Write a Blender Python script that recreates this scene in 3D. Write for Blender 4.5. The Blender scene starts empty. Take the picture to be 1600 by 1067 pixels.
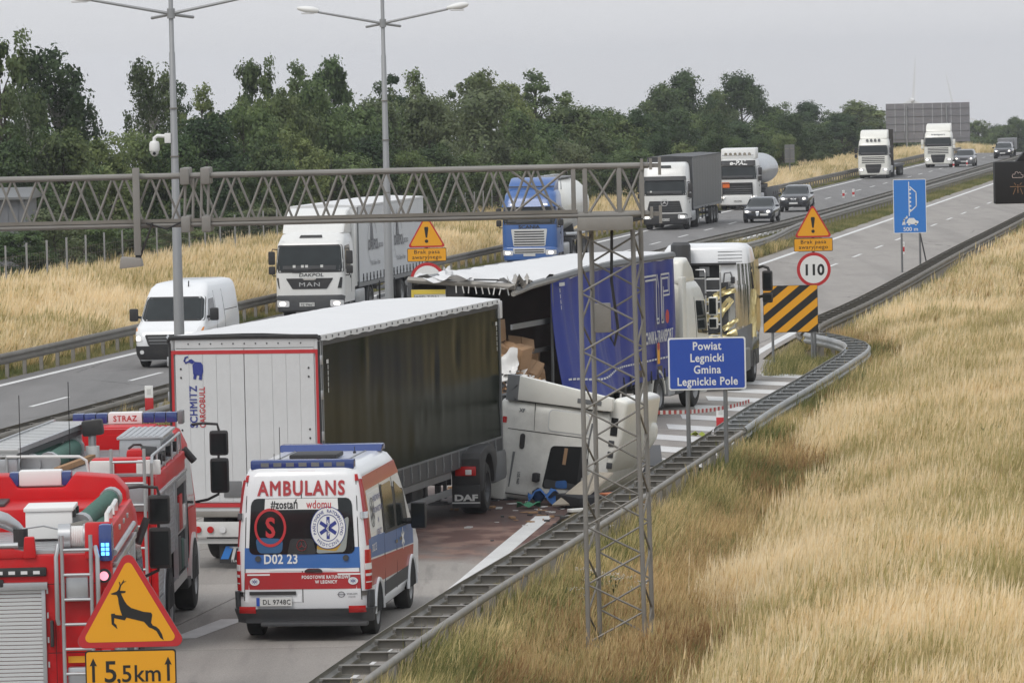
import bpy, bmesh, math, random
from mathutils import Vector, Matrix
R = math.radians
PI = math.pi
scene = bpy.context.scene
COL = scene.collection
random.seed(7)

# ------------------------------------------------------------------ camera
cd = bpy.data.cameras.new('camera'); cam = bpy.data.objects.new('camera', cd); COL.objects.link(cam)
cd.sensor_width = 36.0; cd.lens = 180.0; cd.clip_start = 1.0; cd.clip_end = 9000.0
cam.location = (0, 0, 8.2)
cam.matrix_world = Matrix.Translation((0, 0, 8.2)) @ Matrix.Rotation(PI/2 - math.atan(0.05), 4, 'X') @ Matrix.Rotation(-0.0227, 4, 'Z')
scene.camera = cam
scene.render.resolution_x = 1024; scene.render.resolution_y = 682

# ------------------------------------------------------------------ overcast sky and soft sun
SUN_EL, SUN_AZ = 52, 215           # azimuth of the sun, degrees clockwise from +Y
world = bpy.data.worlds.new('World'); scene.world = world; world.use_nodes = True
nt = world.node_tree; nt.nodes.clear()
sky = nt.nodes.new('ShaderNodeTexSky'); sky.sky_type = 'NISHITA'; sky.sun_disc = False
sky.sun_elevation = R(SUN_EL); sky.sun_rotation = R(SUN_AZ); sky.dust_density = 4.0
bw = nt.nodes.new('ShaderNodeRGBToBW'); nt.links.new(sky.outputs[0], bw.inputs[0])
geo = nt.nodes.new('ShaderNodeTexCoord')
sep = nt.nodes.new('ShaderNodeSeparateXYZ'); nt.links.new(geo.outputs['Generated'], sep.inputs[0])
rmp = nt.nodes.new('ShaderNodeValToRGB'); nt.links.new(sep.outputs['Z'], rmp.inputs[0])
rmp.color_ramp.elements[0].position = 0.0; rmp.color_ramp.elements[0].color = (0.71, 0.71, 0.725, 1)
rmp.color_ramp.elements[1].position = 0.09; rmp.color_ramp.elements[1].color = (0.635, 0.67, 0.715, 1)
e = rmp.color_ramp.elements.new(0.6); e.color = (0.76, 0.785, 0.82, 1)
cl = nt.nodes.new('ShaderNodeTexNoise'); cl.inputs['Scale'].default_value = 3.0; cl.inputs['Detail'].default_value = 5
mp = nt.nodes.new('ShaderNodeMapping'); mp.inputs['Scale'].default_value = (1, 1, 5)
nt.links.new(geo.outputs['Generated'], mp.inputs[0]); nt.links.new(mp.outputs[0], cl.inputs['Vector'])
mr = nt.nodes.new('ShaderNodeMapRange'); mr.inputs['From Min'].default_value = .3; mr.inputs['From Max'].default_value = .7
mr.inputs['To Min'].default_value = 10.2; mr.inputs['To Max'].default_value = 11.0
nt.links.new(cl.outputs[0], mr.inputs[0])
mul = nt.nodes.new('ShaderNodeVectorMath'); mul.operation = 'SCALE'
nt.links.new(rmp.outputs[0], mul.inputs[0]); nt.links.new(mr.outputs[0], mul.inputs['Scale'])
mx = nt.nodes.new('ShaderNodeMix'); mx.data_type = 'RGBA'; mx.inputs[0].default_value = 0.92
nt.links.new(sky.outputs[0], mx.inputs[6]); nt.links.new(mul.outputs[0], mx.inputs[7])
bg = nt.nodes.new('ShaderNodeBackground'); bg.inputs['Strength'].default_value = 0.1
nt.links.new(mx.outputs[2], bg.inputs[0])
wo = nt.nodes.new('ShaderNodeOutputWorld'); nt.links.new(bg.outputs[0], wo.inputs[0])
sd = bpy.data.lights.new('sun', 'SUN'); sd.energy = 1.15; sd.angle = R(24); sd.color = (1.0, 0.965, 0.92)
sun = bpy.data.objects.new('sun', sd); COL.objects.link(sun)
az, el = R(SUN_AZ), R(SUN_EL)
dv = Vector((math.sin(az)*math.cos(el), math.cos(az)*math.cos(el), math.sin(el)))
sun.rotation_euler = dv.to_track_quat('Z', 'Y').to_euler(); sun.location = (0, 0, 60)
scene.view_settings.view_transform = 'Standard'; scene.view_settings.look = 'None'
scene.view_settings.gamma = 1.0; scene.view_settings.exposure = 0.18; scene.view_settings.use_curve_mapping = False

# ------------------------------------------------------------------ materials
MATS = {}
def M(name, col, rough=.55, metal=0.0, var=.12, vs=3.0, bump=0.0, bs=40.0, coat=0.0, dirt=0.0, emit=0.0, stretch=None, spec=.5, trans=0.0, rnd=0.0):
    if name in MATS: return MATS[name]
    m = bpy.data.materials.new(name); m.use_nodes = True; t = m.node_tree; N = t.nodes; L = t.links
    b = N['Principled BSDF']
    b.inputs['Roughness'].default_value = rough; b.inputs['Metallic'].default_value = metal
    b.inputs['Specular IOR Level'].default_value = spec
    if coat: b.inputs['Coat Weight'].default_value = coat; b.inputs['Coat Roughness'].default_value = .08
    if trans: b.inputs['Transmission Weight'].default_value = trans
    tc = N.new('ShaderNodeTexCoord'); vec = tc.outputs['Object']
    if stretch:
        mpn = N.new('ShaderNodeMapping'); mpn.inputs['Scale'].default_value = stretch; L.new(vec, mpn.inputs[0]); vec = mpn.outputs[0]
    n = N.new('ShaderNodeTexNoise'); n.inputs['Scale'].default_value = vs; n.inputs['Detail'].default_value = 6; L.new(vec, n.inputs['Vector'])
    c = N.new('ShaderNodeMix'); c.data_type = 'RGBA'
    c.inputs[6].default_value = tuple(max(0, x*(1-var)) for x in col)+(1,); c.inputs[7].default_value = tuple(min(1, x*(1+var)) for x in col)+(1,)
    L.new(n.outputs[0], c.inputs[0]); out = c.outputs[2]
    if dirt:
        n2 = N.new('ShaderNodeTexNoise'); n2.inputs['Scale'].default_value = 1.3; n2.inputs['Detail'].default_value = 9; n2.inputs['Roughness'].default_value = .7
        L.new(tc.outputs['Object'], n2.inputs['Vector'])
        r2 = N.new('ShaderNodeMapRange'); r2.inputs['From Min'].default_value = .42; r2.inputs['From Max'].default_value = .75; r2.inputs['To Max'].default_value = dirt
        L.new(n2.outputs[0], r2.inputs[0])
        d = N.new('ShaderNodeMix'); d.data_type = 'RGBA'; d.inputs[7].default_value = (.12, .105, .085, 1)
        L.new(r2.outputs[0], d.inputs[0]); L.new(out, d.inputs[6]); out = d.outputs[2]
    if rnd:
        oi = N.new('ShaderNodeObjectInfo'); hv = N.new('ShaderNodeHueSaturation')
        rr = N.new('ShaderNodeMapRange'); rr.inputs['To Min'].default_value = 1-rnd; rr.inputs['To Max'].default_value = 1+rnd
        L.new(oi.outputs['Random'], rr.inputs[0]); L.new(rr.outputs[0], hv.inputs['Value']); L.new(out, hv.inputs['Color']); out = hv.outputs[0]
    L.new(out, b.inputs['Base Color'])
    if bump:
        nb = N.new('ShaderNodeTexNoise'); nb.inputs['Scale'].default_value = bs; nb.inputs['Detail'].default_value = 4; L.new(vec, nb.inputs['Vector'])
        bp = N.new('ShaderNodeBump'); bp.inputs['Strength'].default_value = bump; bp.inputs['Distance'].default_value = .02
        L.new(nb.outputs[0], bp.inputs['Height']); L.new(bp.outputs[0], b.inputs['Normal'])
    if emit:
        L.new(out, b.inputs['Emission Color']); b.inputs['Emission Strength'].default_value = emit
    MATS[name] = m
    return m
white_paint = M('white_paint', (.74, .74, .72), .32, coat=.3, var=.03, dirt=.10)
cream_paint = M('cream_paint', (.80, .79, .73), .34, coat=.3, var=.03, dirt=.10)
van_white = M('van_white', (.80, .81, .82), .28, coat=.4, var=.02, dirt=.05)
fire_red = M('fire_red', (.56, .008, .012), .42, coat=.0, var=.12, dirt=.20, spec=.28)
amb_red = M('ambulance_red', (.42, .025, .03), .35, coat=.4, var=.05, dirt=.12)
amb_blue = M('ambulance_blue', (.045, .15, .42), .35, coat=.4, var=.05, dirt=.08)
scania_blue = M('truck_blue', (.035, .12, .36), .3, coat=.5, var=.06, dirt=.1)
car_blue = M('car_dark_blue', (.022, .026, .04), .25, coat=.8, var=.05, dirt=.08)
car_black = M('car_black', (.016, .017, .022), .25, coat=.8, var=.05, dirt=.08)
car_grey = M('car_grey', (.16, .16, .17), .3, metal=.3, coat=.8, var=.05)
black_plastic = M('black_plastic', (.022, .022, .024), .6, var=.2, dirt=.25)
dark_grey = M('dark_grey_plastic', (.05, .052, .056), .55, var=.15, dirt=.3)
mid_grey = M('mid_grey_metal', (.2, .205, .21), .5, metal=.3, var=.12, dirt=.2)
rubber = M('rubber', (.022, .022, .022), .85, var=.25, dirt=.35)
rim_grey = M('rim_steel', (.30, .30, .30), .45, metal=.6, var=.15, dirt=.4)
chrome = M('chrome', (.62, .62, .62), .12, metal=1.0, var=.05)
alu = M('aluminium', (.50, .51, .52), .38, metal=.75, var=.12, dirt=.25)
shutter = M('shutter_slat', (.40, .405, .41), .42, metal=.35, var=.06, dirt=.18)
shutter_pale = M('pale_shutter_slat', (.60, .605, .60), .42, metal=.15, var=.05, dirt=.10)
galv = M('galvanised_steel', (.29, .275, .25), .55, metal=.35, var=.25, vs=2.0, dirt=.35)
galv_new = M('bright_galvanised_steel', (.40, .41, .41), .5, metal=.35, var=.2, vs=2.0, dirt=.15)
galv_dark = M('weathered_steel', (.215, .20, .175), .7, metal=.2, var=.3, vs=2.0, dirt=.4)
gantry_grey = M('gantry_steel', (.25, .24, .222), .6, metal=.25, var=.2, vs=1.5, dirt=.3)
pole_grey = M('pole_grey', (.31, .315, .32), .5, metal=.35, var=.12, vs=1.0)
glass = M('dark_glass', (.014, .017, .018), .08, var=.3, spec=.4)
glass_mid = M('windscreen_glass', (.020, .025, .026), .09, var=.6, vs=1.6, spec=.38)
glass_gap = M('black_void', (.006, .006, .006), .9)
sign_white = M('sign_white', (.78, .78, .76), .45, var=.03)
sign_red = M('sign_red', (.50, .025, .03), .45, var=.05)
sign_blue = M('sign_blue', (.022, .075, .40), .45, var=.04)
sign_blue_light = M('sign_blue_light', (.035, .20, .60), .45, var=.03)
sign_yellow = M('sign_yellow', (.80, .36, .012), .45, var=.03)
sign_black = M('sign_black', (.014, .014, .014), .5)
print_black = M('print_black', (.018, .018, .02), .5)
print_grey = M('print_grey', (.14, .145, .16), .5)
print_navy = M('print_navy', (.03, .045, .24), .45)
print_red = M('print_red', (.50, .03, .035), .45)
lens_red = M('red_lens', (.46, .012, .012), .15, var=.2, vs=20)
lens_clear = M('clear_lens', (.72, .72, .72), .08, var=.1, spec=.8)
lens_amber = M('amber_lens', (.75, .25, .02), .2)
lamp_lit = M('lit_headlamp', (1, .95, .85), .2, emit=2.4, var=.0)
lamp_blue = M('lit_blue_lamp', (.12, .5, 1), .2, emit=2.0, var=0)
lamp_pink = M('lit_round_lamp', (1, .35, .45), .2, emit=.9, var=0)
led_dim = M('dim_led', (.36, .20, .10), .3, emit=.08, var=0)
led_white = M('pale_led', (.75, .60, .55), .3, emit=.15, var=0)
navy_lens = M('navy_lens', (.03, .06, .22), .12, var=.1, spec=.8)
tarp_white = M('white_tarp', (.70, .70, .70), .5, var=.04, vs=1.2, dirt=.05)
plate_white = M('plate_white', (.62, .62, .60), .5)
cardboard = M('cardboard', (.36, .22, .12), .85, var=.2)
plastic_film = M('plastic_film', (.72, .71, .69), .25, var=.1, vs=6)
lead = M('lead', (.05, .05, .05), .6)

# ------------------------------------------------------------------ geometry helpers
def setp(o, label=None, cat=None, group=None, kind=None):
    if label: o['label'] = label
    if cat: o['category'] = cat
    if group: o['group'] = group
    if kind: o['kind'] = kind
    return o
def thing(name, label, cat, loc=(0, 0, 0), rz=0.0, group=None, rot=None):
    o = bpy.data.objects.new(name, None); COL.objects.link(o); o.empty_display_size = .3
    o.location = loc; o.rotation_euler = rot if rot else (0, 0, rz)
    return setp(o, label, cat, group)
def link(name, mesh, parent=None, loc=None, rot=None):
    o = bpy.data.objects.new(name, mesh); COL.objects.link(o)
    if parent is not None: o.parent = parent
    if loc is not None: o.location = loc
    if rot is not None: o.rotation_euler = rot
    return o
class MB:
    def __init__(s): s.v = []; s.f = []; s.T = None
    def add(s, vs, fs):
        b = len(s.v)
        for p in vs:
            p = Vector(p)
            s.v.append(s.T @ p if s.T else p)
        for f in fs: s.f.append(tuple(b+i for i in f))
        return s
    def box(s, x0, x1, y0, y1, z0, z1, rot=None):
        vs = [(x, y, z) for z in (z0, z1) for y in (y0, y1) for x in (x0, x1)]
        if rot:
            c = Vector(((x0+x1)/2, (y0+y1)/2, (z0+z1)/2)); vs = [c + rot @ (Vector(p)-c) for p in vs]
        return s.add(vs, [(0, 2, 3, 1), (4, 5, 7, 6), (0, 1, 5, 4), (2, 6, 7, 3), (0, 4, 6, 2), (1, 3, 7, 5)])
    def prism(s, prof, x0, x1, axis='X'):
        n = len(prof)
        def P(a, b, c): return {'X': (c, a, b), 'Y': (a, c, b), 'Z': (a, b, c)}[axis]
        vs = [P(a, b, x0) for a, b in prof] + [P(a, b, x1) for a, b in prof]
        fs = [(i, (i+1) % n, n+(i+1) % n, n+i) for i in range(n)] + [tuple(range(n))[::-1], tuple(range(n, 2*n))]
        return s.add(vs, fs)
    def tube(s, p0, p1, r, n=6, r1=None, cap=True):
        p0, p1 = Vector(p0), Vector(p1); d = (p1-p0)
        if d.length < 1e-6: return s
        d.normalize(); u = d.orthogonal().normalized(); w = d.cross(u); r1 = r if r1 is None else r1
        vs = []
        for p, q in ((p0, r), (p1, r1)):
            for i in range(n):
                a = 2*PI*i/n; vs.append(p + (u*math.cos(a)+w*math.sin(a))*q)
        fs = [(i, (i+1) % n, n+(i+1) % n, n+i) for i in range(n)]
        if cap: fs += [tuple(range(n))[::-1], tuple(range(n, 2*n))]
        return s.add(vs, fs)
    def path(s, pts, r, n=6, rr=None):
        pts = [Vector(p) for p in pts]; k = len(pts); vs = []; u = None
        for i, p in enumerate(pts):
            d = (pts[min(i+1, k-1)]-pts[max(i-1, 0)]).normalized()
            u = d.orthogonal().normalized() if u is None else (u - d*u.dot(d)).normalized()
            w = d.cross(u); q = rr[i] if rr else r
            for j in range(n):
                a = 2*PI*j/n; vs.append(p+(u*math.cos(a)+w*math.sin(a))*q)
        fs = [(i*n+j, i*n+(j+1) % n, (i+1)*n+(j+1) % n, (i+1)*n+j) for i in range(k-1) for j in range(n)]
        fs += [tuple(range(n))[::-1], tuple(range((k-1)*n, k*n))]
        return s.add(vs, fs)
    def lathe(s, prof, c=(0, 0, 0), axis='X', n=20, ang=2*PI):
        k = len(prof); vs = []; c = Vector(c)
        for i in range(n):
            a = ang*i/n
            for h, r in prof:
                x, y = r*math.cos(a), r*math.sin(a)
                vs.append(c + Vector({'X': (h, x, y), 'Y': (x, h, y), 'Z': (x, y, h)}[axis]))
        fs = [(i*k+j, i*k+j+1, ((i+1) % n)*k+j+1, ((i+1) % n)*k+j) for i in range(n) for j in range(k-1)]
        return s.add(vs, fs)
    def sweep(s, pts, prof, closed=False):
        """prof: (offset to the right, height) swept along ground polyline pts (x,y[,z])"""
        k = len(pts); m = len(prof); vs = []
        P = [Vector((p[0], p[1], p[2] if len(p) > 2 else 0)) for p in pts]
        for i in range(k):
            d = P[min(i+1, k-1)]-P[max(i-1, 0)]; d.z = 0; d.normalize(); nrm = Vector((d.y, -d.x, 0))
            for a, z in prof: vs.append(P[i]+nrm*a+Vector((0, 0, z)))
        rng = m if closed else m-1
        fs = [(i*m+j, (i+1)*m+j, (i+1)*m+(j+1) % m, i*m+(j+1) % m) for i in range(k-1) for j in range(rng)]
        return s.add(vs, fs)
    def mesh(s, name, mat, smooth=35, bevel=0.0, seg=2, recalc=True):
        me = bpy.data.meshes.new(name); me.from_pydata([tuple(p) for p in s.v], [], s.f)
        if recalc or bevel:
            bm = bmesh.new(); bm.from_mesh(me)
            if bevel:
                bmesh.ops.remove_doubles(bm, verts=bm.verts, dist=1e-5)
                es = [e for e in bm.edges if len(e.link_faces) == 2 and e.calc_face_angle(0) > R(30)]
                bmesh.ops.bevel(bm, geom=es, offset=bevel, segments=seg, affect='EDGES', clamp_overlap=True, profile=.6)
            bmesh.ops.recalc_face_normals(bm, faces=bm.faces); bm.to_mesh(me); bm.free()
        if mat: me.materials.append(mat)
        if smooth:
            me.polygons.foreach_set('use_smooth', [True]*len(me.polygons)); me.set_sharp_from_angle(angle=R(smooth))
        me.update()
        return me
    def build(s, name, mat, parent=None, loc=None, rot=None, **k):
        return link(name, s.mesh(name, mat, **k), parent, loc, rot)
def bx(name, mat, parent, x0, x1, y0, y1, z0, z1, bevel=0.0, rot=None):
    return MB().box(x0, x1, y0, y1, z0, z1, rot).build(name, mat, parent, bevel=bevel)
def tb(name, mat, parent, p0, p1, r, n=8): return MB().tube(p0, p1, r, n).build(name, mat, parent)

_fc = {}
def glyphs(txt, size, bold=0.0, sx=1.0, align='CENTER', space=1.0):
    key = (txt, size, bold, sx, align, space)
    if key not in _fc:
        c = bpy.data.curves.new('lettering', 'FONT'); c.body = txt; c.size = size; c.align_x = align; 
        c.space_character = space; c.resolution_u = 3
        o = bpy.data.objects.new('lettering_source', c); COL.objects.link(o)
        me = bpy.data.meshes.new_from_object(o)
        bm = bmesh.new(); bm.from_mesh(me); bmesh.ops.remove_doubles(bm, verts=bm.verts, dist=.004*size); bm.normal_update(); mv = {}
        for ed in bm.edges:
            if bold and len(ed.link_faces) == 1:
                lp = ed.link_loops[0]; p_, q_ = lp.vert.co, lp.link_loop_next.vert.co; s_ = 1 if ed.link_faces[0].normal.z > 0 else -1
                nn = Vector((q_.y-p_.y, p_.x-q_.x))*s_
                if nn.length > 1e-9:
                    for v in ed.verts: mv.setdefault(v.index, []).append(nn.normalized())
        bm.verts.ensure_lookup_table()
        for i, ns in mv.items():
            m_ = sum(ns, Vector((0, 0)))
            if m_.length > .1: m_.normalize(); d_ = bold*size/max(.45, m_.dot(ns[0])); bm.verts[i].co.x += m_.x*d_; bm.verts[i].co.y += m_.y*d_
        _fc[key] = ([(v.co.x*sx, v.co.y) for v in bm.verts], [tuple(v.index for v in f.verts) for f in bm.faces]); bm.free()
        bpy.data.objects.remove(o); bpy.data.curves.remove(c); bpy.data.meshes.remove(me)
    return _fc[key]
class D2:
    """flat print collected in 2-D, then laid onto a surface by a map (x, y) -> 3-D point"""
    def __init__(s): s.v = []; s.f = []
    def add(s, vs, fs):
        b = len(s.v); s.v += list(vs); s.f += [tuple(b+i for i in f) for f in fs]; return s
    def text(s, t, x, y, size, bold=.01, sx=1.0, align='CENTER', rot=0.0, space=1.0, shear=0.0):
        vs, fs = glyphs(t, size, bold, sx, align, space); c, n = math.cos(rot), math.sin(rot)
        vs = [(a+shear*b, b) for a, b in vs]
        return s.add([(x+a*c-b*n, y+a*n+b*c) for a, b in vs], fs)
    def poly(s, p): return s.add(p, [tuple(range(len(p)))])
    def rect(s, x0, x1, y0, y1): return s.poly([(x0, y0), (x1, y0), (x1, y1), (x0, y1)])
    def disc(s, x, y, r, n=32, ry=None):
        ry = ry or r; return s.poly([(x+r*math.cos(2*PI*i/n), y+ry*math.sin(2*PI*i/n)) for i in range(n)])
    def ring(s, x, y, r0, r1, n=32, a0=0.0, a1=2*PI):
        vs = []; full = abs(a1-a0-2*PI) < 1e-6; k = n if full else n+1
        for i in range(k):
            a = a0+(a1-a0)*i/n
            vs += [(x+r0*math.cos(a), y+r0*math.sin(a)), (x+r1*math.cos(a), y+r1*math.sin(a))]
        return s.add(vs, [(2*i, 2*i+1, 2*((i+1) % k)+1, 2*((i+1) % k)) for i in range(n)])
    def line(s, pts, w):
        for (a, b), (c, d) in zip(pts, pts[1:]):
            l = math.hypot(c-a, d-b) or 1; ux, uy = (c-a)/l*w/2, (d-b)/l*w/2
            s.poly([(a-ux+uy, b-uy-ux), (c+ux+uy, d+uy-ux), (c+ux-uy, d+uy+ux), (a-ux-uy, b-uy+ux)])
        return s
    def rrect(s, x0, x1, y0, y1, r, n=5): return s.poly(rrpts(x0, x1, y0, y1, r, n))
    def lay(s, name, mat, parent, mapf):
        me = bpy.data.meshes.new(name); me.from_pydata([tuple(mapf(x, y)) for x, y in s.v], [], s.f); me.materials.append(mat)
        return link(name, me, parent)
def rrpts(x0, x1, y0, y1, r, n=5):
    out = []
    for cx, cy, a0 in ((x1-r, y1-r, 0), (x0+r, y1-r, PI/2), (x0+r, y0+r, PI), (x1-r, y0+r, 3*PI/2)):
        for i in range(n+1):
            a = a0+PI/2*i/n; out.append((cx+r*math.cos(a), cy+r*math.sin(a)))
    return out
def slab(name, mat, parent, pts, y0, y1, smooth=25):
    """a plate whose outline pts lie in the X-Z plane, from y0 to y1"""
    return MB().prism(pts, y0, y1, 'Y').build(name, mat, parent, smooth=smooth)
def rtri(w, h, r, n=5, cx=0.0, y0=0.0):
    """rounded triangle, point up"""
    P = [(cx-w/2, y0), (cx+w/2, y0), (cx, y0+h)]; out = []
    for i in range(3):
        p = Vector(P[i]); a = (Vector(P[i-1])-p).normalized(); b = (Vector(P[(i+1) % 3])-p).normalized()
        half = a.angle(b)/2; c = p+(a+b).normalized()*(r/math.sin(half))
        na = math.atan2(*reversed(p+a*(r/math.tan(half))-c)); nb = math.atan2(*reversed(p+b*(r/math.tan(half))-c))
        d = (nb-na) % (2*PI)
        if d > PI: d -= 2*PI
        for k in range(n+1): out.append((c.x+r*math.cos(na+d*k/n), c.y+r*math.sin(na+d*k/n)))
    return out

class Shell:
    """a body made of stacked rounded rectangles: (z, half width, front y, back y, corner radius)"""
    def __init__(s, secs): s.s = secs
    def at(s, z):
        S = s.s
        if z <= S[0][0]: return S[0][1:]
        for a, b in zip(S, S[1:]):
            if z <= b[0]:
                t = (z-a[0])/(b[0]-a[0]); return tuple(p+(q-p)*t for p, q in zip(a[1:], b[1:]))
        return S[-1][1:]
    def ring(s, z, n=5):
        w, yf, yb, r = s.at(z); r = min(r, w*.98, (yf-yb)*.48); out = []
        for cx, cy, a0 in ((w-r, yf-r, 0), (-w+r, yf-r, PI/2), (-w+r, yb+r, PI), (w-r, yb+r, 3*PI/2)):
            for i in range(n+1):
                a = a0+PI/2*i/n; out.append((cx+r*math.cos(a), cy+r*math.sin(a), z))
        return out
    def skin(s, mb, z0=None, z1=None, n=5, cap=True, zs=None):
        zz = zs or [q[0] for q in s.s]
        if z0 is not None: zz = [z0]+[z for z in zz if z0 < z < (z1 if z1 is not None else 1e9)]+([z1] if z1 is not None else [])
        vs = []; m = 4*(n+1)
        for z in zz: vs += s.ring(z, n)
        fs = [(i*m+j, i*m+(j+1) % m, (i+1)*m+(j+1) % m, (i+1)*m+j) for i in range(len(zz)-1) for j in range(m)]
        if cap: fs += [tuple(range(m))[::-1], tuple(range((len(zz)-1)*m, len(zz)*m))]
        mb.add(vs, fs); return mb
    zmap = None
    def pt(s, face, t, z, off=0.0):
        if s.zmap and face == 'B':
            for (a, b), (c, d) in zip(s.zmap, s.zmap[1:]):
                if z <= c: z = b+(d-b)*(z-a)/(c-a); break
        w, yf, yb, r = s.at(z); r = min(r, w*.98)
        if face in 'RL':
            sg = 1 if face == 'R' else -1
            return Vector((sg*(w+off), t, z))
        fr = face == 'F'; Y = yf if fr else yb; sy = 1 if fr else -1
        sg = 1 if t >= 0 else -1; a = abs(t); st = w-r
        if a <= st: p, n = (a, 0), (0, 1)
        elif a <= st+r*PI/2:
            q = (a-st)/r; p, n = (st+r*math.sin(q), -r+r*math.cos(q)), (math.sin(q), math.cos(q))
        else: p, n = (w, -r-(a-st-r*PI/2)), (1, 0)
        return Vector((sg*(p[0]+n[0]*off), Y+sy*(p[1]+n[1]*off), z))
    def patch(s, name, mat, parent, face, q, off=.006, nt=8, nz=6, rc=0.0, smooth=40, skirt=.02):
        """q = bottom-left, bottom-right, top-right, top-left (t, z); rc rounds the corners"""
        mb = MB(); (a0, b0), (a1, b1), (a2, b2), (a3, b3) = q
        rows = []; fr = [j/nz for j in range(nz+1)]
        H = (b3-b0+b2-b1)/2; Wd = (abs(a1-a0)+abs(a2-a3))/2
        if rc: fr = sorted(set([0, rc*.13/H, rc*.5/H, rc/H, 1-rc/H, 1-rc*.5/H, 1-rc*.13/H, 1]+[f for f in fr if rc/H < f < 1-rc/H]))
        for f in fr:
            ins = 0
            if rc:
                d = min(f, 1-f)*H
                if d < rc: ins = (rc-math.sqrt(max(0, rc*rc-(rc-d)**2)))/Wd
            row = []
            for i in range(nt+1):
                u = ins+(1-2*ins)*i/nt
                t = (a0+(a1-a0)*u)*(1-f)+(a3+(a2-a3)*u)*f; z = (b0+(b1-b0)*u)*(1-f)+(b3+(b2-b3)*u)*f
                row.append((t, z))
            rows.append(row)
        m = nt+1; vs = [s.pt(face, t, z, off) for r_ in rows for t, z in r_]
        fs = [(j*m+i, j*m+i+1, (j+1)*m+i+1, (j+1)*m+i) for j in range(len(rows)-1) for i in range(nt)]
        edge = [(0, i) for i in range(nt+1)]+[(j, nt) for j in range(1, len(rows))]+[(len(rows)-1, i) for i in range(nt-1, -1, -1)]+[(j, 0) for j in range(len(rows)-2, 0, -1)]
        k0 = len(vs)
        for j, i in edge: t, z = rows[j][i]; vs.append(s.pt(face, t, z, off-skirt))
        E = len(edge)
        for k in range(E):
            j, i = edge[k]; j2, i2 = edge[(k+1) % E]
            fs.append((j*m+i, k0+k, k0+(k+1) % E, j2*m+i2))
        mb.add(vs, fs)
        return mb.build(name, mat, parent, smooth=smooth)
    def decal(s, d2, name, mat, parent, face, t0, z0, off=.008, flip=None):
        f = flip if flip is not None else (-1 if face in 'FL' else 1)
        if face == 'L': f = -1
        if face == 'B': f = 1
        return d2.lay(name, mat, parent, lambda x, y: s.pt(face, t0+x*f, z0+y, off))

def copy_tree(o, parent=None):
    c = o.copy(); COL.objects.link(c)
    if parent is not None: c.parent = parent
    for ch in o.children: copy_tree(ch, c)
    return c

_wm = {}
def wheel(parent, x, y, r=.5, w=.3, side=1, rim_mat=None, rad=.0, name='wheel'):
    """tyre with a rim on the outer side (side = +1 faces +X)"""
    k = (r, w, id(rim_mat))
    if k not in _wm:
        p = [(-w/2, r*.6), (-w/2, r*.86), (-w*.42, r*.96), (-w*.3, r), (w*.3, r), (w*.42, r*.96), (w/2, r*.86), (w/2, r*.6), (w*.2, r*.58)]
        t = MB().lathe(p, n=28).mesh('wheel', rubber)
        q = [(w*.46, r*.6), (w*.49, r*.56), (w*.34, r*.5), (w*.22, r*.36), (w*.34, r*.3), (w*.40, r*.2), (w*.40, .001)]
        b = MB().lathe(q, n=24)
        for i in range(8):
            a = 2*PI*i/8; b.tube((w*.30, r*.25*math.cos(a), r*.25*math.sin(a)), (w*.42, r*.25*math.cos(a), r*.25*math.sin(a)), r*.035, 6)
        _wm[k] = (t, b.mesh('rim', rim_mat or rim_grey))
    t, m = _wm[k]
    o = link(name, t, parent, (x, y, r), (0, 0, 0 if side > 0 else PI)); link('rim', m, o)
    return o
# ------------------------------------------------------------------ ground, roads
def out(y): return -14.6+.161*(y-145)          # outer edge line of the far carriageway
def crest(y):
    if y < 505: return 0.0
    d = y-505
    return -(d*d)/8000 if d < 88 else -(88*88)/8000-(d-88)*.022
def ss(a, b, x):
    t = max(0, min(1, (x-a)/(b-a))); return t*t*(3-2*t)
NB = [(-3.6, 56), (-2.7, 64), (-1.9, 70), (-1.0, 76), (.3, 84), (.95, 88), (1.9, 94), (3.2, 102.5), (4.4, 110.3), (5.3, 116.7), (7.1, 127.3), (8.5, 136.2), (9.15, 140.4), (9.45, 144), (9.1, 147.6), (8.55, 150.6), (8.5, 153.5), (9.1, 158), (11.4, 171), (14.4, 190.5), (18.7, 219), (23.8, 251), (28.2, 279), (40, 350), (64.5, 503)]
def nbx(y):
    for a, b in zip(NB, NB[1:]):
        if y <= b[1]: return a[0]+(b[0]-a[0])*max(0, (y-a[1])/(b[1]-a[1]))
    return NB[-1][0]+(y-503)*.161
def relief(x, y):
    o = x-out(y); z = -.05
    if o < -1.5: z += (.55*ss(-2.2, -9, o))*(1-ss(235, 300, y)) - .5*ss(300, 360, y)*ss(-4, -10, o)
    d = x-nbx(y)
    if d > .9: z += .28*ss(.9, 5, d)-.5*ss(.9, 2.2, d)*(1-ss(4.0, 7, d))*(1-ss(95, 115, y))
    if y > 160:
        m = o-10.6
        if -1.2 < m < 1.8 or 8.4 < o < 12.2: z += .05
    return z+crest(y)
def ground_mat():
    m = M('soil_and_thatch', (.16, .125, .062), .95, var=.45, vs=.35, bump=.5, bs=9)
    return m
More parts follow.
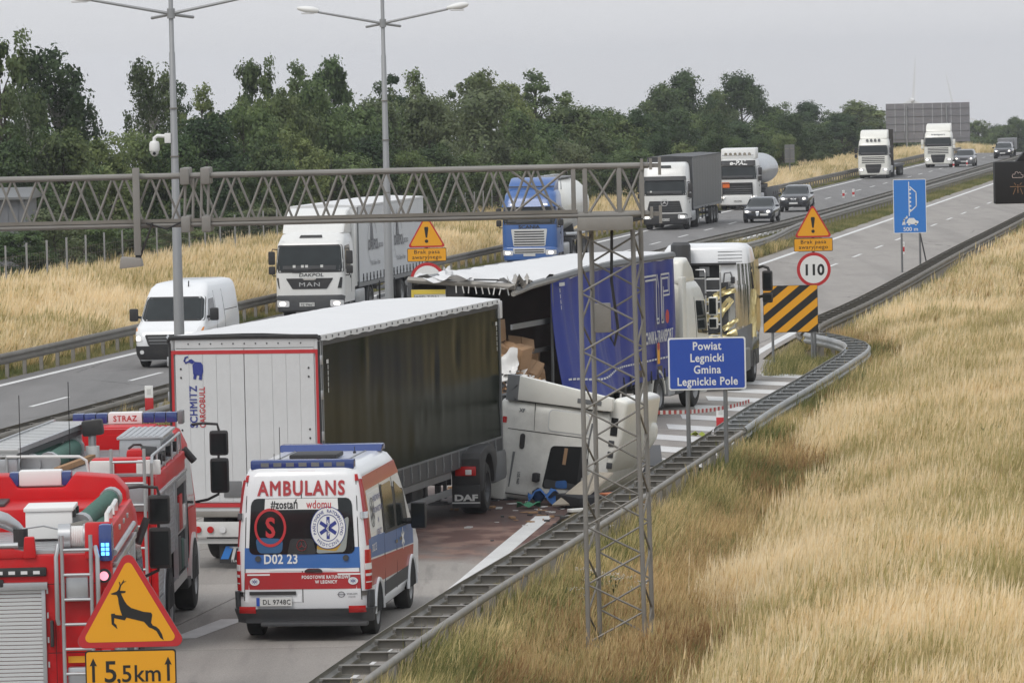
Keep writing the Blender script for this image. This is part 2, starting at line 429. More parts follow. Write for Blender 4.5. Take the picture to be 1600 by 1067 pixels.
def build_ground():
    ys = [-30+4*i for i in range(0, 150)]+[570+20*i for i in range(0, 20)]+[970+120*i for i in range(0, 40)]
    offs = [-900, -400, -200, -120, -80, -50, -36, -28, -22, -18, -15, -12, -10, -8, -6, -4.5, -3, -2.2, -1.5, -.6, 8, 8.6, 9.4, 10.4, 11.4, 12.0, 20, 22, 24]
    mb = MB(); rows = []
    for y in ys:
        r = [out(y)+o for o in offs]
        b = max(nbx(y), out(y)+20.2)
        r = [x for x in r if x < b-.5]
        while len(r) < len(offs): r.append(r[-1]+.01)
        r += [b+d for d in (.5, .9, 1.6, 2.5, 3.5, 5, 8, 12, 18, 26, 40, 80, 160, 400, 1000)]
        rows.append([(x, y, relief(x, y)) for x in r])
    m = len(rows[0])
    mb.add([p for r in rows for p in r], [(j*m+i, j*m+i+1, (j+1)*m+i+1, (j+1)*m+i) for j in range(len(rows)-1) for i in range(m-1)])
    setp(mb.build('ground', ground_mat(), smooth=60), kind='structure')
build_ground()

def strip(name, mat, ya, yb, fa, fb, z, step=6.0, kind='structure', parent=None):
    n = max(1, int((yb-ya)/step)); vs = []
    for i in range(n+1):
        y = ya+(yb-ya)*i/n
        vs += [(fa(y), y, z+crest(y)), (fb(y), y, z+crest(y))]
    o = MB().add(vs, [(2*i, 2*i+1, 2*i+3, 2*i+2) for i in range(n)]).build(name, mat, parent, smooth=30)
    return setp(o, kind=kind) if kind else o
EDGE = [(-6, 42), (-3.8, 60), (-1.2, 81), (.3, 95), (2.5, 113.5), (5.0, 132), (7.4, 154), (9.2, 166), (14.0, 200), (20.4, 240), (29.2, 295), (62.6, 502)]
def edge(y):
    for a, b in zip(EDGE, EDGE[1:]):
        if y <= b[1]: return a[0]+(b[0]-a[0])*(y-a[1])/(b[1]-a[1])
    return 62.6+(y-502)*.161

def rside(y):
    if y > 146: return edge(y)+.38
    f = ss(100, 110, y); return (edge(y)+.38)*(1-f)+(nbx(y)+.1)*f
def road_mat(name, col, stain=False):
    m = bpy.data.materials.new(name); m.use_nodes = True; t = m.node_tree; N = t.nodes; L = t.links; b = N['Principled BSDF']
    b.inputs['Roughness'].default_value = .78; b.inputs['Specular IOR Level'].default_value = .35
    g = N.new('ShaderNodeNewGeometry')
    def noise(scale, det, sx=1, sy=1):
        mpn = N.new('ShaderNodeMapping'); mpn.inputs['Rotation'].default_value = (0, 0, R(9)); mpn.inputs['Scale'].default_value = (sx, sy, 1)
        L.new(g.outputs['Position'], mpn.inputs[0]); n = N.new('ShaderNodeTexNoise'); n.inputs['Scale'].default_value = scale; n.inputs['Detail'].default_value = det
        L.new(mpn.outputs[0], n.inputs['Vector']); return n.outputs[0]
    def rng(src, a, c, lo, hi):
        r = N.new('ShaderNodeMapRange'); r.inputs['From Min'].default_value = a; r.inputs['From Max'].default_value = c
        r.inputs['To Min'].default_value = lo; r.inputs['To Max'].default_value = hi; L.new(src, r.inputs[0]); return r.outputs[0]
    def mathn(op, a, c):
        q = N.new('ShaderNodeMath'); q.operation = op
        for k, s_ in enumerate((a, c)):
            if isinstance(s_, (int, float)): q.inputs[k].default_value = s_
            else: L.new(s_, q.inputs[k])
        return q.outputs[0]
    def mixc(f, a, c):
        q = N.new('ShaderNodeMix'); q.data_type = 'RGBA'
        if isinstance(f, float): q.inputs[0].default_value = f
        else: L.new(f, q.inputs[0])
        for k, s_ in ((6, a), (7, c)):
            if isinstance(s_, tuple): q.inputs[k].default_value = s_+(1,)
            else: L.new(s_, q.inputs[k])
        return q.outputs[2]
    base = mixc(noise(1.1, 8, 1, .25), tuple(c*.82 for c in col), tuple(c*1.12 for c in col))
    track = rng(noise(.9, 3, 1, .02), .45, .62, 0, .42)
    base = mixc(track, base, tuple(c*.62 for c in col))
    vo = N.new('ShaderNodeTexVoronoi'); vo.feature = 'DISTANCE_TO_EDGE'; vo.inputs['Scale'].default_value = .22; vm = N.new('ShaderNodeMapping'); vm.inputs['Scale'].default_value = (1, .45, 1); L.new(g.outputs['Position'], vm.inputs[0])
    wv = N.new('ShaderNodeTexNoise'); wv.inputs['Scale'].default_value = 1.2; wv.inputs['Detail'].default_value = 6; L.new(g.outputs['Position'], wv.inputs['Vector']); va = N.new('ShaderNodeMix'); va.data_type = 'RGBA'; va.blend_type = 'ADD'; va.inputs[0].default_value = .35; L.new(vm.outputs[0], va.inputs[6]); L.new(wv.outputs['Color'], va.inputs[7]); L.new(va.outputs[2], vo.inputs['Vector'])
    base = mixc(mathn('MULTIPLY', rng(vo.outputs['Distance'], .004, .009, .6, 0), rng(noise(.15, 2), .45, .6, 0, 1)), base, tuple(c*.3 for c in col))
    base = mixc(rng(noise(.35, 2, 1, .3), .56, .60, 0, .16), base, tuple(c*.55 for c in col)); base = mixc(rng(noise(2.6, 4), .68, .74, 0, .5), base, tuple(c*.42 for c in col))
    fine = mixc(rng(noise(45, 2), .3, .7, 0, 1), (.80, .80, .80), (1.15, 1.15, 1.15))
    q = N.new('ShaderNodeMix'); q.data_type = 'RGBA'; q.blend_type = 'MULTIPLY'; q.inputs[0].default_value = 1; L.new(base, q.inputs[6]); L.new(fine, q.inputs[7]); base = q.outputs[2]
    if stain:
        oi = N.new('ShaderNodeObjectInfo'); hv = N.new('ShaderNodeHueSaturation'); L.new(rng(oi.outputs['Random'], 0, 1, .90, 1.08), hv.inputs['Value']); L.new(base, hv.inputs['Color']); base = hv.outputs[0]
        sp = N.new('ShaderNodeSeparateXYZ'); L.new(g.outputs['Position'], sp.inputs[0])
        def blob(cx, cy, rx, ry, hard=.35):
            dx = mathn('DIVIDE', mathn('SUBTRACT', sp.outputs[0], cx), rx); dy = mathn('DIVIDE', mathn('SUBTRACT', sp.outputs[1], cy), ry)
            d = mathn('ADD', mathn('MULTIPLY', dx, dx), mathn('MULTIPLY', dy, dy))
            d = mathn('ADD', d, rng(noise(.8, 7, 1, .45), .2, .8, -.6, .6))
            return rng(d, 1+hard, 1-hard, 0, 1)
        base = mixc(mathn('MULTIPLY', blob(-.8, 97, 3.6, 7.5, .5), .9), base, (.115, .048, .036))
        streak = rng(noise(2.2, 6, .7, .5), .45, .6, 0, .75)
        base = mixc(mathn('MULTIPLY', blob(-.6, 94, 3.0, 5.5, .5), streak), base, (.30, .19, .15))
        wet = mathn('MULTIPLY', blob(-1.2, 100, 3.2, 4.6, .4), .8)
        base = mixc(wet, base, (.052, .026, .022))
        L.new(rng(wet, 0, .8, .78, .58), b.inputs['Roughness'])
        skid = mathn('MULTIPLY', rng(noise(1.6, 6, 2.2, .16), .55, .7, 0, .4), blob(-2, 84, 6, 14, .6))
        base = mixc(skid, base, (.10, .095, .09))
    L.new(base, b.inputs['Base Color'])
    nb = noise(60, 2); bp = N.new('ShaderNodeBump'); bp.inputs['Strength'].default_value = .25; bp.inputs['Distance'].default_value = .008
    L.new(nb, bp.inputs['Height']); L.new(bp.outputs[0], b.inputs['Normal'])
    return m
asphalt = road_mat('worn_asphalt', (.200, .193, .188))
concrete = road_mat('worn_concrete', (.335, .310, .284), True)
joint = M('joint_sealer', (.05, .048, .045), .8)
paint = M('road_paint', (.70, .70, .69), .6, var=.06, vs=8, dirt=.20)
paint_old = M('worn_road_paint', (.62, .61, .60), .65, var=.10, vs=8, dirt=.3)

strip('far_carriageway', asphalt, 40, 1500, lambda y: out(y)-.75, lambda y: out(y)+8.05, .012)
near = strip('near_carriageway', joint, 40, 172, lambda y: out(y)+11.6, lambda y: rside(y), .004)
strip('near_carriageway_beyond', concrete, 172, 1500, lambda y: out(y)+11.6, lambda y: edge(y)+.5, .016)
# concrete slabs of the near carriageway, one object each, with open joints
def slabs():
    y = 40.0
    while y < 171.5:
        y2 = min(y+5.0, 172)
        def lanes(yy):
            l = out(yy)+11.6; r = rside(yy)
            a = out(yy)+16.05
            return [l, a, max(a+.3, min(a+4.0, r-.6)), r]
        A, B = lanes(y+.012), lanes(y2-.012)
        for i in range(3):
            g = .012; dz = random.uniform(-.0015, .0015)
            vs = [(A[i]+g, y+.012, .016+dz), (A[i+1]-g, y+.012, .016+dz), (B[i+1]-g, y2-.012, .016-dz), (B[i]+g, y2-.012, .016-dz)]
            mb = MB().add(vs+[(p[0], p[1], .0) for p in vs], [(0, 1, 2, 3), (0, 4, 5, 1), (1, 5, 6, 2), (2, 6, 7, 3), (3, 7, 4, 0)])
            mb.build('concrete_slab', concrete, near, smooth=0)
        y = y2
slabs()
# painted lines
marks = []
strip('outer_edge_line', paint, 40, 700, lambda y: out(y)-.13, lambda y: out(y)+.13, .018)
strip('inner_edge_line', paint, 40, 700, lambda y: out(y)+7.35, lambda y: out(y)+7.6, .018)
strip('median_edge_line', paint, 40, 700, lambda y: out(y)+12.35, lambda y: out(y)+12.62, .022)
strip('near_edge_line', paint, 42, 97, lambda y: edge(y)-.17, lambda y: edge(y)+.17, .022)
strip('edge_line_beyond', paint, 147, 171, lambda y: edge(y)-.14, lambda y: edge(y)+.14, .022)
def dashes(name, off, y0, per, ln, z, n, w=.075):
    mb = MB()
    for i in range(n):
        y = y0+per*i
        vs = [(out(y)+off-w, y, z+crest(y)), (out(y)+off+w, y, z+crest(y)), (out(y+ln)+off+w, y+ln, z+crest(y+ln)), (out(y+ln)+off-w, y+ln, z+crest(y+ln))]
        mb.add(vs, [(0, 1, 2, 3)])
    setp(mb.build(name, paint, smooth=0), kind='structure')
dashes('far_lane_dashes', 3.45, 134-55, 11.2, 4.0, .018, 44)
dashes('near_lane_dashes', 16.0, 222-11.4*5, 11.4, 4.0, .022, 40)
setp(MB().add([(-5.25, 76.6, .022), (-4.85, 76.6, .022), (-4.2, 79.3, .022), (-4.62, 79.3, .022)], [(0, 1, 2, 3)]).build('wide_lane_dash', paint_old, smooth=0), kind='structure')
for k, (x, y) in enumerate([(2.35, 111.6), (2.72, 114.9), (3.2, 118.2), (3.65, 121.5), (4.1, 125), (4.55, 128.6), (5.0, 132), (5.6, 135.4), (6.25, 138.7), (6.9, 142)]):
    e2 = y-2.6; xr = nbx(e2)-.12
    setp(MB().add([(x, y-.9, .022), (x, y+.9, .022), (xr, e2+1.0, .022), (xr, e2-.8, .022)], [(0, 3, 2, 1)]).build('hatch_bar', paint, smooth=0), kind='structure')

# ------------------------------------------------------------------ crash barriers
def resample(pts, step):
    P = [Vector((p[0], p[1], crest(p[1]))) for p in pts]; outp = [P[0]]; acc = 0.0
    for a, b in zip(P, P[1:]):
        l = (b-a).length; d = step-acc
        while d <= l:
            outp.append(a+(b-a)*(d/l)); d += step
        acc = (acc+l) % step
    return outp
def smooth_line(pts, k=2):
    for _ in range(k):
        q = [pts[0]]
        for a, b in zip(pts, pts[1:]):
            q += [tuple(x*.75+y*.25 for x, y in zip(a, b)), tuple(x*.25+y*.75 for x, y in zip(a, b))]
        q.append(pts[-1]); pts = q
    return pts
WB = [(.0, .43), (.02, .45), (.055, .50), (.055, .54), (.0, .575), (.0, .615), (.055, .65), (.055, .69), (.02, .735), (.0, .755), (-.012, .755), (.04, .69), (.04, .65), (-.015, .615), (-.015, .575), (.04, .54), (.04, .50), (-.012, .45)]
pm = MB().box(-.05, .05, -.012, .0, .22, .40).mesh('reflector', sign_white)
post_mesh = MB().box(-.05, .05, -.03, .03, -.1, .72).mesh('post', galv_dark)
post_mesh_b = MB().box(-.055, .055, -.035, -.028, -.3, .70).box(-.055, .055, .028, .035, -.3, .70).box(-.004, .004, -.028, .028, -.3, .70).mesh('post', galv)
def spacer_mesh(w, mat, tail=0.05):
    mb = MB(); mb.box(.02, w-.02, -.045, .045, .706, .716).box(.06, w-.02, .035, .045, .59, .706).box(.06, w-.02, -.045, .02, .59, .598).box(.02, .06, -.03, .03, .64, .68)
    return mb.mesh('spacer', mat)
def barrier(name, label, pts, side=1, sep=0.0, mat=galv, step=1.5, post=None, spm=None, cap_y=320.0, group='crash barriers along the motorway', raw=False, post_off=None, tube_back=False, refl=False):
    """pts run away from the camera; side = +1: the corrugated face looks to the left of travel (towards -X)"""
    t = thing(name, label, 'crash barrier', (0, 0, 0), group=group)
    line = smooth_line(pts) if not raw else pts
    P = resample(line, 1.5)
    prof = [(-a*side, z) for a, z in WB]
    MB().sweep(P, prof, True).build('rail', mat, t, smooth=50)
    if sep:
        pb = [(-c[0]+sep, c[1]-.015) for c in prof]
        if tube_back: pb = [(sep+.05*math.cos(2*PI*i/10), .665+.06*math.sin(2*PI*i/10)) for i in range(10)]
        MB().sweep(P, pb, True).build('rail', mat, t, smooth=50)
    Q = resample(line, step); far = MB()
    for i, p in enumerate(Q):
        d = (Q[min(i+1, len(Q)-1)]-Q[max(i-1, 0)]); a = math.atan2(d.y, d.x)-PI/2
        q = p+Vector((math.cos(a), math.sin(a), 0))*(post_off if post_off is not None else (sep/2 if sep else .06*side))
        if p.y < cap_y:
            link('post', post or post_mesh, t, q, (0, 0, a))
            if spm: link('spacer', spm, t, p, (0, 0, a))
            if refl and p.y > 150: link('reflector', pm, t, q+Vector((0, -.05, 0)), (0, 0, a))
        else:
            far.T = Matrix.Translation(q) @ Matrix.Rotation(a, 4, 'Z'); far.box(-.05, .05, -.03, .03, -.1, .70)
            if spm: far.T = Matrix.Translation(p) @ Matrix.Rotation(a, 4, 'Z'); far.box(.02, sep-.02, -.045, .045, .70, .715)
    if far.v: setp(far.build('far_posts', galv_dark, t), kind='stuff')
    return t
sp_near = spacer_mesh(.62, galv); sp_bright = spacer_mesh(.62, galv_new); sp_dark = spacer_mesh(.62, galv_dark)
barrier('ladder_barrier', 'weathered double rail crash barrier with ladder like spacers beside the dry grass slope', NB[:9], 1, .62, galv, 1.5, post_mesh_b, sp_near, post_off=.5, raw=True, tube_back=True)
barrier('ladder_barrier', 'bright newer section of double rail barrier running to the striped chevron board', [(4.36, 110.2)]+NB[9:16], 1, .62, galv_new, 1.35, post_mesh_b, sp_bright, post_off=.5)
barrier('ladder_barrier', 'long double rail barrier with close spacers climbing past the blue lay-by sign', NB[15:], 1, .62, galv_dark, 1.5, post_mesh_b, sp_dark, post_off=.5, cap_y=330)
sp_med = spacer_mesh(.34, galv_dark)
ml = [(out(y)+o, y) for y, o in ((60, 7.9), (116, 7.9), (131, 7.95), (200, 7.8), (236, 7.8), (254, 8.4), (270, 8.9), (337, 9.1), (400, 9.1), (520, 9.1))]
mr_ = [(out(y)+o, y) for y, o in ((60, 9.9), (123, 9.9), (180, 10.2), (230, 10.9), (240, 11.2), (248, 11.0), (264, 10.2), (284, 10.1), (322, 10.4), (400, 10.6), (520, 10.6))]
barrier('median_barrier', 'grey median barrier rail facing the oncoming lorries', ml, 1, .34, galv_dark, 2.0, post_mesh_b, sp_med, cap_y=330, refl=True)
barrier('median_barrier', 'median barrier rail curving beside the green central strip, nearer the empty lanes', mr_, -1, 0, galv, 2.0, post_mesh_b, cap_y=330)
ob = [(out(y)-o, y) for y, o in ((100, 1.25), (141, 1.2), (146, .9), (149, .75), (165, .85), (205, 1.15), (237, 1.0), (300, 1.2), (404, 1.2), (505, 1.2), (540, 1.2))]
barrier('verge_barrier', 'brown grey crash barrier along the straw coloured verge behind the white van', ob, -1, 0, galv_dark, 2.0, post_mesh_b, cap_y=330)

# ------------------------------------------------------------------ grass, as scattered tufts
def leaf_mat(name, c0, c1, rough=.7, sss=.35, alt=None):
    m = bpy.data.materials.new(name); m.use_nodes = True; t = m.node_tree; N = t.nodes; L = t.links
    b = N['Principled BSDF']; b.inputs['Roughness'].default_value = rough; b.inputs['Specular IOR Level'].default_value = .25
    oi = N.new('ShaderNodeObjectInfo'); g = N.new('ShaderNodeNewGeometry')
    n = N.new('ShaderNodeTexNoise'); n.inputs['Scale'].default_value = .17; n.inputs['Detail'].default_value = 6; n.inputs['Roughness'].default_value = .62; L.new(oi.outputs['Location'], n.inputs['Vector'])
    ct = N.new('ShaderNodeMapRange'); ct.inputs['From Min'].default_value = .30; ct.inputs['From Max'].default_value = .70; ct.clamp = False; L.new(n.outputs[0], ct.inputs[0])
    a = N.new('ShaderNodeMath'); a.operation = 'ADD'; mrr = N.new('ShaderNodeMapRange'); mrr.inputs['To Min'].default_value = -.28; mrr.inputs['To Max'].default_value = .28
    L.new(g.outputs['Random Per Island'], mrr.inputs[0]); L.new(ct.outputs[0], a.inputs[0]); L.new(mrr.outputs[0], a.inputs[1])
    rp = N.new('ShaderNodeValToRGB'); rp.color_ramp.elements[0].position = .25; rp.color_ramp.elements[1].position = .75
    rp.color_ramp.elements[0].color = c0+(1,); rp.color_ramp.elements[1].color = c1+(1,)
    if alt:
        e_ = rp.color_ramp.elements.new(.5); e_.color = alt+(1,)
    L.new(a.outputs[0], rp.inputs[0]); L.new(rp.outputs[0], b.inputs['Base Color'])
    tr = N.new('ShaderNodeBsdfTranslucent'); L.new(rp.outputs[0], tr.inputs[0]); ms = N.new('ShaderNodeMixShader'); ms.inputs[0].default_value = sss
    L.new(b.outputs[0], ms.inputs[1]); L.new(tr.outputs[0], ms.inputs[2]); L.new(ms.outputs[0], N['Material Output'].inputs[0])
    return m
straw = leaf_mat('dry_grass', (.48, .42, .18), (.96, .84, .60), alt=(.88, .72, .43), sss=.45)
straw_g = leaf_mat('half_dry_grass', (.17, .19, .06), (.78, .63, .34), alt=(.50, .43, .18), sss=.45)
green_g = leaf_mat('short_green_grass', (.13, .16, .05), (.40, .35, .16), alt=(.23, .24, .085), sss=.45)
rust_g = leaf_mat('rusty_grass', (.36, .22, .10), (.76, .58, .32), alt=(.56, .41, .20), sss=.45)
def tuft(name, mat, blades, rad, h0, h1, w, lean, head=.0, seed=0, wind=.22):
    rg = random.Random(seed); mb = MB()
    for _ in range(blades):
        a = rg.random()*2*PI; q = rad*math.sqrt(rg.random()); x, y = q*math.cos(a), q*math.sin(a)
        h = rg.uniform(h0, h1); la = rg.random()*2*PI; ln = rg.random()*lean*h
        tx, ty = x+math.cos(la)*ln+wind*h, y+math.sin(la)*ln; mxx, myy = x+(tx-x)*.35, y+(ty-y)*.35
        f = rg.random()*PI; dx, dy = math.cos(f)*w/2, math.sin(f)*w/2
        vs = [(x-dx, y-dy, 0), (x+dx, y+dy, 0), (mxx+dx*.8, myy+dy*.8, h*.6), (mxx-dx*.8, myy-dy*.8, h*.6), (tx, ty, h*.98)]
        fs = [(0, 1, 2, 3), (3, 2, 4)]
        if head and rg.random() < head:
            hw = w*1.5; k = .82; ax, ay = x+(tx-x)*k, y+(ty-y)*k
            vs += [(ax-dx*hw/w, ay-dy*hw/w, h*.86), (ax+dx*hw/w, ay+dy*hw/w, h*.86), (tx+.06*wind*h, ty, h*1.1)]; fs += [(4, 5, 6), (5, 6, 7)]
        mb.add(vs, fs)
    me = mb.mesh(name, mat, smooth=0, recalc=False)
    return bpy.data.objects.new(name, me)
def scatter(name, label, region, tufts, density, seed=1, smin=.7, smax=1.25, dens_noise=None, base=None):
    """region: list of quads' (x, y, z) rows -> one mesh; tufts are instanced over it by geometry nodes"""
    mb = MB(); m = len(region[0])
    mb.add([p for r in region for p in r], [(j*m+i, j*m+i+1, (j+1)*m+i+1, (j+1)*m+i) for j in range(len(region)-1) for i in range(m-1)])
    o = mb.build(name, base or MATS['soil_and_thatch'], smooth=60, recalc=False); setp(o, label, kind='stuff')
    src = bpy.data.collections.new(name+'_tufts')
    for q in tufts: src.objects.link(q)
    g = bpy.data.node_groups.new(name, 'GeometryNodeTree')
    g.interface.new_socket('Geometry', in_out='INPUT', socket_type='NodeSocketGeometry'); g.interface.new_socket('Geometry', in_out='OUTPUT', socket_type='NodeSocketGeometry')
    N, L = g.nodes, g.links; gi = N.new('NodeGroupInput'); go = N.new('NodeGroupOutput')
    dp = N.new('GeometryNodeDistributePointsOnFaces'); dp.inputs['Density'].default_value = density; dp.inputs['Seed'].default_value = seed
    ci = N.new('GeometryNodeCollectionInfo'); ci.inputs['Collection'].default_value = src; ci.inputs['Separate Children'].default_value = True; ci.inputs['Reset Children'].default_value = True
    ip = N.new('GeometryNodeInstanceOnPoints'); ip.inputs['Pick Instance'].default_value = True
    rv = N.new('FunctionNodeRandomValue'); rv.data_type = 'FLOAT'; rv.inputs[2].default_value = smin; rv.inputs[3].default_value = smax
    rt = N.new('FunctionNodeRandomValue'); rt.data_type = 'FLOAT_VECTOR'; rt.inputs[0].default_value = (-.25, -.25, -.9); rt.inputs[1].default_value = (.25, .25, .9)
    jn = N.new('GeometryNodeJoinGeometry')
    hn = N.new('ShaderNodeTexNoise'); hn.inputs['Scale'].default_value = .45; hn.inputs['Detail'].default_value = 3; hp_ = N.new('GeometryNodeInputPosition'); L.new(hp_.outputs[0], hn.inputs['Vector'])
    hm_ = N.new('ShaderNodeMapRange'); hm_.inputs['From Min'].default_value = .3; hm_.inputs['From Max'].default_value = .7; hm_.inputs['To Min'].default_value = .68; hm_.inputs['To Max'].default_value = 1.18; L.new(hn.outputs[0], hm_.inputs[0])
    hx = N.new('ShaderNodeMath'); hx.operation = 'MULTIPLY'; L.new(rv.outputs[1], hx.inputs[0]); L.new(hm_.outputs[0], hx.inputs[1])
    if dens_noise:
        nz = N.new('ShaderNodeTexNoise'); nz.inputs['Scale'].default_value = dens_noise[0]; nz.inputs['Detail'].default_value = 2
        ps = N.new('GeometryNodeInputPosition'); L.new(ps.outputs[0], nz.inputs['Vector'])
        mrr = N.new('ShaderNodeMapRange'); mrr.inputs['From Min'].default_value = dens_noise[1]; mrr.inputs['From Max'].default_value = dens_noise[2]
        mrr.inputs['To Min'].default_value = 0 if len(dens_noise) < 4 else density*dens_noise[3]; mrr.inputs['To Max'].default_value = density
        L.new(nz.outputs[0], mrr.inputs[0]); L.new(mrr.outputs[0], dp.inputs['Density'])
    L.new(gi.outputs[0], dp.inputs[0]); L.new(dp.outputs[0], ip.inputs['Points']); L.new(ci.outputs[0], ip.inputs['Instance'])
    L.new(hx.outputs[0], ip.inputs['Scale']); L.new(rt.outputs[0], ip.inputs['Rotation'])
    L.new(gi.outputs[0], jn.inputs[0]); L.new(ip.outputs[0], jn.inputs[0]); L.new(jn.outputs[0], go.inputs[0])
    md = o.modifiers.new('scatter', 'NODES'); md.node_group = g
    return o
def rows(y0, y1, step, fa, fb, nx, dz=.01):
    rr = []; n = int((y1-y0)/step)
    for j in range(n+1):
        y = y0+(y1-y0)*j/n; a, b = fa(y), fb(y)
        rr.append([(a+(b-a)*i/nx, y, relief(a+(b-a)*i/nx, y)+dz) for i in range(nx+1)])
    return rr
straw_t = [tuft('straw_tuft_%s' % c, straw, 85, .38, .50, .98, .011, .26, .55, i) for i, c in enumerate('abcd')]
mix_t = [tuft('mixed_tuft_%s' % c, straw_g, 70, .34, .25, .72, .012, .42, .15, 10+i) for i, c in enumerate('abc')]
rust_t = [tuft('rust_tuft_%s' % c, rust_g, 70, .36, .40, .85, .011, .35, .5, 20+i) for i, c in enumerate('ab')]
green_t = [tuft('green_tuft_%s' % c, green_g, 75, .34, .25, .62, .012, .4, .1, 70+i) for i, c in enumerate('ab')]
low_t = [tuft('low_tuft_%s' % c, green_g, 60, .35, .10, .28, .014, .5, 0, 30+i) for i, c in enumerate('ab')]
far_t = [tuft('far_straw_tuft_%s' % c, straw, 60, .45, .55, 1.05, .026, .22, .5, 40+i) for i, c in enumerate('abc')]
far_r = [tuft('far_rust_tuft', rust_g, 60, .45, .45, .95, .026, .3, .4, 60)]
far_m = [tuft('far_mixed_tuft_%s' % c, straw_g, 50, .45, .30, .8, .028, .4, .2, 50+i) for i, c in enumerate('ab')]
nb = lambda y: max(nbx(y), out(y)+20.2)
scatter('verge_grass', 'half dry green grass growing through the ladder barrier', rows(60, 160, 4, lambda y: nb(y)+.95, lambda y: nb(y)+(5.0 if y < 112 else 2.6), 5, .004), mix_t[:2]+green_t+[rust_t[0]], 15, 2, .6, 1.05)
scatter('barrier_weeds', 'green and straw weeds standing close behind the ladder barrier posts', rows(60, 148, 4, lambda y: nb(y)+.70, lambda y: nb(y)+1.35, 2, .004), mix_t[1:]+green_t, 24, 22, .85, 1.3)
scatter('grass_slope', 'tall dry straw coloured grass covering the slope right of the barrier', rows(60, 160, 4, lambda y: nb(y)+(4.7 if y < 78 else 3.3 if y < 108 else 1.9), lambda y: nb(y)+17, 14, .008), straw_t, 16, 3, .7, 1.2)
scatter('rusty_grass', 'reddish brown grass patches among the tall straw', rows(60, 160, 4, lambda y: nb(y)+1.5, lambda y: nb(y)+14, 12, .012), rust_t+mix_t[:2]+green_t[:1], 11, 4, .7, 1.1, (.3, .46, .60))
scatter('far_grass_slope', 'dry grass slope beyond the blue lay-by sign', rows(150, 420, 6, lambda y: nb(y)+1.9, lambda y: nb(y)+22, 8, .008), far_t[:2]+far_r+far_m[:1], 6, 5, .7, 1.15)
scatter('far_verge_grass', 'greener short grass at the foot of the far barrier posts', rows(152, 420, 6, lambda y: nb(y)+.9, lambda y: nb(y)+6.0, 4, .006), far_m+low_t[:1], 7, 6, .6, 1.0, (.2, .35, .6, .4))
scatter('nose_grass', 'low grass under the black and yellow chevron board', rows(141, 166, 3, lambda y: edge(y)+.9, lambda y: max(nbx(y)+.0, edge(y)+1.4), 3, .03), low_t+mix_t[:1], 14, 7, .4, .8)
scatter('median_grass', 'low green and brown grass on the central strip', rows(60, 250, 5, lambda y: out(y)+8.15, lambda y: out(y)+11.3, 4, .01), low_t+far_m, 10, 8, .5, .9)
scatter('far_median_grass', 'green strip of mown grass along the median barrier', rows(250, 520, 6, lambda y: out(y)+8.7, lambda y: out(y)+11.5, 4, .01), low_t, 9, 9, .7, 1.2)
scatter('bank_grass', 'tall straw coloured grass on the bank below the wire fence', rows(120, 300, 5, lambda y: out(y)-12.5, lambda y: out(y)-2.2, 10, .006), far_t, 8, 10, .75, 1.2)
scatter('bank_green_grass', 'greenish weeds mixed into the straw grass on the bank', rows(120, 300, 5, lambda y: out(y)-12, lambda y: out(y)-1.7, 9, .009), far_m, 5, 11, .6, 1.05, (.25, .45, .62, .25))
scatter('far_bank_grass', 'pale straw grass on the far bank beside the tree line', rows(300, 640, 8, lambda y: out(y)-14, lambda y: out(y)-2.0, 6, .006), far_t, 3.2, 12, .8, 1.2)
scatter('bank_foot_grass', 'short green grass at the foot of the outer barrier', rows(120, 520, 6, lambda y: out(y)-2.3, lambda y: out(y)-.85, 2, .01), low_t, 9, 13, .5, .9)

# ------------------------------------------------------------------ trees
def tree_mat(name, dark, mid, light):
    m = bpy.data.materials.new(name); m.use_nodes = True; t = m.node_tree; N = t.nodes; L = t.links; b = N['Principled BSDF']; b.inputs['Roughness'].default_value = .6; b.inputs['Specular IOR Level'].default_value = .25
    oi = N.new('ShaderNodeObjectInfo'); g = N.new('ShaderNodeNewGeometry'); tc = N.new('ShaderNodeTexCoord'); n = N.new('ShaderNodeTexNoise'); n.inputs['Scale'].default_value = .55; n.inputs['Detail'].default_value = 3; L.new(tc.outputs['Object'], n.inputs['Vector'])
    def rg_(src, lo, hi, a=0, c=1):
        q = N.new('ShaderNodeMapRange'); q.inputs['From Min'].default_value = a; q.inputs['From Max'].default_value = c; q.inputs['To Min'].default_value = lo; q.inputs['To Max'].default_value = hi; L.new(src, q.inputs[0]); return q.outputs[0]
    def add(a, c):
        q = N.new('ShaderNodeMath'); L.new(a, q.inputs[0]); L.new(c, q.inputs[1]); return q.outputs[0]
    f = add(add(rg_(n.outputs[0], .15, .85, .3, .7), rg_(oi.outputs['Random'], -.28, .28)), rg_(g.outputs['Random Per Island'], -.14, .14))
    rp = N.new('ShaderNodeValToRGB'); rp.color_ramp.elements[0].color = dark+(1,); rp.color_ramp.elements[1].color = light+(1,); e_ = rp.color_ramp.elements.new(.5); e_.color = mid+(1,); L.new(f, rp.inputs[0])
    hv = N.new('ShaderNodeHueSaturation'); L.new(rg_(oi.outputs['Random'], .515, .485), hv.inputs['Hue']); L.new(rp.outputs[0], hv.inputs['Color']); L.new(hv.outputs[0], b.inputs['Base Color'])
    tr = N.new('ShaderNodeBsdfTranslucent'); L.new(hv.outputs[0], tr.inputs[0]); ms = N.new('ShaderNodeMixShader'); ms.inputs[0].default_value = .3
    L.new(b.outputs[0], ms.inputs[1]); L.new(tr.outputs[0], ms.inputs[2]); L.new(ms.outputs[0], N['Material Output'].inputs[0]); return m
leaf_dark = tree_mat('dark_leaves', (.031, .056, .023), (.076, .117, .047), (.150, .200, .078))
leaf_mid = tree_mat('mid_leaves', (.050, .084, .028), (.124, .174, .063), (.215, .275, .10))
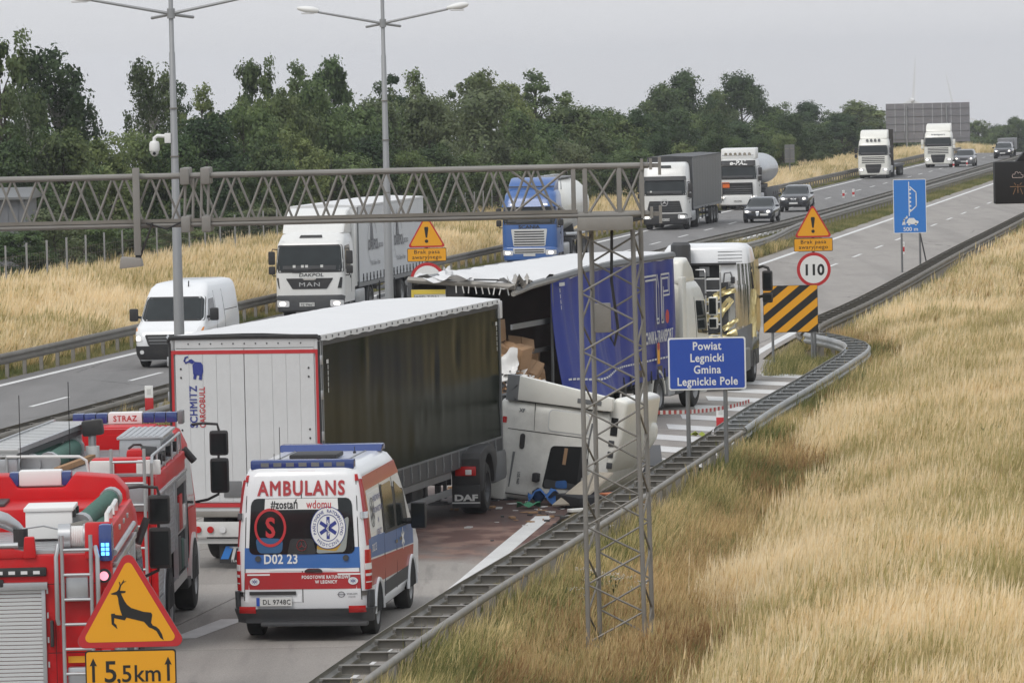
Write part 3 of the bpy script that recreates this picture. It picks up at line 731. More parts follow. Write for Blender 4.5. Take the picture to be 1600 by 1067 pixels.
leaf_pale = tree_mat('pale_leaves', (.065, .090, .040), (.125, .160, .075), (.20, .235, .12))
leaf_birch = tree_mat('birch_leaves', (.036, .060, .027), (.086, .12, .053), (.165, .205, .092))
bark = M('bark', (.06, .052, .042), .9, var=.35, vs=4)
bark_birch = M('birch_bark', (.42, .41, .38), .8, var=.4, vs=6, stretch=(1, 1, .3), dirt=.5)
def crown_mesh(kind, seed, mat, n=7000):
    """unit tree 10 m tall: clumps of leaf sprays spread through a lumpy crown"""
    rg = random.Random(seed); vs = []; fs = []; limbs = []
    def leafq(p, nrm, sz, droop=0.0):
        if nrm is None: nrm = Vector((rg.gauss(0, 1), rg.gauss(0, 1), rg.gauss(0, 1)))
        n_ = nrm.normalized()*1.1+Vector((rg.gauss(0, .55), rg.gauss(0, .55), rg.gauss(.25, .5))); u = Vector((rg.gauss(0, 1), rg.gauss(0, 1), rg.gauss(0, .6)-droop)); w = n_.cross(u).normalized(); u = w.cross(n_).normalized()
        b = len(vs); l = sz*rg.uniform(.7, 1.3); k = l*.36
        vs.extend([p-u*l*.5, p+w*k-u*.05*l, p+u*l*.5, p-w*k+u*.05*l]); fs.append((b, b+1, b+2, b+3))
    blobs = []
    if kind == 'bush':
        for _ in range(34):
            a = rg.random()*2*PI; z = rg.uniform(1.2, 9.2); prof = math.sin(PI*min(1, (z+1.4)/11.2))**.7
            q = 3.6*prof*rg.uniform(.35, 1); blobs.append((Vector((q*math.cos(a), q*math.sin(a), z)), rg.uniform(.75, 1.5)))
    elif kind == 'tall':
        for _ in range(36):
            a = rg.random()*2*PI; z = 2+7.6*rg.random()**.85; prof = math.sin(PI*min(1, (z-.6)/10.0))**.8
            q = 2.5*prof*rg.uniform(.2, 1.05); blobs.append((Vector((q*math.cos(a), q*math.sin(a), z)), rg.uniform(.45, 1.05)))
    elif kind == 'birch':
        for _ in range(40):
            a = rg.random()*2*PI; z = rg.uniform(3.0, 9.7); prof = (1-(z-3)/7.4)**.6*.9+.25
            q = 2.2*prof*rg.uniform(.25, 1.05); blobs.append((Vector((q*math.cos(a), q*math.sin(a), z)), rg.uniform(.4, .75)))
    elif kind == 'airy':
        for _ in range(26):
            a = rg.random()*2*PI; z = 2.5+7.2*rg.random(); prof = math.sin(PI*min(1, (z-.5)/10.5))
            q = 2.3*prof*rg.uniform(.2, 1.1); blobs.append((Vector((q*math.cos(a), q*math.sin(a), z)), rg.uniform(.35, .8)))
    elif kind == 'dense':
        for _ in range(44):
            a = rg.random()*2*PI; z = 1.0+8.2*rg.random()**.9; prof = math.sin(PI*min(1, (z+1.6)/11.6))**.75
            q = 3.2*prof*math.sqrt(rg.uniform(.1, 1.1)); blobs.append((Vector((q*math.cos(a), q*math.sin(a), z)), rg.uniform(.6, 1.25)))
    per = n//len(blobs)
    for c, r in blobs:
        limbs.append(c)
        nsub = 9; subs = []
        for _ in range(nsub):
            d = Vector((rg.gauss(0, 1), rg.gauss(0, 1), rg.gauss(0, .8))).normalized(); subs.append(c+d*r*rg.uniform(.55, 1.05))
        for i in range(per):
            s = subs[i % nsub]
            if kind == 'birch':
                p = s+Vector((rg.gauss(0, .12), rg.gauss(0, .12), -abs(rg.gauss(0, .75)))); leafq(p, p-c, .20, 1.2)
            else:
                p = s+Vector((rg.gauss(0, .3), rg.gauss(0, .3), rg.gauss(0, .22)))*r*.95; leafq(p, p-c, .27 if kind != 'airy' else .2)
    me = bpy.data.meshes.new('crown'); me.from_pydata([tuple(v) for v in vs], [], fs); me.materials.append(mat)
    mb = MB(); th = 8.6
    mb.path([(0, 0, -1), (.1, .05, 1.5), (-.05, .1, 4), (.1, 0, 6.5), (0, 0, th)], .2, 8, rr=[.26, .2, .15, .09, .02])
    for c in limbs[:18]:
        z0 = max(.8, c.z-1.6); mb.path([(0, .05, z0), (c.x*.5, c.y*.5, z0+.9), (c.x, c.y, c.z)], .05, 5, rr=[.07, .05, .015])
    tm = mb.mesh('trunk', bark_birch if kind == 'birch' else bark)
    return me, tm
TREES = {}
for nm, kd, sd_, mt, n in (('bush_a', 'bush', 1, leaf_mid, 15000), ('bush_b', 'bush', 2, leaf_dark, 15000), ('bush_c', 'bush', 3, leaf_pale, 13000), ('tall_a', 'tall', 4, leaf_dark, 13000), ('tall_b', 'tall', 5, leaf_mid, 12000),
                          ('birch_a', 'birch', 6, leaf_birch, 8500), ('birch_b', 'birch', 7, leaf_birch, 7000), ('dense_a', 'dense', 11, leaf_dark, 15000), ('dense_b', 'dense', 12, leaf_mid, 14000), ('airy_a', 'airy', 8, leaf_mid, 7000), ('airy_b', 'airy', 9, leaf_dark, 6500)):
    TREES[nm] = crown_mesh(kd, sd_, mt, n)
def tree(kind, x, y, h, wd, label, group, name='tree', rz=0.0, z=None):
    c, t = TREES[kind]
    o = thing(name, label, 'tree', (x, y, relief(x, y) if z is None else z), rz, group); o.scale = (wd, wd, h/10.0)
    link('trunk', t, o); link('crown', c, o)
    return o
TREE_TABLE = [
    ('tall_a', -22.8, 230.7, 10.4, 0.64, 'dark tree cut by the picture edge, taller than the bushes by the grey hut', 'trees behind the motorway fence'),
    ('birch_a', -20.5, 232.8, 10.3, 1.05, 'broad weeping birch, the highest tree left of the first lamp post', 'trees behind the motorway fence'),
    ('birch_b', -20.2, 215.7, 8.3, 0.65, 'weeping birch with a pale bare trunk beside the broad tall birch', 'trees behind the motorway fence'),
    ('birch_b', -19.2, 234.5, 7.5, 0.49, 'smaller weeping birch at the edge of the sky gap', 'trees behind the motorway fence'),
    ('birch_a', -18.0, 260.3, 10.0, 0.74, 'slender birch right behind the first lamp post and dome camera', 'trees behind the motorway fence'),
    ('airy_b', -17.7, 275.0, 9.1, 0.52, 'thin tree peeping out just right of the first lamp post', 'trees behind the motorway fence'),
    ('airy_a', -16.2, 271.8, 8.5, 0.68, 'loose light tree between the first lamp post and a dark pointed top', 'trees behind the motorway fence'),
    ('tall_a', -14.0, 285.4, 9.8, 0.52, 'dark pointed treetop standing above the white lorry with black lettering', 'trees behind the motorway fence'),
    ('airy_a', -12.3, 302.1, 10.0, 0.76, 'feathery tree with gaps, left of the slim dark tree near the second lamp post', 'trees behind the motorway fence'),
    ('tall_b', -10.4, 307.8, 9.9, 0.58, 'slim dark tree just left of the second lamp post', 'trees behind the motorway fence'),
    ('airy_b', -7.6, 325.4, 9.4, 0.81, 'open tree crown crossed by the second lamp post', 'trees behind the motorway fence'),
    ('airy_a', -6.3, 339.4, 9.9, 0.83, 'feathery tree rising right of the second lamp post', 'trees behind the motorway fence'),
    ('airy_b', -4.1, 347.1, 8.5, 0.65, 'thin treetop above the exclamation mark warning sign in the median', 'trees behind the motorway fence'),
    ('tall_a', -1.9, 360.7, 9.6, 0.73, 'dark tall tree above the round pale bush left of the blue lorry', 'trees behind the motorway fence'),
    ('airy_a', 2.2, 385.7, 9.9, 1.15, 'leaning feathery tree above the blue lorry', 'trees behind the motorway fence'),
    ('tall_b', 0.3, 361.7, 8.7, 0.64, 'mid green tree between two taller tops left of the blue lorry', 'trees behind the motorway fence'),
    ('dense_b', 4.4, 387.1, 7.3, 0.56, 'lower green tree above the white tank of the blue lorry', 'trees behind the motorway fence'),
    ('dense_a', 6.6, 400.9, 6.8, 0.69, 'dark tree behind the end of the gantry truss', 'trees behind the motorway fence'),
    ('dense_b', 9.1, 416.4, 6.6, 0.53, 'rounded tree left of the great dark trees', 'trees behind the motorway fence'),
    ('dense_a', 13.1, 441.0, 8.5, 0.72, 'broad dark tree behind the white lorry with a star badge', 'trees behind the motorway fence'),
    ('dense_a', 16.0, 465.5, 9.6, 0.84, 'highest dark tree of the pair behind the white lorry with a star badge', 'trees behind the motorway fence'),
    ('dense_a', 19.6, 481.4, 7.8, 0.63, 'narrower dark tree behind the tanker lorry', 'trees behind the motorway fence'),
    ('dense_a', 23.1, 503.3, 9.4, 0.82, 'tall pointed dark tree right of the tanker lorry', 'trees behind the motorway fence'),
    ('dense_b', 27.5, 524.3, 6.3, 0.76, 'medium tree above the dark car and grey roadside sign', 'trees behind the motorway fence'),
    ('dense_a', 32.6, 556.3, 6.5, 0.81, 'dark tree above the grey sign seen from behind', 'trees behind the motorway fence'),
    ('dense_b', 37.6, 587.2, 5.8, 0.74, 'medium green tree left of the large tree by the big sign back', 'trees behind the motorway fence'),
    ('dense_a', 43.1, 621.7, 7.1, 1.12, 'large spreading tree touching the back of the big road sign', 'trees behind the motorway fence'),
    ('airy_a', 41.3, 604.2, 7.3, 1.51, 'twiggy light top beside the back of the big road sign', 'trees behind the motorway fence'),
    ('bush_b', -21.0, 213.4, 6.0, 0.56, 'nearest, along the fence, dark bushy tree under the weeping birches', 'bushes massed behind the motorway fence'),
    ('dense_b', -20.5, 223.2, 6.5, 0.71, 'second, along the fence, dark bushy tree under the weeping birches', 'bushes massed behind the motorway fence'),
    ('bush_b', -18.7, 215.8, 6.3, 0.54, 'third, along the fence, dark bushy tree under the weeping birches', 'bushes massed behind the motorway fence'),
    ('dense_b', -18.1, 226.5, 5.9, 0.57, 'fourth, along the fence, dark bushy tree under the weeping birches', 'bushes massed behind the motorway fence'),
    ('bush_a', -19.3, 202.3, 2.6, 0.42, 'nearest, along the fence, low dark shrub left of the white van', 'bushes massed behind the motorway fence'),
    ('bush_c', -18.2, 204.7, 3.0, 0.41, 'second, along the fence, low dark shrub left of the white van', 'bushes massed behind the motorway fence'),
    ('bush_a', -17.3, 208.1, 2.9, 0.40, 'third, along the fence, low dark shrub left of the white van', 'bushes massed behind the motorway fence'),
    ('bush_a', -16.5, 216.4, 2.2, 0.48, 'fourth, along the fence, low dark shrub left of the white van', 'bushes massed behind the motorway fence'),
    ('bush_c', -15.8, 225.3, 2.0, 0.50, 'fifth, along the fence, low dark shrub left of the white van', 'bushes massed behind the motorway fence'),
    ('bush_a', -17.2, 241.1, 6.3, 0.49, 'nearest, along the fence, bushy tree behind the camera lamp post', 'bushes massed behind the motorway fence'),
    ('dense_b', -15.8, 240.8, 5.9, 0.57, 'second, along the fence, bushy tree behind the camera lamp post', 'bushes massed behind the motorway fence'),
    ('bush_a', -15.2, 249.6, 5.9, 0.57, 'third, along the fence, bushy tree behind the camera lamp post', 'bushes massed behind the motorway fence'),
    ('bush_b', -14.5, 247.8, 6.7, 0.68, 'nearest, along the fence, rounded tree above the white van', 'bushes massed behind the motorway fence'),
    ('bush_a', -13.2, 255.9, 7.5, 0.54, 'second, along the fence, rounded tree above the white van', 'bushes massed behind the motorway fence'),
    ('bush_a', -13.9, 229.0, 1.7, 0.38, 'nearest, along the fence, low shrub just above the white van', 'bushes massed behind the motorway fence'),
    ('bush_b', -12.9, 236.4, 2.2, 0.40, 'second, along the fence, low shrub just above the white van', 'bushes massed behind the motorway fence'),
    ('bush_c', -11.9, 242.1, 2.2, 0.46, 'third, along the fence, low shrub just above the white van', 'bushes massed behind the motorway fence'),
    ('bush_a', -12.8, 263.3, 8.0, 0.52, 'nearest, along the fence, green bushy tree above the white lettered lorry', 'bushes massed behind the motorway fence'),
    ('bush_b', -11.3, 263.8, 8.0, 0.50, 'second, along the fence, green bushy tree above the white lettered lorry', 'bushes massed behind the motorway fence'),
    ('dense_b', -10.2, 274.1, 8.6, 0.65, 'third, along the fence, green bushy tree above the white lettered lorry', 'bushes massed behind the motorway fence'),
    ('bush_a', -8.9, 285.8, 7.7, 0.75, 'fourth, along the fence, green bushy tree above the white lettered lorry', 'bushes massed behind the motorway fence'),
    ('bush_b', -11.4, 243.9, 5.4, 0.43, 'nearest, along the fence, dark shrub seen through the gantry truss', 'bushes massed behind the motorway fence'),
    ('dense_b', -10.2, 251.1, 5.8, 0.52, 'second, along the fence, dark shrub seen through the gantry truss', 'bushes massed behind the motorway fence'),
    ('bush_a', -9.1, 263.3, 5.0, 0.64, 'third, along the fence, dark shrub seen through the gantry truss', 'bushes massed behind the motorway fence'),
    ('bush_b', -7.2, 272.2, 5.5, 0.57, 'fourth, along the fence, dark shrub seen through the gantry truss', 'bushes massed behind the motorway fence'),
    ('bush_c', -7.5, 287.4, 7.6, 0.67, 'nearest, along the fence, grey green bushy tree behind the second lamp post', 'bushes massed behind the motorway fence'),
    ('bush_a', -5.9, 299.8, 7.6, 0.72, 'second, along the fence, grey green bushy tree behind the second lamp post', 'bushes massed behind the motorway fence'),
    ('bush_c', -4.5, 298.0, 7.7, 0.67, 'third, along the fence, grey green bushy tree behind the second lamp post', 'bushes massed behind the motorway fence'),
    ('bush_c', -2.0, 317.9, 8.1, 0.90, 'rounded pale green tree above the median warning sign', 'bushes massed behind the motorway fence'),
    ('bush_a', -5.7, 272.2, 5.0, 0.45, 'nearest, along the fence, leafy shrub between second lamp post and blue lorry', 'bushes massed behind the motorway fence'),
    ('bush_b', -3.9, 282.5, 5.0, 0.52, 'second, along the fence, leafy shrub between second lamp post and blue lorry', 'bushes massed behind the motorway fence'),
    ('dense_b', -2.4, 304.5, 4.3, 0.57, 'third, along the fence, leafy shrub between second lamp post and blue lorry', 'bushes massed behind the motorway fence'),
    ('bush_a', -0.6, 311.3, 3.8, 0.59, 'fourth, along the fence, leafy shrub between second lamp post and blue lorry', 'bushes massed behind the motorway fence'),
    ('dense_b', 0.4, 333.9, 7.1, 0.68, 'nearest, along the fence, bushy tree behind the blue lorry', 'bushes massed behind the motorway fence'),
    ('bush_a', 2.2, 346.1, 6.6, 0.64, 'second, along the fence, bushy tree behind the blue lorry', 'bushes massed behind the motorway fence'),
    ('dense_a', 4.5, 355.4, 7.3, 0.84, 'third, along the fence, bushy tree behind the blue lorry', 'bushes massed behind the motorway fence'),
    ('bush_a', 6.2, 361.8, 7.0, 0.64, 'fourth, along the fence, bushy tree behind the blue lorry', 'bushes massed behind the motorway fence'),
    ('dense_b', 8.5, 377.8, 6.5, 0.72, 'fifth, along the fence, bushy tree behind the blue lorry', 'bushes massed behind the motorway fence'),
    ('bush_a', 1.1, 298.4, 4.8, 0.44, 'nearest, along the fence, low green shrub behind the blue lorry', 'bushes massed behind the motorway fence'),
    ('bush_c', 3.7, 323.6, 4.7, 0.51, 'second, along the fence, low green shrub behind the blue lorry', 'bushes massed behind the motorway fence'),
    ('bush_b', 6.1, 341.0, 4.0, 0.44, 'third, along the fence, low green shrub behind the blue lorry', 'bushes massed behind the motorway fence'),
    ('bush_a', 8.2, 342.8, 4.4, 0.57, 'fourth, along the fence, low green shrub behind the blue lorry', 'bushes massed behind the motorway fence'),
    ('bush_b', 9.9, 378.4, 6.7, 0.65, 'nearest, along the fence, dark bushy tree behind the tanker lorry', 'bushes massed behind the motorway fence'),
    ('dense_a', 13.1, 411.0, 6.4, 0.71, 'second, along the fence, dark bushy tree behind the tanker lorry', 'bushes massed behind the motorway fence'),
    ('bush_a', 15.3, 420.4, 6.5, 0.67, 'third, along the fence, dark bushy tree behind the tanker lorry', 'bushes massed behind the motorway fence'),
    ('bush_b', 16.8, 419.1, 6.2, 0.61, 'fourth, along the fence, dark bushy tree behind the tanker lorry', 'bushes massed behind the motorway fence'),
    ('dense_a', 18.9, 433.1, 5.2, 0.94, 'fifth, along the fence, dark bushy tree behind the tanker lorry', 'bushes massed behind the motorway fence'),
    ('bush_a', 22.2, 452.4, 5.0, 0.67, 'sixth, along the fence, dark bushy tree behind the tanker lorry', 'bushes massed behind the motorway fence'),
    ('bush_b', 26.1, 481.5, 4.9, 0.79, 'seventh, along the fence, dark bushy tree behind the tanker lorry', 'bushes massed behind the motorway fence'),
    ('dense_b', 22.8, 456.9, 5.6, 0.62, 'nearest, along the fence, bushy tree left of the big board', 'bushes massed behind the motorway fence'),
    ('dense_a', 25.0, 459.9, 5.6, 0.62, 'second, along the fence, bushy tree left of the big board', 'bushes massed behind the motorway fence'),
    ('bush_b', 28.1, 477.1, 4.7, 0.77, 'third, along the fence, bushy tree left of the big board', 'bushes massed behind the motorway fence'),
    ('dense_b', 33.0, 524.2, 4.5, 0.91, 'fourth, along the fence, bushy tree left of the big board', 'bushes massed behind the motorway fence'),
    ('dense_a', 33.8, 517.3, 5.1, 0.84, 'fifth, along the fence, bushy tree left of the big board', 'bushes massed behind the motorway fence'),
    ('bush_b', 38.0, 544.1, 3.5, 0.73, 'sixth, along the fence, bushy tree left of the big board', 'bushes massed behind the motorway fence'),
    ('dense_b', 41.9, 571.1, 3.4, 1.00, 'seventh, along the fence, bushy tree left of the big board', 'bushes massed behind the motorway fence'),
    ('bush_b', 10.3, 351.7, 5.2, 0.44, 'nearest, along the fence, low dark bush near the grey roadside sign', 'bushes massed behind the motorway fence'),
    ('bush_a', 12.0, 355.4, 4.5, 0.44, 'second, along the fence, low dark bush near the grey roadside sign', 'bushes massed behind the motorway fence'),
    ('bush_b', 15.3, 381.3, 5.0, 0.48, 'third, along the fence, low dark bush near the grey roadside sign', 'bushes massed behind the motorway fence'),
    ('bush_a', 17.5, 401.8, 4.5, 0.45, 'fourth, along the fence, low dark bush near the grey roadside sign', 'bushes massed behind the motorway fence'),
    ('bush_b', 20.2, 408.8, 4.1, 0.38, 'fifth, along the fence, low dark bush near the grey roadside sign', 'bushes massed behind the motorway fence'),
    ('bush_a', 23.8, 443.4, 4.2, 0.42, 'sixth, along the fence, low dark bush near the grey roadside sign', 'bushes massed behind the motorway fence'),
    ('bush_b', 64.7, 879.6, 7.1, 0.79, 'hazy blue green tree of the distant wood beyond the crest', 'hazy trees beyond the crest'),
    ('dense_a', 59.9, 804.2, 5.7, 0.72, 'hazy blue green tree of the distant wood beyond the crest', 'hazy trees beyond the crest'),
    ('bush_a', 64.4, 850.6, 5.6, 0.77, 'hazy blue green tree of the distant wood beyond the crest', 'hazy trees beyond the crest'),
    ('bush_b', 60.7, 786.8, 5.4, 0.71, 'hazy blue green tree of the distant wood beyond the crest', 'hazy trees beyond the crest'),
    ('dense_a', 65.5, 837.8, 5.2, 0.75, 'hazy blue green tree of the distant wood beyond the crest', 'hazy trees beyond the crest'),
    ('bush_a', 61.6, 771.2, 5.4, 0.69, 'hazy blue green tree of the distant wood beyond the crest', 'hazy trees beyond the crest'),
    ('bush_b', 68.6, 844.6, 5.0, 0.76, 'hazy blue green tree of the distant wood beyond the crest', 'hazy trees beyond the crest'),
    ('dense_a', 72.0, 872.2, 5.6, 0.78, 'hazy blue green tree of the distant wood beyond the crest', 'hazy trees beyond the crest'),
    ('bush_a', 68.2, 812.1, 5.2, 0.73, 'hazy blue green tree of the distant wood beyond the crest', 'hazy trees beyond the crest'),
    ('bush_b', 70.2, 818.9, 4.9, 0.74, 'hazy blue green tree of the distant wood beyond the crest', 'hazy trees beyond the crest'),
    ('dense_a', 69.0, 794.3, 4.9, 0.71, 'hazy blue green tree of the distant wood beyond the crest', 'hazy trees beyond the crest'),
    ('bush_a', 68.1, 770.0, 4.8, 0.69, 'hazy blue green tree of the distant wood beyond the crest', 'hazy trees beyond the crest'),
    ('bush_b', 79.0, 883.2, 4.9, 0.79, 'hazy blue green tree of the distant wood beyond the crest', 'hazy trees beyond the crest'),
    ('dense_a', 80.4, 885.7, 5.2, 0.80, 'hazy blue green tree of the distant wood beyond the crest', 'hazy trees beyond the crest'),
    ('bush_a', 76.0, 825.0, 7.9, 0.74, 'hazy blue green tree of the distant wood beyond the crest', 'hazy trees beyond the crest'),
    ('bush_b', 80.2, 852.7, 6.7, 0.77, 'hazy blue green tree of the distant wood beyond the crest', 'hazy trees beyond the crest'),
    ('dense_a', 81.4, 853.5, 7.0, 0.77, 'hazy blue green tree of the distant wood beyond the crest', 'hazy trees beyond the crest'),
    ('bush_a', 74.8, 774.4, 6.2, 0.70, 'hazy blue green tree of the distant wood beyond the crest', 'hazy trees beyond the crest'),
    ('bush_b', 76.0, 780.1, 5.9, 0.70, 'hazy blue green tree of the distant wood beyond the crest', 'hazy trees beyond the crest'),
    ('dense_a', 76.4, 772.9, 7.1, 0.70, 'hazy blue green tree of the distant wood beyond the crest', 'hazy trees beyond the crest'),
    ('bush_a', 79.3, 785.1, 7.4, 0.71, 'hazy blue green tree of the distant wood beyond the crest', 'hazy trees beyond the crest'),
    ('bush_b', 79.5, 777.0, 5.7, 0.70, 'hazy blue green tree of the distant wood beyond the crest', 'hazy trees beyond the crest'),
    ('dense_a', 17.5, 108.0, 8.5, 0.62, 'dark tree out beyond the straw slope', 'trees beyond the straw slope'),
    ('bush_b', 19.0, 118.0, 8.5, 0.62, 'dark tree out beyond the straw slope', 'trees beyond the straw slope'),
    ('dense_a', 20.5, 128.0, 8.5, 0.62, 'dark tree out beyond the straw slope', 'trees beyond the straw slope'),
    ('bush_b', 22.0, 139.0, 8.5, 0.62, 'dark tree out beyond the straw slope', 'trees beyond the straw slope'),
    ('dense_a', 23.5, 150.0, 8.5, 0.62, 'dark tree out beyond the straw slope', 'trees beyond the straw slope'),
    ('bush_b', 25.0, 162.0, 8.5, 0.62, 'dark tree out beyond the straw slope', 'trees beyond the straw slope'),
    ('dense_a', 27.0, 175.0, 8.5, 0.62, 'dark tree out beyond the straw slope', 'trees beyond the straw slope'),
    ('bush_b', 29.0, 188.0, 8.5, 0.62, 'dark tree out beyond the straw slope', 'trees beyond the straw slope'),
    ('dense_a', 32.0, 202.0, 8.5, 0.62, 'dark tree out beyond the straw slope', 'trees beyond the straw slope'),
    ('bush_b', 19.5, 98.0, 8.5, 0.62, 'dark tree out beyond the straw slope', 'trees beyond the straw slope'),
    ('dense_a', 25.0, 130.0, 8.5, 0.62, 'dark tree out beyond the straw slope', 'trees beyond the straw slope'),
    ('bush_b', 29.0, 158.0, 8.5, 0.62, 'dark tree out beyond the straw slope', 'trees beyond the straw slope'),
]
for k_, x_, y_, h_, w_, l_, g_ in TREE_TABLE:
    tree(k_, x_, y_, h_, w_, l_, g_, {'bir': 'birch_tree', 'tal': 'tall_tree', 'air': 'slender_tree', 'bus': 'bushy_tree', 'den': 'leafy_tree'}[k_[:3]], random.uniform(0, 6.28))
# ------------------------------------------------------------------ ambulance (local +Y forward, origin under the rear bumper)
def star_of_life(d, x, y, r):
    for k in range(3):
        a = PI*k/3; c, s_ = math.cos(a), math.sin(a); w = r*.17
        d.poly([(x+c*u-s_*v, y+s_*u+c*v) for u, v in ((-w, -r), (w, -r), (w, r), (-w, r))])
def serpent(d, x, y, r):
    d.rect(x-r*.035, x+r*.035, y-r*.75, y+r*.75)
    pts = [(x+math.sin(t*PI*3.2)*r*(.20-.08*t), y-r*.6+1.15*r*t) for t in [i/14 for i in range(15)]]
    d.line(pts, r*.08)
def ring_text(d, txt, x, y, r, size, a0, a1, inside=False, bold=.006):
    n = len(txt)
    for i, ch in enumerate(txt):
        a = a0+(a1-a0)*(i+.5)/n
        rr_ = r; px_, py_ = x+rr_*math.cos(a), y+rr_*math.sin(a)
        rot = a-PI/2 if not inside else a+PI/2
        d.text(ch, px_, py_, size, bold, rot=rot)
def roundel(sh, parent, face, t, z, r, off, ink=print_navy, words=True):
    sh.decal(D2().disc(0, 0, r), 'emblem_ground', sign_white, parent, face, t, z, off)
    d = D2().ring(0, 0, r*.965, r, 40).ring(0, 0, r*.60, r*.635, 40)
    star_of_life(d, 0, 0, r*.52); sh.decal(d, 'emblem', ink, parent, face, t, z, off+.003)
    s_ = D2(); serpent(s_, 0, 0, r*.5); sh.decal(s_, 'emblem_serpent', sign_white, parent, face, t, z, off+.006)
    if words:
        w = D2(); ring_text(w, 'PAŃSTWOWE RATOWNICTWO', 0, 0, r*.71, r*.22, R(205), R(-25)); ring_text(w, 'MEDYCZNE', 0, 0, r*.88, r*.22, R(222), R(318), True)
        sh.decal(w, 'lettering', ink, parent, face, t, z, off+.004)
def mercedes_star(r, k=.16):
    d = D2().ring(0, 0, r*.86, r, 36)
    for i in range(3):
        a = PI/2+2*PI*i/3; c, s_ = math.cos(a), math.sin(a)
        d.poly([(c*r*.9, s_*r*.9), (-s_*r*k, c*r*k), (s_*r*k, -c*r*k)])
    return d
def ambulance(loc, rz):
    t = thing('ambulance', 'white ambulance with red and blue bands and AMBULANS over its rear window', 'ambulance', loc, rz)
    S = Shell([(.34, .93, 5.72, .10, .16), (.50, .985, 5.80, .03, .18), (1.0, .995, 5.78, .03, .18), (1.22, .99, 5.5, .035, .17), (1.42, .985, 5.05, .045, .16), (1.9, .955, 4.45, .085, .16), (2.25, .915, 4.05, .13, .16),
               (2.45, .875, 3.85, .16, .18), (2.56, .82, 3.7, .21, .2), (2.62, .72, 3.5, .32, .2)])
    mb = MB(); S.skin(mb, n=6); mb.build('body', van_white, t, smooth=40)
    S.zmap = [(0, 0), (.3, .29), (.5, .545), (.665, .675), (.8, .79), (1.13, 1.04), (1.24, 1.10), (1.55, 1.41), (2.16, 2.14), (2.215, 2.185), (2.45, 2.44), (3, 3)]
    B = lambda nm, mt, q, off=.006, **k: S.patch(nm, mt, t, 'B', q, off, **k)
    # rear doors: gap, window, bands
    B('door_gap', glass_gap, [(-.006, .56), (.006, .56), (.006, 2.42), (-.006, 2.42)], .004, nt=1)
    for sg in (-1, 1): B('door_gap', glass_gap, [(sg*.885-.006, .60), (sg*.885+.006, .60), (sg*.82+.006, 2.4), (sg*.82-.006, 2.4)], .004, nt=1)
    B('blue_band', amb_blue, [(-.87, 1.24), (.87, 1.24), (.86, 1.55), (-.86, 1.55)], .007)
    B('white_band', van_white, [(-.5, 1.17), (.5, 1.17), (.40, 1.24), (-.40, 1.24)], .009)
    B('red_band', amb_red, [(-.87, .80), (.87, .80), (.87, 1.13), (-.87, 1.13)], .007)
    for sg in (-1, 1):
        B('pillar_band', amb_red, [(sg*.985 if sg > 0 else -1.055, 1.56), (1.055 if sg > 0 else -.985, 1.56), (.935 if sg > 0 else -.865, 2.42), (.865 if sg > 0 else -.935, 2.42)], .007, nt=4)
        B('tail_lamp', lens_red, [(sg*1.03-.09, .78), (sg*1.03+.09, .78), (sg*1.03+.08, 1.50), (sg*1.03-.08, 1.50)], .022, nt=5, skirt=.04)
        for z0, z1, mt in ((1.18, 1.30, lens_clear), (1.04, 1.09, lens_clear), (.91, .93, lens_clear)):
            B('tail_lamp_band', mt, [(sg*1.03-.085, z0), (sg*1.03+.085, z0), (sg*1.03+.085, z1), (sg*1.03-.085, z1)], .026, nt=5)
        for z in (.72, 1.94): B('door_hinge', chrome, [(sg*.95-.07, z-.04), (sg*.95+.07, z-.04), (sg*.95+.07, z+.04), (sg*.95-.07, z+.04)], .03, nt=3)
        B('fog_lamp', lens_red, [(sg*.80-.10, .42), (sg*.80+.10, .42), (sg*.80+.10, .50), (sg*.80-.10, .50)], .11)
        B('clearance_lamp', lens_red, [(sg*.83-.025, 2.40), (sg*.83+.025, 2.40), (sg*.82+.02, 2.49), (sg*.82-.02, 2.49)], .02, nt=2)
        B('door_knob', dark_grey, [(sg*.66-.045, 1.345), (sg*.66+.045, 1.345), (sg*.66+.045, 1.435), (sg*.66-.045, 1.435)], .03, nt=6, rc=.045)
    B('rear_window', glass, [(-.80, 1.45), (.80, 1.45), (.755, 2.16), (-.755, 2.16)], .012, rc=.09, nt=14)
    B('badge_panel', black_plastic, [(-.22, 1.45), (.22, 1.45), (.17, 1.66), (-.17, 1.66)], .018, rc=.04)
    sb = mercedes_star(.075); S.decal(sb, 'badge', chrome, t, 'B', -.0, 1.575, .03)
    B('window_sticker', sign_white, [(-.555, 2.02), (.555, 2.02), (.545, 2.155), (-.545, 2.155)], .018, nt=4)
    S.decal(D2().text('#zostań', .0, -.04, .145, .03, .82, space=1.05), 'lettering', print_black, t, 'B', -.255, 2.075, .022)
    S.decal(D2().text('wdomu', .0, -.04, .145, .012, .82, space=1.05), 'lettering', print_red, t, 'B', .265, 2.075, .022)
    S.decal(D2().text('AMBULANS', 0, 0, .275, .032, .84, space=1.16), 'lettering', amb_red, t, 'B', -.0, 2.215, .012)
    d = D2().ring(0, 0, .205, .24, 40); d.text('S', 0, -.115, .34, .03, .95); S.decal(d, 'emblem', print_red, t, 'B', -.47, 1.80, .02)
    B('folded_jacket', M('dim_blue', (.03, .10, .22), .7), [(-.66, 1.47), (-.30, 1.47), (-.28, 1.66), (-.70, 1.68)], .014, rc=.06); B('folded_sheet', M('dim_cloth', (.30, .32, .30), .8), [(.22, 1.46), (.66, 1.48), (.72, 1.95), (.24, 1.62)], .0135, rc=.05); B('yellow_strap', M('dim_yellow', (.45, .26, .03), .6), [(.22, 1.52), (.52, 1.49), (.60, 1.60), (.26, 1.66)], .0138, rc=.03)
    roundel(S, t, 'B', .40, 1.79, .265, .018)
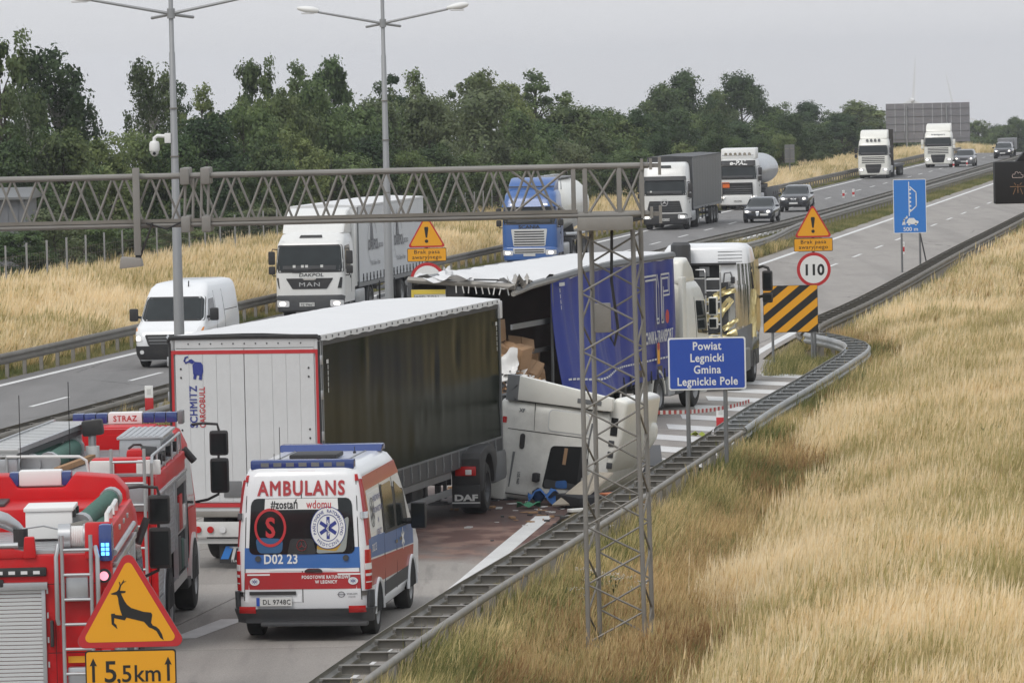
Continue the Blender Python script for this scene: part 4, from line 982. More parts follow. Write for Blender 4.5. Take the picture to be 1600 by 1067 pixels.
    S.decal(D2().text('D02 23', 0, 0, .20, .022, .82, space=1.06), 'lettering', sign_white, t, 'B', -.32, 1.315, .012)
    S.decal(D2().text('POGOTOWIE RATUNKOWE', 0, .0, .088, .035, .60, space=1.12).text('W LEGNICY', 0, -.095, .088, .035, .64, space=1.12), 'lettering', sign_white, t, 'B', .355, 1.005, .012)
    for x in (-.72, .76): roundel(S, t, 'B', x, .955, .075, .012, words=False)
    for x in (-.66, .70): B('sticker', sign_white, [(x-.17, 1.075), (x+.17, 1.075), (x+.17, 1.105), (x-.17, 1.105)], .011, nt=2)
    B('door_handle', black_plastic, [(.04, 1.145), (.30, 1.145), (.30, 1.20), (.04, 1.20)], .035, rc=.02); B('handle_dish', chrome, [(.02, 1.11), (.32, 1.11), (.28, 1.235), (.06, 1.235)], .012, rc=.05)
    B('plate_light_bar', black_plastic, [(-.80, .705), (-.10, .705), (-.10, .765), (-.80, .765)], .035)
    B('number_plate', plate_white, [(-.70, .50), (-.16, .50), (-.16, .665), (-.70, .665)], .05); S.decal(D2().rect(-.265, -.215, -.08, .08), 'plate_band', sign_blue, t, 'B', -.43, .583, .054)
    S.decal(D2().text('DL 9748C', .03, -.05, .13, .01, .70, space=1.12), 'lettering', print_black, t, 'B', -.42, .583, .055)
    d = D2().ring(0, 0, .04, .052, 20).rect(-.06, .06, -.006, .006); d.text('WIKOM', .16, -.005, .045, .01); d.text('pojazdy', .16, -.05, .035); S.decal(d, 'lettering', print_grey, t, 'B', .58, .70, .01)
    B('bumper', dark_grey, [(-1.16, .30), (1.16, .30), (1.17, .465), (-1.17, .465)], .09, nt=14, skirt=.10)
    for sg in (-1, 1): B('bumper_corner', dark_grey, [(sg*1.07-.10, .44), (sg*1.07+.10, .44), (sg*1.05+.08, .76), (sg*1.05-.07, .76)], .06, nt=5, skirt=.07)
    bx('bumper_step', dark_grey, t, -.62, .98, -.14, .05, .25, .31, .02); bx('underside', glass_gap, t, -.8, .8, .3, 5.3, .24, .45)
    B('plate_recess', van_white, [(-.87, .57), (-.02, .57), (-.02, .70), (-.87, .70)], .008, nt=2)
    # sides
    for f, sg in (('R', 1), ('L', -1)):
        P = lambda nm, mt, q, off=.006, **k: S.patch(nm, mt, t, f, q, off, **k)
        P('side_blue_band', amb_blue, [(.22, 1.22), (5.0, 1.02), (4.98, 1.36), (.22, 1.52)], .006, nt=14)
        P('side_red_band', amb_red, [(.22, .80), (4.9, .70), (5.0, 1.0), (.22, 1.19)], .006, nt=14)
        P('roof_red_band', amb_red, [(.32, 2.22), (3.95, 2.22), (3.75, 2.43), (.36, 2.43)], .007, nt=10)
        P('side_panel', sign_white, [(.5, 1.56), (1.7, 1.56), (1.65, 2.16), (.52, 2.16)], .006)
        P('corner_band', amb_red, [(.2, 1.5), (.42, 1.5), (.34, 2.4), (.26, 2.4)], .007)
        P('rear_trim', dark_grey, [(.2, .34), (.75, .34), (.75, .62), (.2, .62)], .012); P('sill_trim', dark_grey, [(1.75, .52), (4.7, .52), (4.7, .72), (1.75, .72)], .012)
        P('side_window', glass_mid, [(1.95, 1.48), (3.02, 1.46), (2.96, 2.17), (1.95, 2.17)], .012, rc=.07); P('cab_window', glass_mid, [(3.22, 1.44), (4.42, 1.40), (4.12, 1.92), (3.30, 2.14)], .012, rc=.06)
        P('black_surround', black_plastic, [(1.84, 1.44), (4.48, 1.36), (4.2, 1.95), (1.84, 2.2)], .008, rc=.08)
        for y in (1.80, 3.12): P('door_gap', glass_gap, [(y, .5), (y+.012, .5), (y+.012, 2.4), (y, 2.4)], .008, nt=1)
        for y in (2.9, 3.35): P('door_handle', chrome, [(y, 1.20), (y+.18, 1.20), (y+.18, 1.25), (y, 1.25)], .03)
        d = D2().ring(0, 0, .20, .225, 32); star_of_life(d, 0, 0, .18); S.decal(d, 'emblem', print_grey, t, f, .78*1, 1.86, .012)
        d = D2(); [d.text(w_, 0, .12-.17*i, .12, .01) for i, w_ in enumerate(('PAŃSTWOWE', 'RATOWNICTWO', 'W', 'LEGNICY'))]; S.decal(d, 'lettering', print_navy, t, f, 1.33, 1.88, .012)
        S.decal(D2().text('D02 23', 0, 0, .16, .01), 'lettering', sign_white, t, f, .7, 1.29, .012)
        d = D2(); star_of_life(d, 0, 0, .17); S.decal(d, 'emblem', sign_white, t, f, 3.8, 1.2, .012)
        for y in (1.02, 4.72):
            arch = MB(); pr = [(y+.43*math.cos(a), .36+.45*math.sin(a)) for a in [PI*i/12 for i in range(13)]]
            arch.prism(pr, sg*.90, sg*(1.006)); arch.build('wheel_arch', glass_gap, t)
            lip = MB(); pts = [(sg*1.008, y+.46*math.cos(a), .36+.48*math.sin(a)) for a in [PI*i/14 for i in range(15)]]; lip.path(pts, .028, 6); lip.build('wheel_arch_lip', van_white, t)
            wheel(t, sg*.86, y, .36, .25, sg, rim_grey)
        m = MB().box(sg*1.06, sg*1.30, 4.30, 4.44, 1.30, 1.72).build('mirror', black_plastic, t, bevel=.04); MB().box(sg*1.08, sg*1.28, 4.285, 4.30, 1.33, 1.69).build('mirror_glass', glass, m); tb('mirror_arm', black_plastic, t, (sg*.96, 4.35, 1.42), (sg*1.12, 4.37, 1.42), .05)
    # roof equipment
    bar = MB(); bar.box(-.78, .78, .24, .46, 2.555, 2.70).build('rear_light_bar', navy_lens, t, bevel=.03)
    for i in range(7): bx('light_module', mid_grey, t, -.62+i*.19, -.50+i*.19, .232, .25, 2.60, 2.66)
    bar = MB(); bar.prism([(3.05, 2.61), (3.55, 2.61), (3.45, 2.72), (3.15, 2.72)], -.80, .80).build('front_light_bar', navy_lens, t, bevel=.03)
    bx('roof_hatch', black_plastic, t, -.36, .36, 1.3, 2.05, 2.63, 2.70, .02); bx('brake_lamp', lens_red, t, -.2, .2, .20, .24, 2.50, 2.54)
    for x in (-.55, .55):
        MB().path([(x, .6, 2.615), (x, 3.2, 2.615)], .018, 6).build('roof_rail', mid_grey, t)
    for x, y, h in ((-.45, 1.0, .5), (-.5, .75, .12), (.45, 2.6, .08)): MB().tube((x, y, 2.6), (x, y, 2.64+h), .006, 5).tube((x, y, 2.6), (x, y, 2.65), .025, 8).build('antenna', black_plastic, t)
    S.patch('windscreen', glass_mid, t, 'F', [(-.88, 1.45), (.88, 1.45), (.8, 2.15), (-.8, 2.15)], .01, rc=.06); S.patch('grille', black_plastic, t, 'F', [(-.5, .75), (.5, .75), (.5, 1.05), (-.5, 1.05)], .02)
    for sg in (-1, 1): S.patch('headlamp', lens_clear, t, 'F', [(sg*.75-.16, .8), (sg*.75+.16, .8), (sg*.75+.16, 1.08), (sg*.75-.16, 1.08)], .02)
    return t
ambulance((-3.20, 75.9, .0), R(-6.6))

# ------------------------------------------------------------------ fire engines (local +Y forward, origin under the rear)
def fire_mirrors(t, y, x, z):
    MB().path([(x-.28, y-.02, z+.62), (x-.1, y-.05, z+.64), (x+.13, y-.06, z+.62), (x+.16, y-.06, z+.5)], .022, 8).build('mirror_arm', black_plastic, t)
    MB().path([(x-.25, y, z-.62), (x-.05, y-.04, z-.58), (x+.12, y-.06, z-.5), (x+.14, y-.06, z-.4)], .022, 8).build('mirror_arm', black_plastic, t)
    tb('mirror_arm', black_plastic, t, (x+.14, y-.06, z-.1), (x+.14, y-.06, z+.2), .02)
    for z0, z1 in ((z+.12, z+.52), (z-.48, z+.08)):
        m = MB().box(x, x+.30, y-.10, y+.02, z0, z1).build('mirror', black_plastic, t, bevel=.05); MB().box(x+.03, x+.27, y-.106, y-.098, z0+.05, z1-.05).build('mirror_glass', glass, m)
def slats(t, name, mat, x0, x1, z0, z1, y, n, face='B', yy=None):
    """a roller shutter: one shutter part with each slat its own object"""
    return None
def roller(parent, mat, face, a0, a1, z0, z1, pos, n):
    fr = MB()
    if face == 'B': fr.box(a0-.05, a0, pos-.03, pos+.02, z0, z1).box(a1, a1+.05, pos-.03, pos+.02, z0, z1).box(a0-.05, a1+.08, pos-.07, pos+.02, z1, z1+.09)
    else: fr.box(pos-.02, pos+.03, a0-.03, a0, z0, z1).box(pos-.02, pos+.03, a1, a1+.03, z0, z1).box(pos-.02, pos+.05, a0-.03, a1+.03, z1, z1+.07)
    f = fr.build('shutter', alu, parent, bevel=.006); h = (z1-z0)/n
    if face == 'B': me = MB().prism([(0, 0), (-.012, .006), (-.012, h-.010), (0, h-.004)], a0, a1).mesh('slat', mat, smooth=30)
    else: me = MB().prism([(0, 0), (.012, .006), (.012, h-.010), (0, h-.004)], a0, a1, 'Y').mesh('slat', mat, smooth=30)
    for i in range(n): link('slat', me, f, (0, pos, z0+i*h) if face == 'B' else (pos, 0, z0+i*h))
    return f
def ladder(t, x0, x1, y, z0, z1, n, name='rear_ladder', lean=0.0):
    l = MB(); l.tube((x0, y-lean, z0), (x0, y, z1), .025, 8).tube((x1, y-lean, z0), (x1, y, z1), .025, 8)
    o = l.build(name, alu, t)
    for i in range(n):
        f = (i+.4)/n; MB().tube((x0, y-lean*(1-f), z0+(z1-z0)*f), (x1, y-lean*(1-f), z0+(z1-z0)*f), .02, 8).build('rung', alu, o)
    return o
def fire_engine_near(loc, rz):
    t = thing('fire_engine', 'red fire engine nearest the camera with pale rear roller shutter and lit blue beacon', 'fire engine', loc, rz)
    W = 1.25
    # body: side walls, rear wall with shutter opening, deck, raised cab roof
    MB().box(-W, W, .04, 4.9, .55, 2.62).build('body', fire_red, t, bevel=.05)
    bx('deck', alu, t, -W+.12, W-.12, .12, 4.8, 2.622, 2.66)
    for k in range(16): bx('deck_rib', alu, t, -W+.14, W-.14, .2+.28*k, .26+.28*k, 2.66, 2.668)
    # raised rim of the deck: rear corner posts and sides
    rim = MB(); rim.prism([(.0, 2.55), (.35, 2.55), (.28, 2.98), (.08, 3.0)], .93, W+.01); rim.build('deck_rim', fire_red, t, bevel=.04)
    rim = MB(); rim.prism([(.0, 2.55), (.35, 2.55), (.28, 2.98), (.08, 3.0)], -W-.01, -.93); rim.build('deck_rim', fire_red, t, bevel=.04)
    MB().box(W-.14, W+.01, .35, 4.6, 2.55, 2.92).build('deck_side', fire_red, t, bevel=.04); MB().box(-W-.01, -W+.14, .35, 4.6, 2.55, 2.92).build('deck_side', fire_red, t, bevel=.04)
    MB().prism([(.18, 2.58), (.34, 2.58), (.32, 2.84), (.20, 2.84)], 0, .12, 'Y').build('rear_rim_step', fire_red, t, bevel=.02)
    MB().prism([(-W, 2.58), (.20, 2.58), (.20, 2.66), (.05, 2.70), (-W, 2.70)], .02, .14, 'Y').build('rear_rim', fire_red, t, bevel=.02)
    MB().path([(-1.2, .05, 2.74), (.12, .05, 2.74)], .035, 8).build('rear_rail', alu, t)
    for y0 in (.75, 1.9): MB().path([(1.16, y0, 2.93), (1.16, y0+.04, 3.03), (1.16, y0+.75, 3.05), (1.16, y0+.8, 2.93)], .03, 8).build('side_rail', plastic_film, t)
    MB().path([(W+.02, .3, 2.60), (W+.02, 4.5, 2.60)], .04, 8).build('shutter_rail', alu, t)
    # rear face
    roller(t, shutter_pale, 'B', -W+.05, .39, .95, 2.20, .02, 26)
    bx('shutter_strip', alu, t, -W, .43, -.05, .03, .90, .96, .01)
    for x in (-.5, .20): bx('shutter_lock', black_plastic, t, x-.05, x+.05, -.075, -.03, .93, 1.05, .015); bx('lock_button', lens_red, t, x-.02, x+.02, -.085, -.07, .98, 1.02)
    bx('rear_pump_bay', black_plastic, t, -W, .42, -.03, .05, .35, .86, .03); MB().lathe([(-.05, .0), (-.05, .16), (.1, .2), (.1, .0)], (-.1, -.05, .55), 'Y').build('tow_hitch', rim_grey, t)
    bx('warning_light_strip', black_plastic, t, -W+.02, .46, -.01, .05, 2.36, 2.47, .02)
    for i in range(11): bx('strip_lamp', lens_clear, t, -1.2+.15*i, -1.12+.15*i, -.02, .0, 2.39, 2.43)
    bx('strip_camera', black_plastic, t, -.22, -.06, -.06, .03, 2.24, 2.33, .02); bx('rear_handle', black_plastic, t, .49, .53, -.05, .04, 1.50, 1.82, .012)
    ladder(t, .66, 1.01, -.10, .45, 2.86, 8, 'rear_ladder', .0)
    for z in (2.05, .95): bx('step_plate', alu, t, .69, .97, -.06, .035, z, z+.30, .03)
    MB().path([(.60, -.08, 1.78), (.59, -.12, 1.85), (.59, -.12, 2.60), (.62, -.06, 2.75)], .028, 8).build('grab_rail', alu, t); MB().path([(1.08, -.08, 1.78), (1.09, -.12, 1.85), (1.09, -.12, 2.60), (1.06, -.06, 2.72)], .028, 8).build('grab_rail', alu, t)
    tb('round_lamp_housing', black_plastic, t, (1.16, -.03, 2.35), (1.16, .06, 2.35), .085, 20); tb('round_lamp', lamp_pink, t, (1.16, -.045, 2.35), (1.16, .0, 2.35), .055, 20)
    bcn = MB().box(1.10, 1.27, -.03, .30, 2.52, 2.98).build('beacon', navy_lens, t, bevel=.05)
    for i in range(2):
        for k in range(3): bx('beacon_lamp', lamp_blue, bcn, 1.135+.055*i, 1.175+.055*i, -.045, .0, 2.60+.055*k, 2.64+.055*k)
    MB().prism([(1.10, .60), (1.26, .60), (1.26, 2.22), (1.14, 2.22), (1.10, 2.0)], -.06, .05, 'Y').build('corner_panel', fire_red, t, bevel=.05)
    bx('rear_bumper', fire_red, t, .46, W+.02, -.10, .06, .30, .72, .06); bx('bumper_grille', black_plastic, t, .82, 1.12, -.115, -.09, .40, .62)
    for i in range(4): bx('grille_bar', alu, t, .82+.09*i, .84+.09*i, -.125, -.11, .40, .62)
    for z in (1.42, 2.26): bx('panel_seam', glass_gap, t, .46, 1.09, -.0215, -.012, z, z+.008)
    bx('panel_seam', glass_gap, t, .555, .562, -.021, -.011, .75, 2.5)
    for z in (.95, 1.25, 1.55, 1.85, 2.15): bx('hinge', alu, t, .455, .475, -.02, .0, z, z+.07)
    bx('warning_label', sign_yellow, t, .70, .90, -.025, -.02, 1.30, 1.38); bx('warning_label', plate_white, t, 1.12, 1.22, -.068, -.06, 1.30, 1.45); bx('rear_lamp', lens_red, t, 1.13, 1.23, -.075, -.06, 1.02, 1.22, .01); bx('rear_lamp', lens_amber, t, 1.13, 1.23, -.075, -.06, .88, 1.0, .01)
    for y in (1.5, 2.4, 3.2): bx('rim_latch', alu, t, W-.02, W+.03, y, y+.12, 2.78, 2.84, .006)
    # right and left side shutters
    for sg in (-1, 1):
        for k in range(3): roller(t, shutter, 'S', .30+1.42*k, 1.62+1.42*k, .75, 2.42, sg*(W+.012), 26) if sg > 0 else bx('side_shutter', shutter, t, -W-.02, -W+.02, .3+1.42*k, 1.62+1.42*k, .75, 2.42)
    # cab in front with raised red roof and small light bar
    C = Shell([(.55, 1.2, 7.3, 4.95, .2), (1.0, 1.25, 7.4, 4.95, .25), (1.9, 1.24, 7.35, 4.95, .3), (2.6, 1.18, 7.05, 4.95, .3), (2.82, 1.1, 6.8, 4.95, .3), (2.90, .95, 6.5, 5.1, .3)])
    mb = MB(); C.skin(mb, n=5); mb.build('cab', fire_red, t, smooth=40)
    C.patch('windscreen', glass_mid, t, 'F', [(-1.1, 1.6), (1.1, 1.6), (1.05, 2.5), (-1.05, 2.5)], .01, rc=.08)
    for f in 'RL': C.patch('cab_window', glass_mid, t, f, [(5.4, 1.7), (6.9, 1.7), (6.7, 2.4), (5.4, 2.4)], .01, rc=.08)
    MB().prism([(-1.24, 2.64), (1.24, 2.64), (1.2, 3.05), (1.05, 3.22), (.52, 3.27), (.40, 3.10), (-.22, 3.10), (-.32, 3.27), (-1.1, 3.27), (-1.24, 3.1)], 4.35, 4.95, 'Y').build('roof_fairing', fire_red, t, bevel=.05)
    MB().box(-.20, .36, 4.45, 4.75, 3.12, 3.32).build('roof_light_bar', sign_white, t, bevel=.03); bx('light_bar_end', navy_lens, t, -.32, -.20, 4.45, 4.75, 3.12, 3.30, .02); bx('light_bar_end', navy_lens, t, .36, .48, 4.45, 4.75, 3.12, 3.30, .02)
    bx('roof_panel', dark_grey, t, -1.0, -.3, 3.3, 4.2, 2.95, 2.99, .01); bx('roof_cover', fire_red, t, -1.15, 1.1, 2.95, 4.35, 2.63, 2.95, .06)
    for sg in (1, -1):
        if sg > 0: fire_mirrors(t, 7.05, 1.33, 2.25)
        for y in (1.6, 6.1):
            MB().prism([(y+.6*math.cos(a), .52+.6*math.sin(a)) for a in [PI*i/12 for i in range(13)]], sg*1.0, sg*(W+.004)).build('wheel_arch', glass_gap, t)
            wheel(t, sg*1.08, y, .52, .32, sg)
    bx('chassis', black_plastic, t, -1.0, 1.0, .1, 7.2, .35, .58)
    MB().tube((1.3, 4.9, 2.3), (1.42, 5.0, 2.62), .05, 8).build('work_lamp', black_plastic, t)
    MB().tube((-.18, 4.6, 3.36), (-.18, 4.6, 4.3), .006, 5).build('antenna', black_plastic, t)
    # roof gear that belongs to the deck
    MB().path([(-.50, .6, 3.0), (-.25, .55, 3.06), (-.07, .55, 3.0), (.05, .6, 2.92), (.1, .62, 2.86)], .10, 12, rr=[.11, .11, .10, .08, .07]).lathe([(-.14, .02), (-.14, .13), (.10, .12), (.14, .07)], (-.35, .5, 2.86), 'Y', 14).build('water_monitor', alu, t)
    tb('valve', black_plastic, t, (.12, .5, 2.68), (.12, .5, 2.90), .09, 10); MB().path([(.14, .5, 2.9), (.4, .52, 2.93), (.66, .55, 2.86)], .012, 6).build('valve_pipe', alu, t)
    return t
fire_engine_near((-6.18, 62.0, .016), R(1.0))
bxt = thing('equipment_box', 'pale grey metal box on the deck of the nearest fire engine', 'box', (-6.18, 62.0, .016), R(1.0))
MB().box(.12, .70, 1.3, 2.1, 2.70, 3.04).build('box', sign_white, bxt, bevel=.02); MB().box(.10, .72, 1.28, 2.12, 3.04, 3.09).build('lid', sign_white, bxt, bevel=.015)
for y in (1.35, 1.9): MB().box(.70, .74, y, y+.10, 2.96, 3.05).build('latch', black_plastic, bxt)
hose = M('green_hose', (.05, .13, .10), .7, var=.2, vs=9, bump=.4, bs=60); hose_grey = M('grey_hose', (.20, .19, .17), .8, var=.25, vs=9, bump=.4, bs=60)
def suction(loc, rz, p0, p1, label, r=.10, mat=None):
    t = thing('suction_hose', label, 'hose', loc, rz, 'suction hoses stowed on the fire engines'); p0, p1 = Vector(p0), Vector(p1)
    n = 18; pts = [p0.lerp(p1, i/n) for i in range(n+1)]
    MB().path(pts, r, 14, rr=[r*(1+.04*(i % 2)) for i in range(n+1)]).build('hose', mat or hose, t)
    d = (p1-p0).normalized()
    for p, s_ in ((p0, -1), (p1, 1)): MB().tube(p-d*.02*s_, p+d*.13*s_, r*1.22, 14).build('coupling', alu, t)
    return t
suction((-6.18, 62.0, .016), R(1.0), (.80, 1.6, 2.86), (1.05, 3.3, 3.02), 'green suction hose with metal coupling on the nearest fire engine', .115)
suction((-6.18, 62.0, .016), R(1.0), (.98, 1.3, 2.76), (1.05, 3.0, 2.80), 'second green hose lying lower beside the red deck rim', .10)
suction((-6.18, 62.0, .016), R(1.0), (.72, .42, 2.80), (.92, .42, 2.80), 'short silver grey coupling piece behind the top of the rear ladder', .13, plastic_film)
hr = thing('hose_bundle', 'grey flat hose bundle beside the pale box on the nearest deck', 'hose', (-6.18, 62.0, .016), R(1.0))
for k in range(4): MB().path([(.66, .9+.12*k, 2.72+.035*k), (.85, .95+.12*k, 2.76+.035*k), (1.05, .9+.12*k, 2.73+.035*k)], .06, 10).build('hose_fold', hose_grey, hr)

def fire_engine_far(loc, rz):
    t = thing('fire_engine', 'second red fire engine with STRAZ light bar and open equipment bay, ahead of the first', 'fire engine', loc, rz); W = 1.25
    MB().box(-W, W-.1, 0.0, 5.3, .62, 2.60).build('body', fire_red, t, bevel=.04)
    MB().box(W-.1, W, .0, .14, .62, 2.60).build('corner_post', fire_red, t, bevel=.03)
    MB().box(W-.1, W, .14, 5.3, 2.32, 2.60).build('side_panel', fire_red, t, bevel=.03); MB().box(W-.1, W-.005, .14, 5.3, .62, .78).build('side_sill', alu, t)
    MB().box(W-.03, W+.03, .1, 5.3, 2.28, 2.33).build('shutter_rail', alu, t, bevel=.008)
    bx('deck', alu, t, -W+.06, W-.06, .05, 5.25, 2.605, 2.64)
    for k in range(24): bx('deck_rib', alu, t, -W+.1, W-.1, .12+.215*k, .17+.215*k, 2.64, 2.648)
    roller(t, shutter, 'S', .18, 1.72, .80, 2.28, W-.03, 22); roller(t, shutter, 'S', 1.80, 3.3, 1.22, 2.28, W-.03, 16)
    # open bay
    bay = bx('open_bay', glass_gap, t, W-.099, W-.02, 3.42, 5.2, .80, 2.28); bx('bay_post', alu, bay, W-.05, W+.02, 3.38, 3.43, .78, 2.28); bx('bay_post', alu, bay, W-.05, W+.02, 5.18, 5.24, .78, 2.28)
    bx('bay_shelf', alu, bay, W-.03, W+.0, 3.45, 5.18, 1.42, 1.45); bx('bay_roll', shutter, bay, W-.02, W+.03, 3.44, 5.18, 2.16, 2.27, .01)
    for k, (y0, y1, z0, z1, mt) in enumerate([(3.5, 3.9, 1.46, 1.9, mid_grey), (3.95, 4.5, 1.46, 2.0, fire_red), (4.55, 5.1, 1.46, 1.8, plastic_film), (3.5, 4.1, .84, 1.38, dark_grey), (4.2, 4.6, .84, 1.3, hose), (4.65, 5.1, .84, 1.25, mid_grey)]): bx('stowed_kit', mt, bay, W-.02, W+.012, y0, y1, z0, z1, .01)
    # rear face and ladder
    bx('rear_panel', fire_red, t, -1.2, .72, -.02, .02, .7, 2.55, .01); ladder(t, .62, 1.10, -.12, .5, 3.02, 8, 'rear_ladder'); bx('ladder_plate', alu, t, .58, 1.14, -.05, .0, 2.10, 2.50, .01)
    bx('rear_box', fire_red, t, .30, 1.15, .15, .55, 2.64, 2.86, .03)
    for x in (.30, .98): bx('box_end', plastic_film, t, x-.02, x+.34, .10, .16, 2.62, 2.84, .05)
    MB().path([(1.16, .02, 2.15), (1.20, -.04, 2.3), (1.20, -.04, 2.80), (1.20, .1, 2.9), (1.20, 5.0, 2.9), (1.20, 5.1, 2.62)], .022, 8).build('deck_rail', alu, t)
    for y in (.9, 2.2, 3.5, 4.6): tb('rail_post', alu, t, (1.20, y, 2.6), (1.20, y, 2.9), .016); 
    for y in (1.4, 2.0, 3.0, 4.0): MB().lathe([(-.02, .0), (-.02, .07), (.10, .085), (.10, .0)], (1.13, y, 2.76), 'X', 12).build('side_lamp', black_plastic, t)
    MB().path([(-.95, .25, 2.92), (.12, .25, 2.90), (.22, .25, 2.84), (.26, .25, 2.64)], .022, 8).build('cross_rail', plastic_film, t); tb('rail_post', alu, t, (-.95, .25, 2.62), (-.95, .25, 2.92), .02)
    # cab
    C = Shell([(.55, 1.2, 7.5, 5.35, .2), (1.0, 1.25, 7.6, 5.35, .25), (1.7, 1.24, 7.55, 5.35, .3), (2.6, 1.17, 7.1, 5.35, .3), (2.86, 1.08, 6.85, 5.35, .3), (2.93, .95, 6.6, 5.5, .3)])
    mb = MB(); C.skin(mb, n=5); mb.build('cab', fire_red, t, smooth=40)
    C.patch('windscreen', glass_mid, t, 'F', [(-1.1, 1.6), (1.1, 1.6), (1.0, 2.55), (-1.0, 2.55)], .01, rc=.08)
    for f in 'RL':
        C.patch('cab_window', glass_mid, t, f, [(5.6, 1.65), (7.0, 1.6), (6.8, 2.42), (5.6, 2.42)], .01, rc=.08)
        C.patch('window_post', black_plastic, t, f, [(5.5, .9), (5.56, .9), (5.56, 2.6), (5.5, 2.6)], .02, nt=1)
    bar = bx('light_bar', sign_white, t, -.05, .49, 6.5, 6.8, 2.96, 3.14, .02); S_ = D2().text('STRAZ', 0, -.045, .125, .02, .95, space=1.1); S_.lay('lettering', print_red, bar, lambda x, y: Vector((.22+x, 6.495, 3.05+y)))
    for x0, x1 in ((-.62, -.06), (.50, 1.05)):
        for k in range(3): w_ = (x1-x0)/3; bx('blue_lens', navy_lens, bar, x0+w_*k+.006, x0+w_*(k+1)-.006, 6.5, 6.8, 2.97, 3.13, .015)
    bx('light_bar_end', mid_grey, bar, 1.06, 1.14, 6.48, 6.82, 2.94, 3.15, .015); bx('cab_hatch', fire_red, t, -.85, .75, 5.6, 6.3, 2.90, 2.97, .03)
    MB().prism([(5.36, 2.6), (5.6, 2.95), (5.36, 2.95)], -1.0, 1.0).build('cab_rear_slope', fire_red, t)
    fire_mirrors(t, 6.95, 1.52, 2.28); MB().tube((1.22, 5.45, 2.62), (1.38, 5.5, 2.42), .06, 10).build('work_lamp', black_plastic, t)
    # searchlight mast
    tb('mast_base', sign_white, t, (-.02, 3.6, 2.64), (-.02, 3.6, 2.82), .11, 14); tb('mast', alu, t, (-.02, 3.6, 2.82), (-.02, 3.6, 3.0), .06, 10); MB().box(-.17, .15, 3.5, 3.75, 2.98, 3.22, Matrix.Rotation(-.1, 3, 'Y')).build('searchlight', black_plastic, t, bevel=.04)
    for sg in (1, -1):
        for y in (1.75, 6.45):
            lip = MB(); lip.prism([(y+.70*math.cos(a), .55+.68*math.sin(a)) for a in [PI*i/14 for i in range(15)]], sg*1.0, sg*(W+.03 if y > 3 else W+.0)); lip.build('mudguard', plastic_film if y > 3 else alu, t)
            lip = MB(); lip.prism([(y+.62*math.cos(a), .50+.64*math.sin(a)) for a in [PI*i/14 for i in range(15)]], sg*1.02, sg*(W+.036)); lip.build('wheel_arch', glass_gap, t)
            wheel(t, sg*1.12, y, .55, .34, sg)
    bx('chassis', black_plastic, t, -1.0, 1.0, .1, 7.2, .40, .62); bx('step', black_plastic, t, .9, W+.02, 5.2, 5.75, .45, .6, .02); bx('front_bumper', plastic_film, t, -W, W, 7.45, 7.8, .5, .95, .06)
    MB().tube((-.2, 2.0, 2.64), (-.2, 2.0, 3.9), .007, 5).build('antenna', black_plastic, t)
    return t
fire_engine_far((-6.50, 74.6, .016), R(-1.0))
FT = ((-6.50, 74.6, .016), R(-1.0))
def gear(name, label, cat): return thing(name, label, cat, FT[0], FT[1])
g = gear('roof_locker', 'ribbed aluminium locker on the roof of the second fire engine', 'locker')
MB().prism([(.48, 2.66), (1.14, 2.66), (1.12, 2.98), (.50, 2.98)], 2.5, 4.7, 'Y').build('locker', alu, g, bevel=.02); MB().box(.46, 1.16, 2.46, 4.74, 2.98, 3.02).build('lid', alu, g, bevel=.01)
for k in range(7): MB().box(.50+.09*k, .55+.09*k, 2.48, 4.72, 3.02, 3.03).build('rib', alu, g)
for k in range(3): MB().box(1.13, 1.15, 2.55, 4.65, 2.70+.09*k, 2.74+.09*k).build('rib', alu, g)
g = gear('portable_pump', 'small red portable pump lying on the second fire engine roof', 'pump')
MB().box(.72, 1.0, 1.15, 1.55, 2.76, 2.92).build('housing', fire_red, g, bevel=.06); MB().lathe([(-.12, .0), (-.12, .15), (.1, .13), (.1, .0)], (1.06, 1.3, 2.82), 'X', 14).build('engine', black_plastic, g); MB().path([(.74, 1.35, 2.92), (.82, 1.35, 2.98), (.92, 1.35, 2.98), (.98, 1.35, 2.92)], .02, 6).build('handle', black_plastic, g)
MB().box(.66, 1.12, 1.1, 1.6, 2.65, 2.76).build('tray', alu, g)
def roof_ladder():
    g = gear('extension_ladder', 'long aluminium extension ladder strapped on the second fire engine roof', 'ladder')
    a, b = Vector((-1.40, .35, 2.92)), Vector((-.72, 4.6, 3.05)); d = b-a; w = Vector((.62, -.11, 0))
    for k, z in ((0, 0), (1, .09)):
        o = Vector((.02*k, 0, z)); rm = MB()
        for q in (Vector((0, 0, 0)), w):
            p0, p1 = a+o+q, b+o+q; u = (p1-p0).normalized(); s_ = w.normalized()*.02; h = Vector((0, 0, .035))
            rm.add([p0-s_-h, p0+s_-h, p0+s_+h, p0-s_+h, p1-s_-h, p1+s_-h, p1+s_+h, p1-s_+h], [(0, 1, 2, 3), (4, 5, 6, 7), (0, 1, 5, 4), (1, 2, 6, 5), (2, 3, 7, 6), (3, 0, 4, 7)])
        rl = rm.build('ladder_rails', dark_grey if k == 0 else alu, g)
        for i in range(19):
            f = (i+.5)/19; p = a+o+d*f
            r_ = MB(); r_.box(-.3, .3, -.07, .07, -.012, .012)
            link('rung', r_.mesh('rung', shutter_pale) if i == 0 and k == 0 else bpy.data.meshes['rung_plate'], rl, p+w*.5, (0, 0, math.atan2(w.y, w.x)))
    MB().box(-1.2, -.8, .3, .5, 2.66, 2.88).build('ladder_cradle', alu, g, bevel=.02); MB().box(-.7, -.25, 4.2, 4.4, 2.66, 2.98).build('ladder_cradle', alu, g, bevel=.02)
    return g
rp_ = MB().box(-.3, .3, -.07, .07, -.012, .012).mesh('rung_plate', shutter_pale)
_rl = roof_ladder()
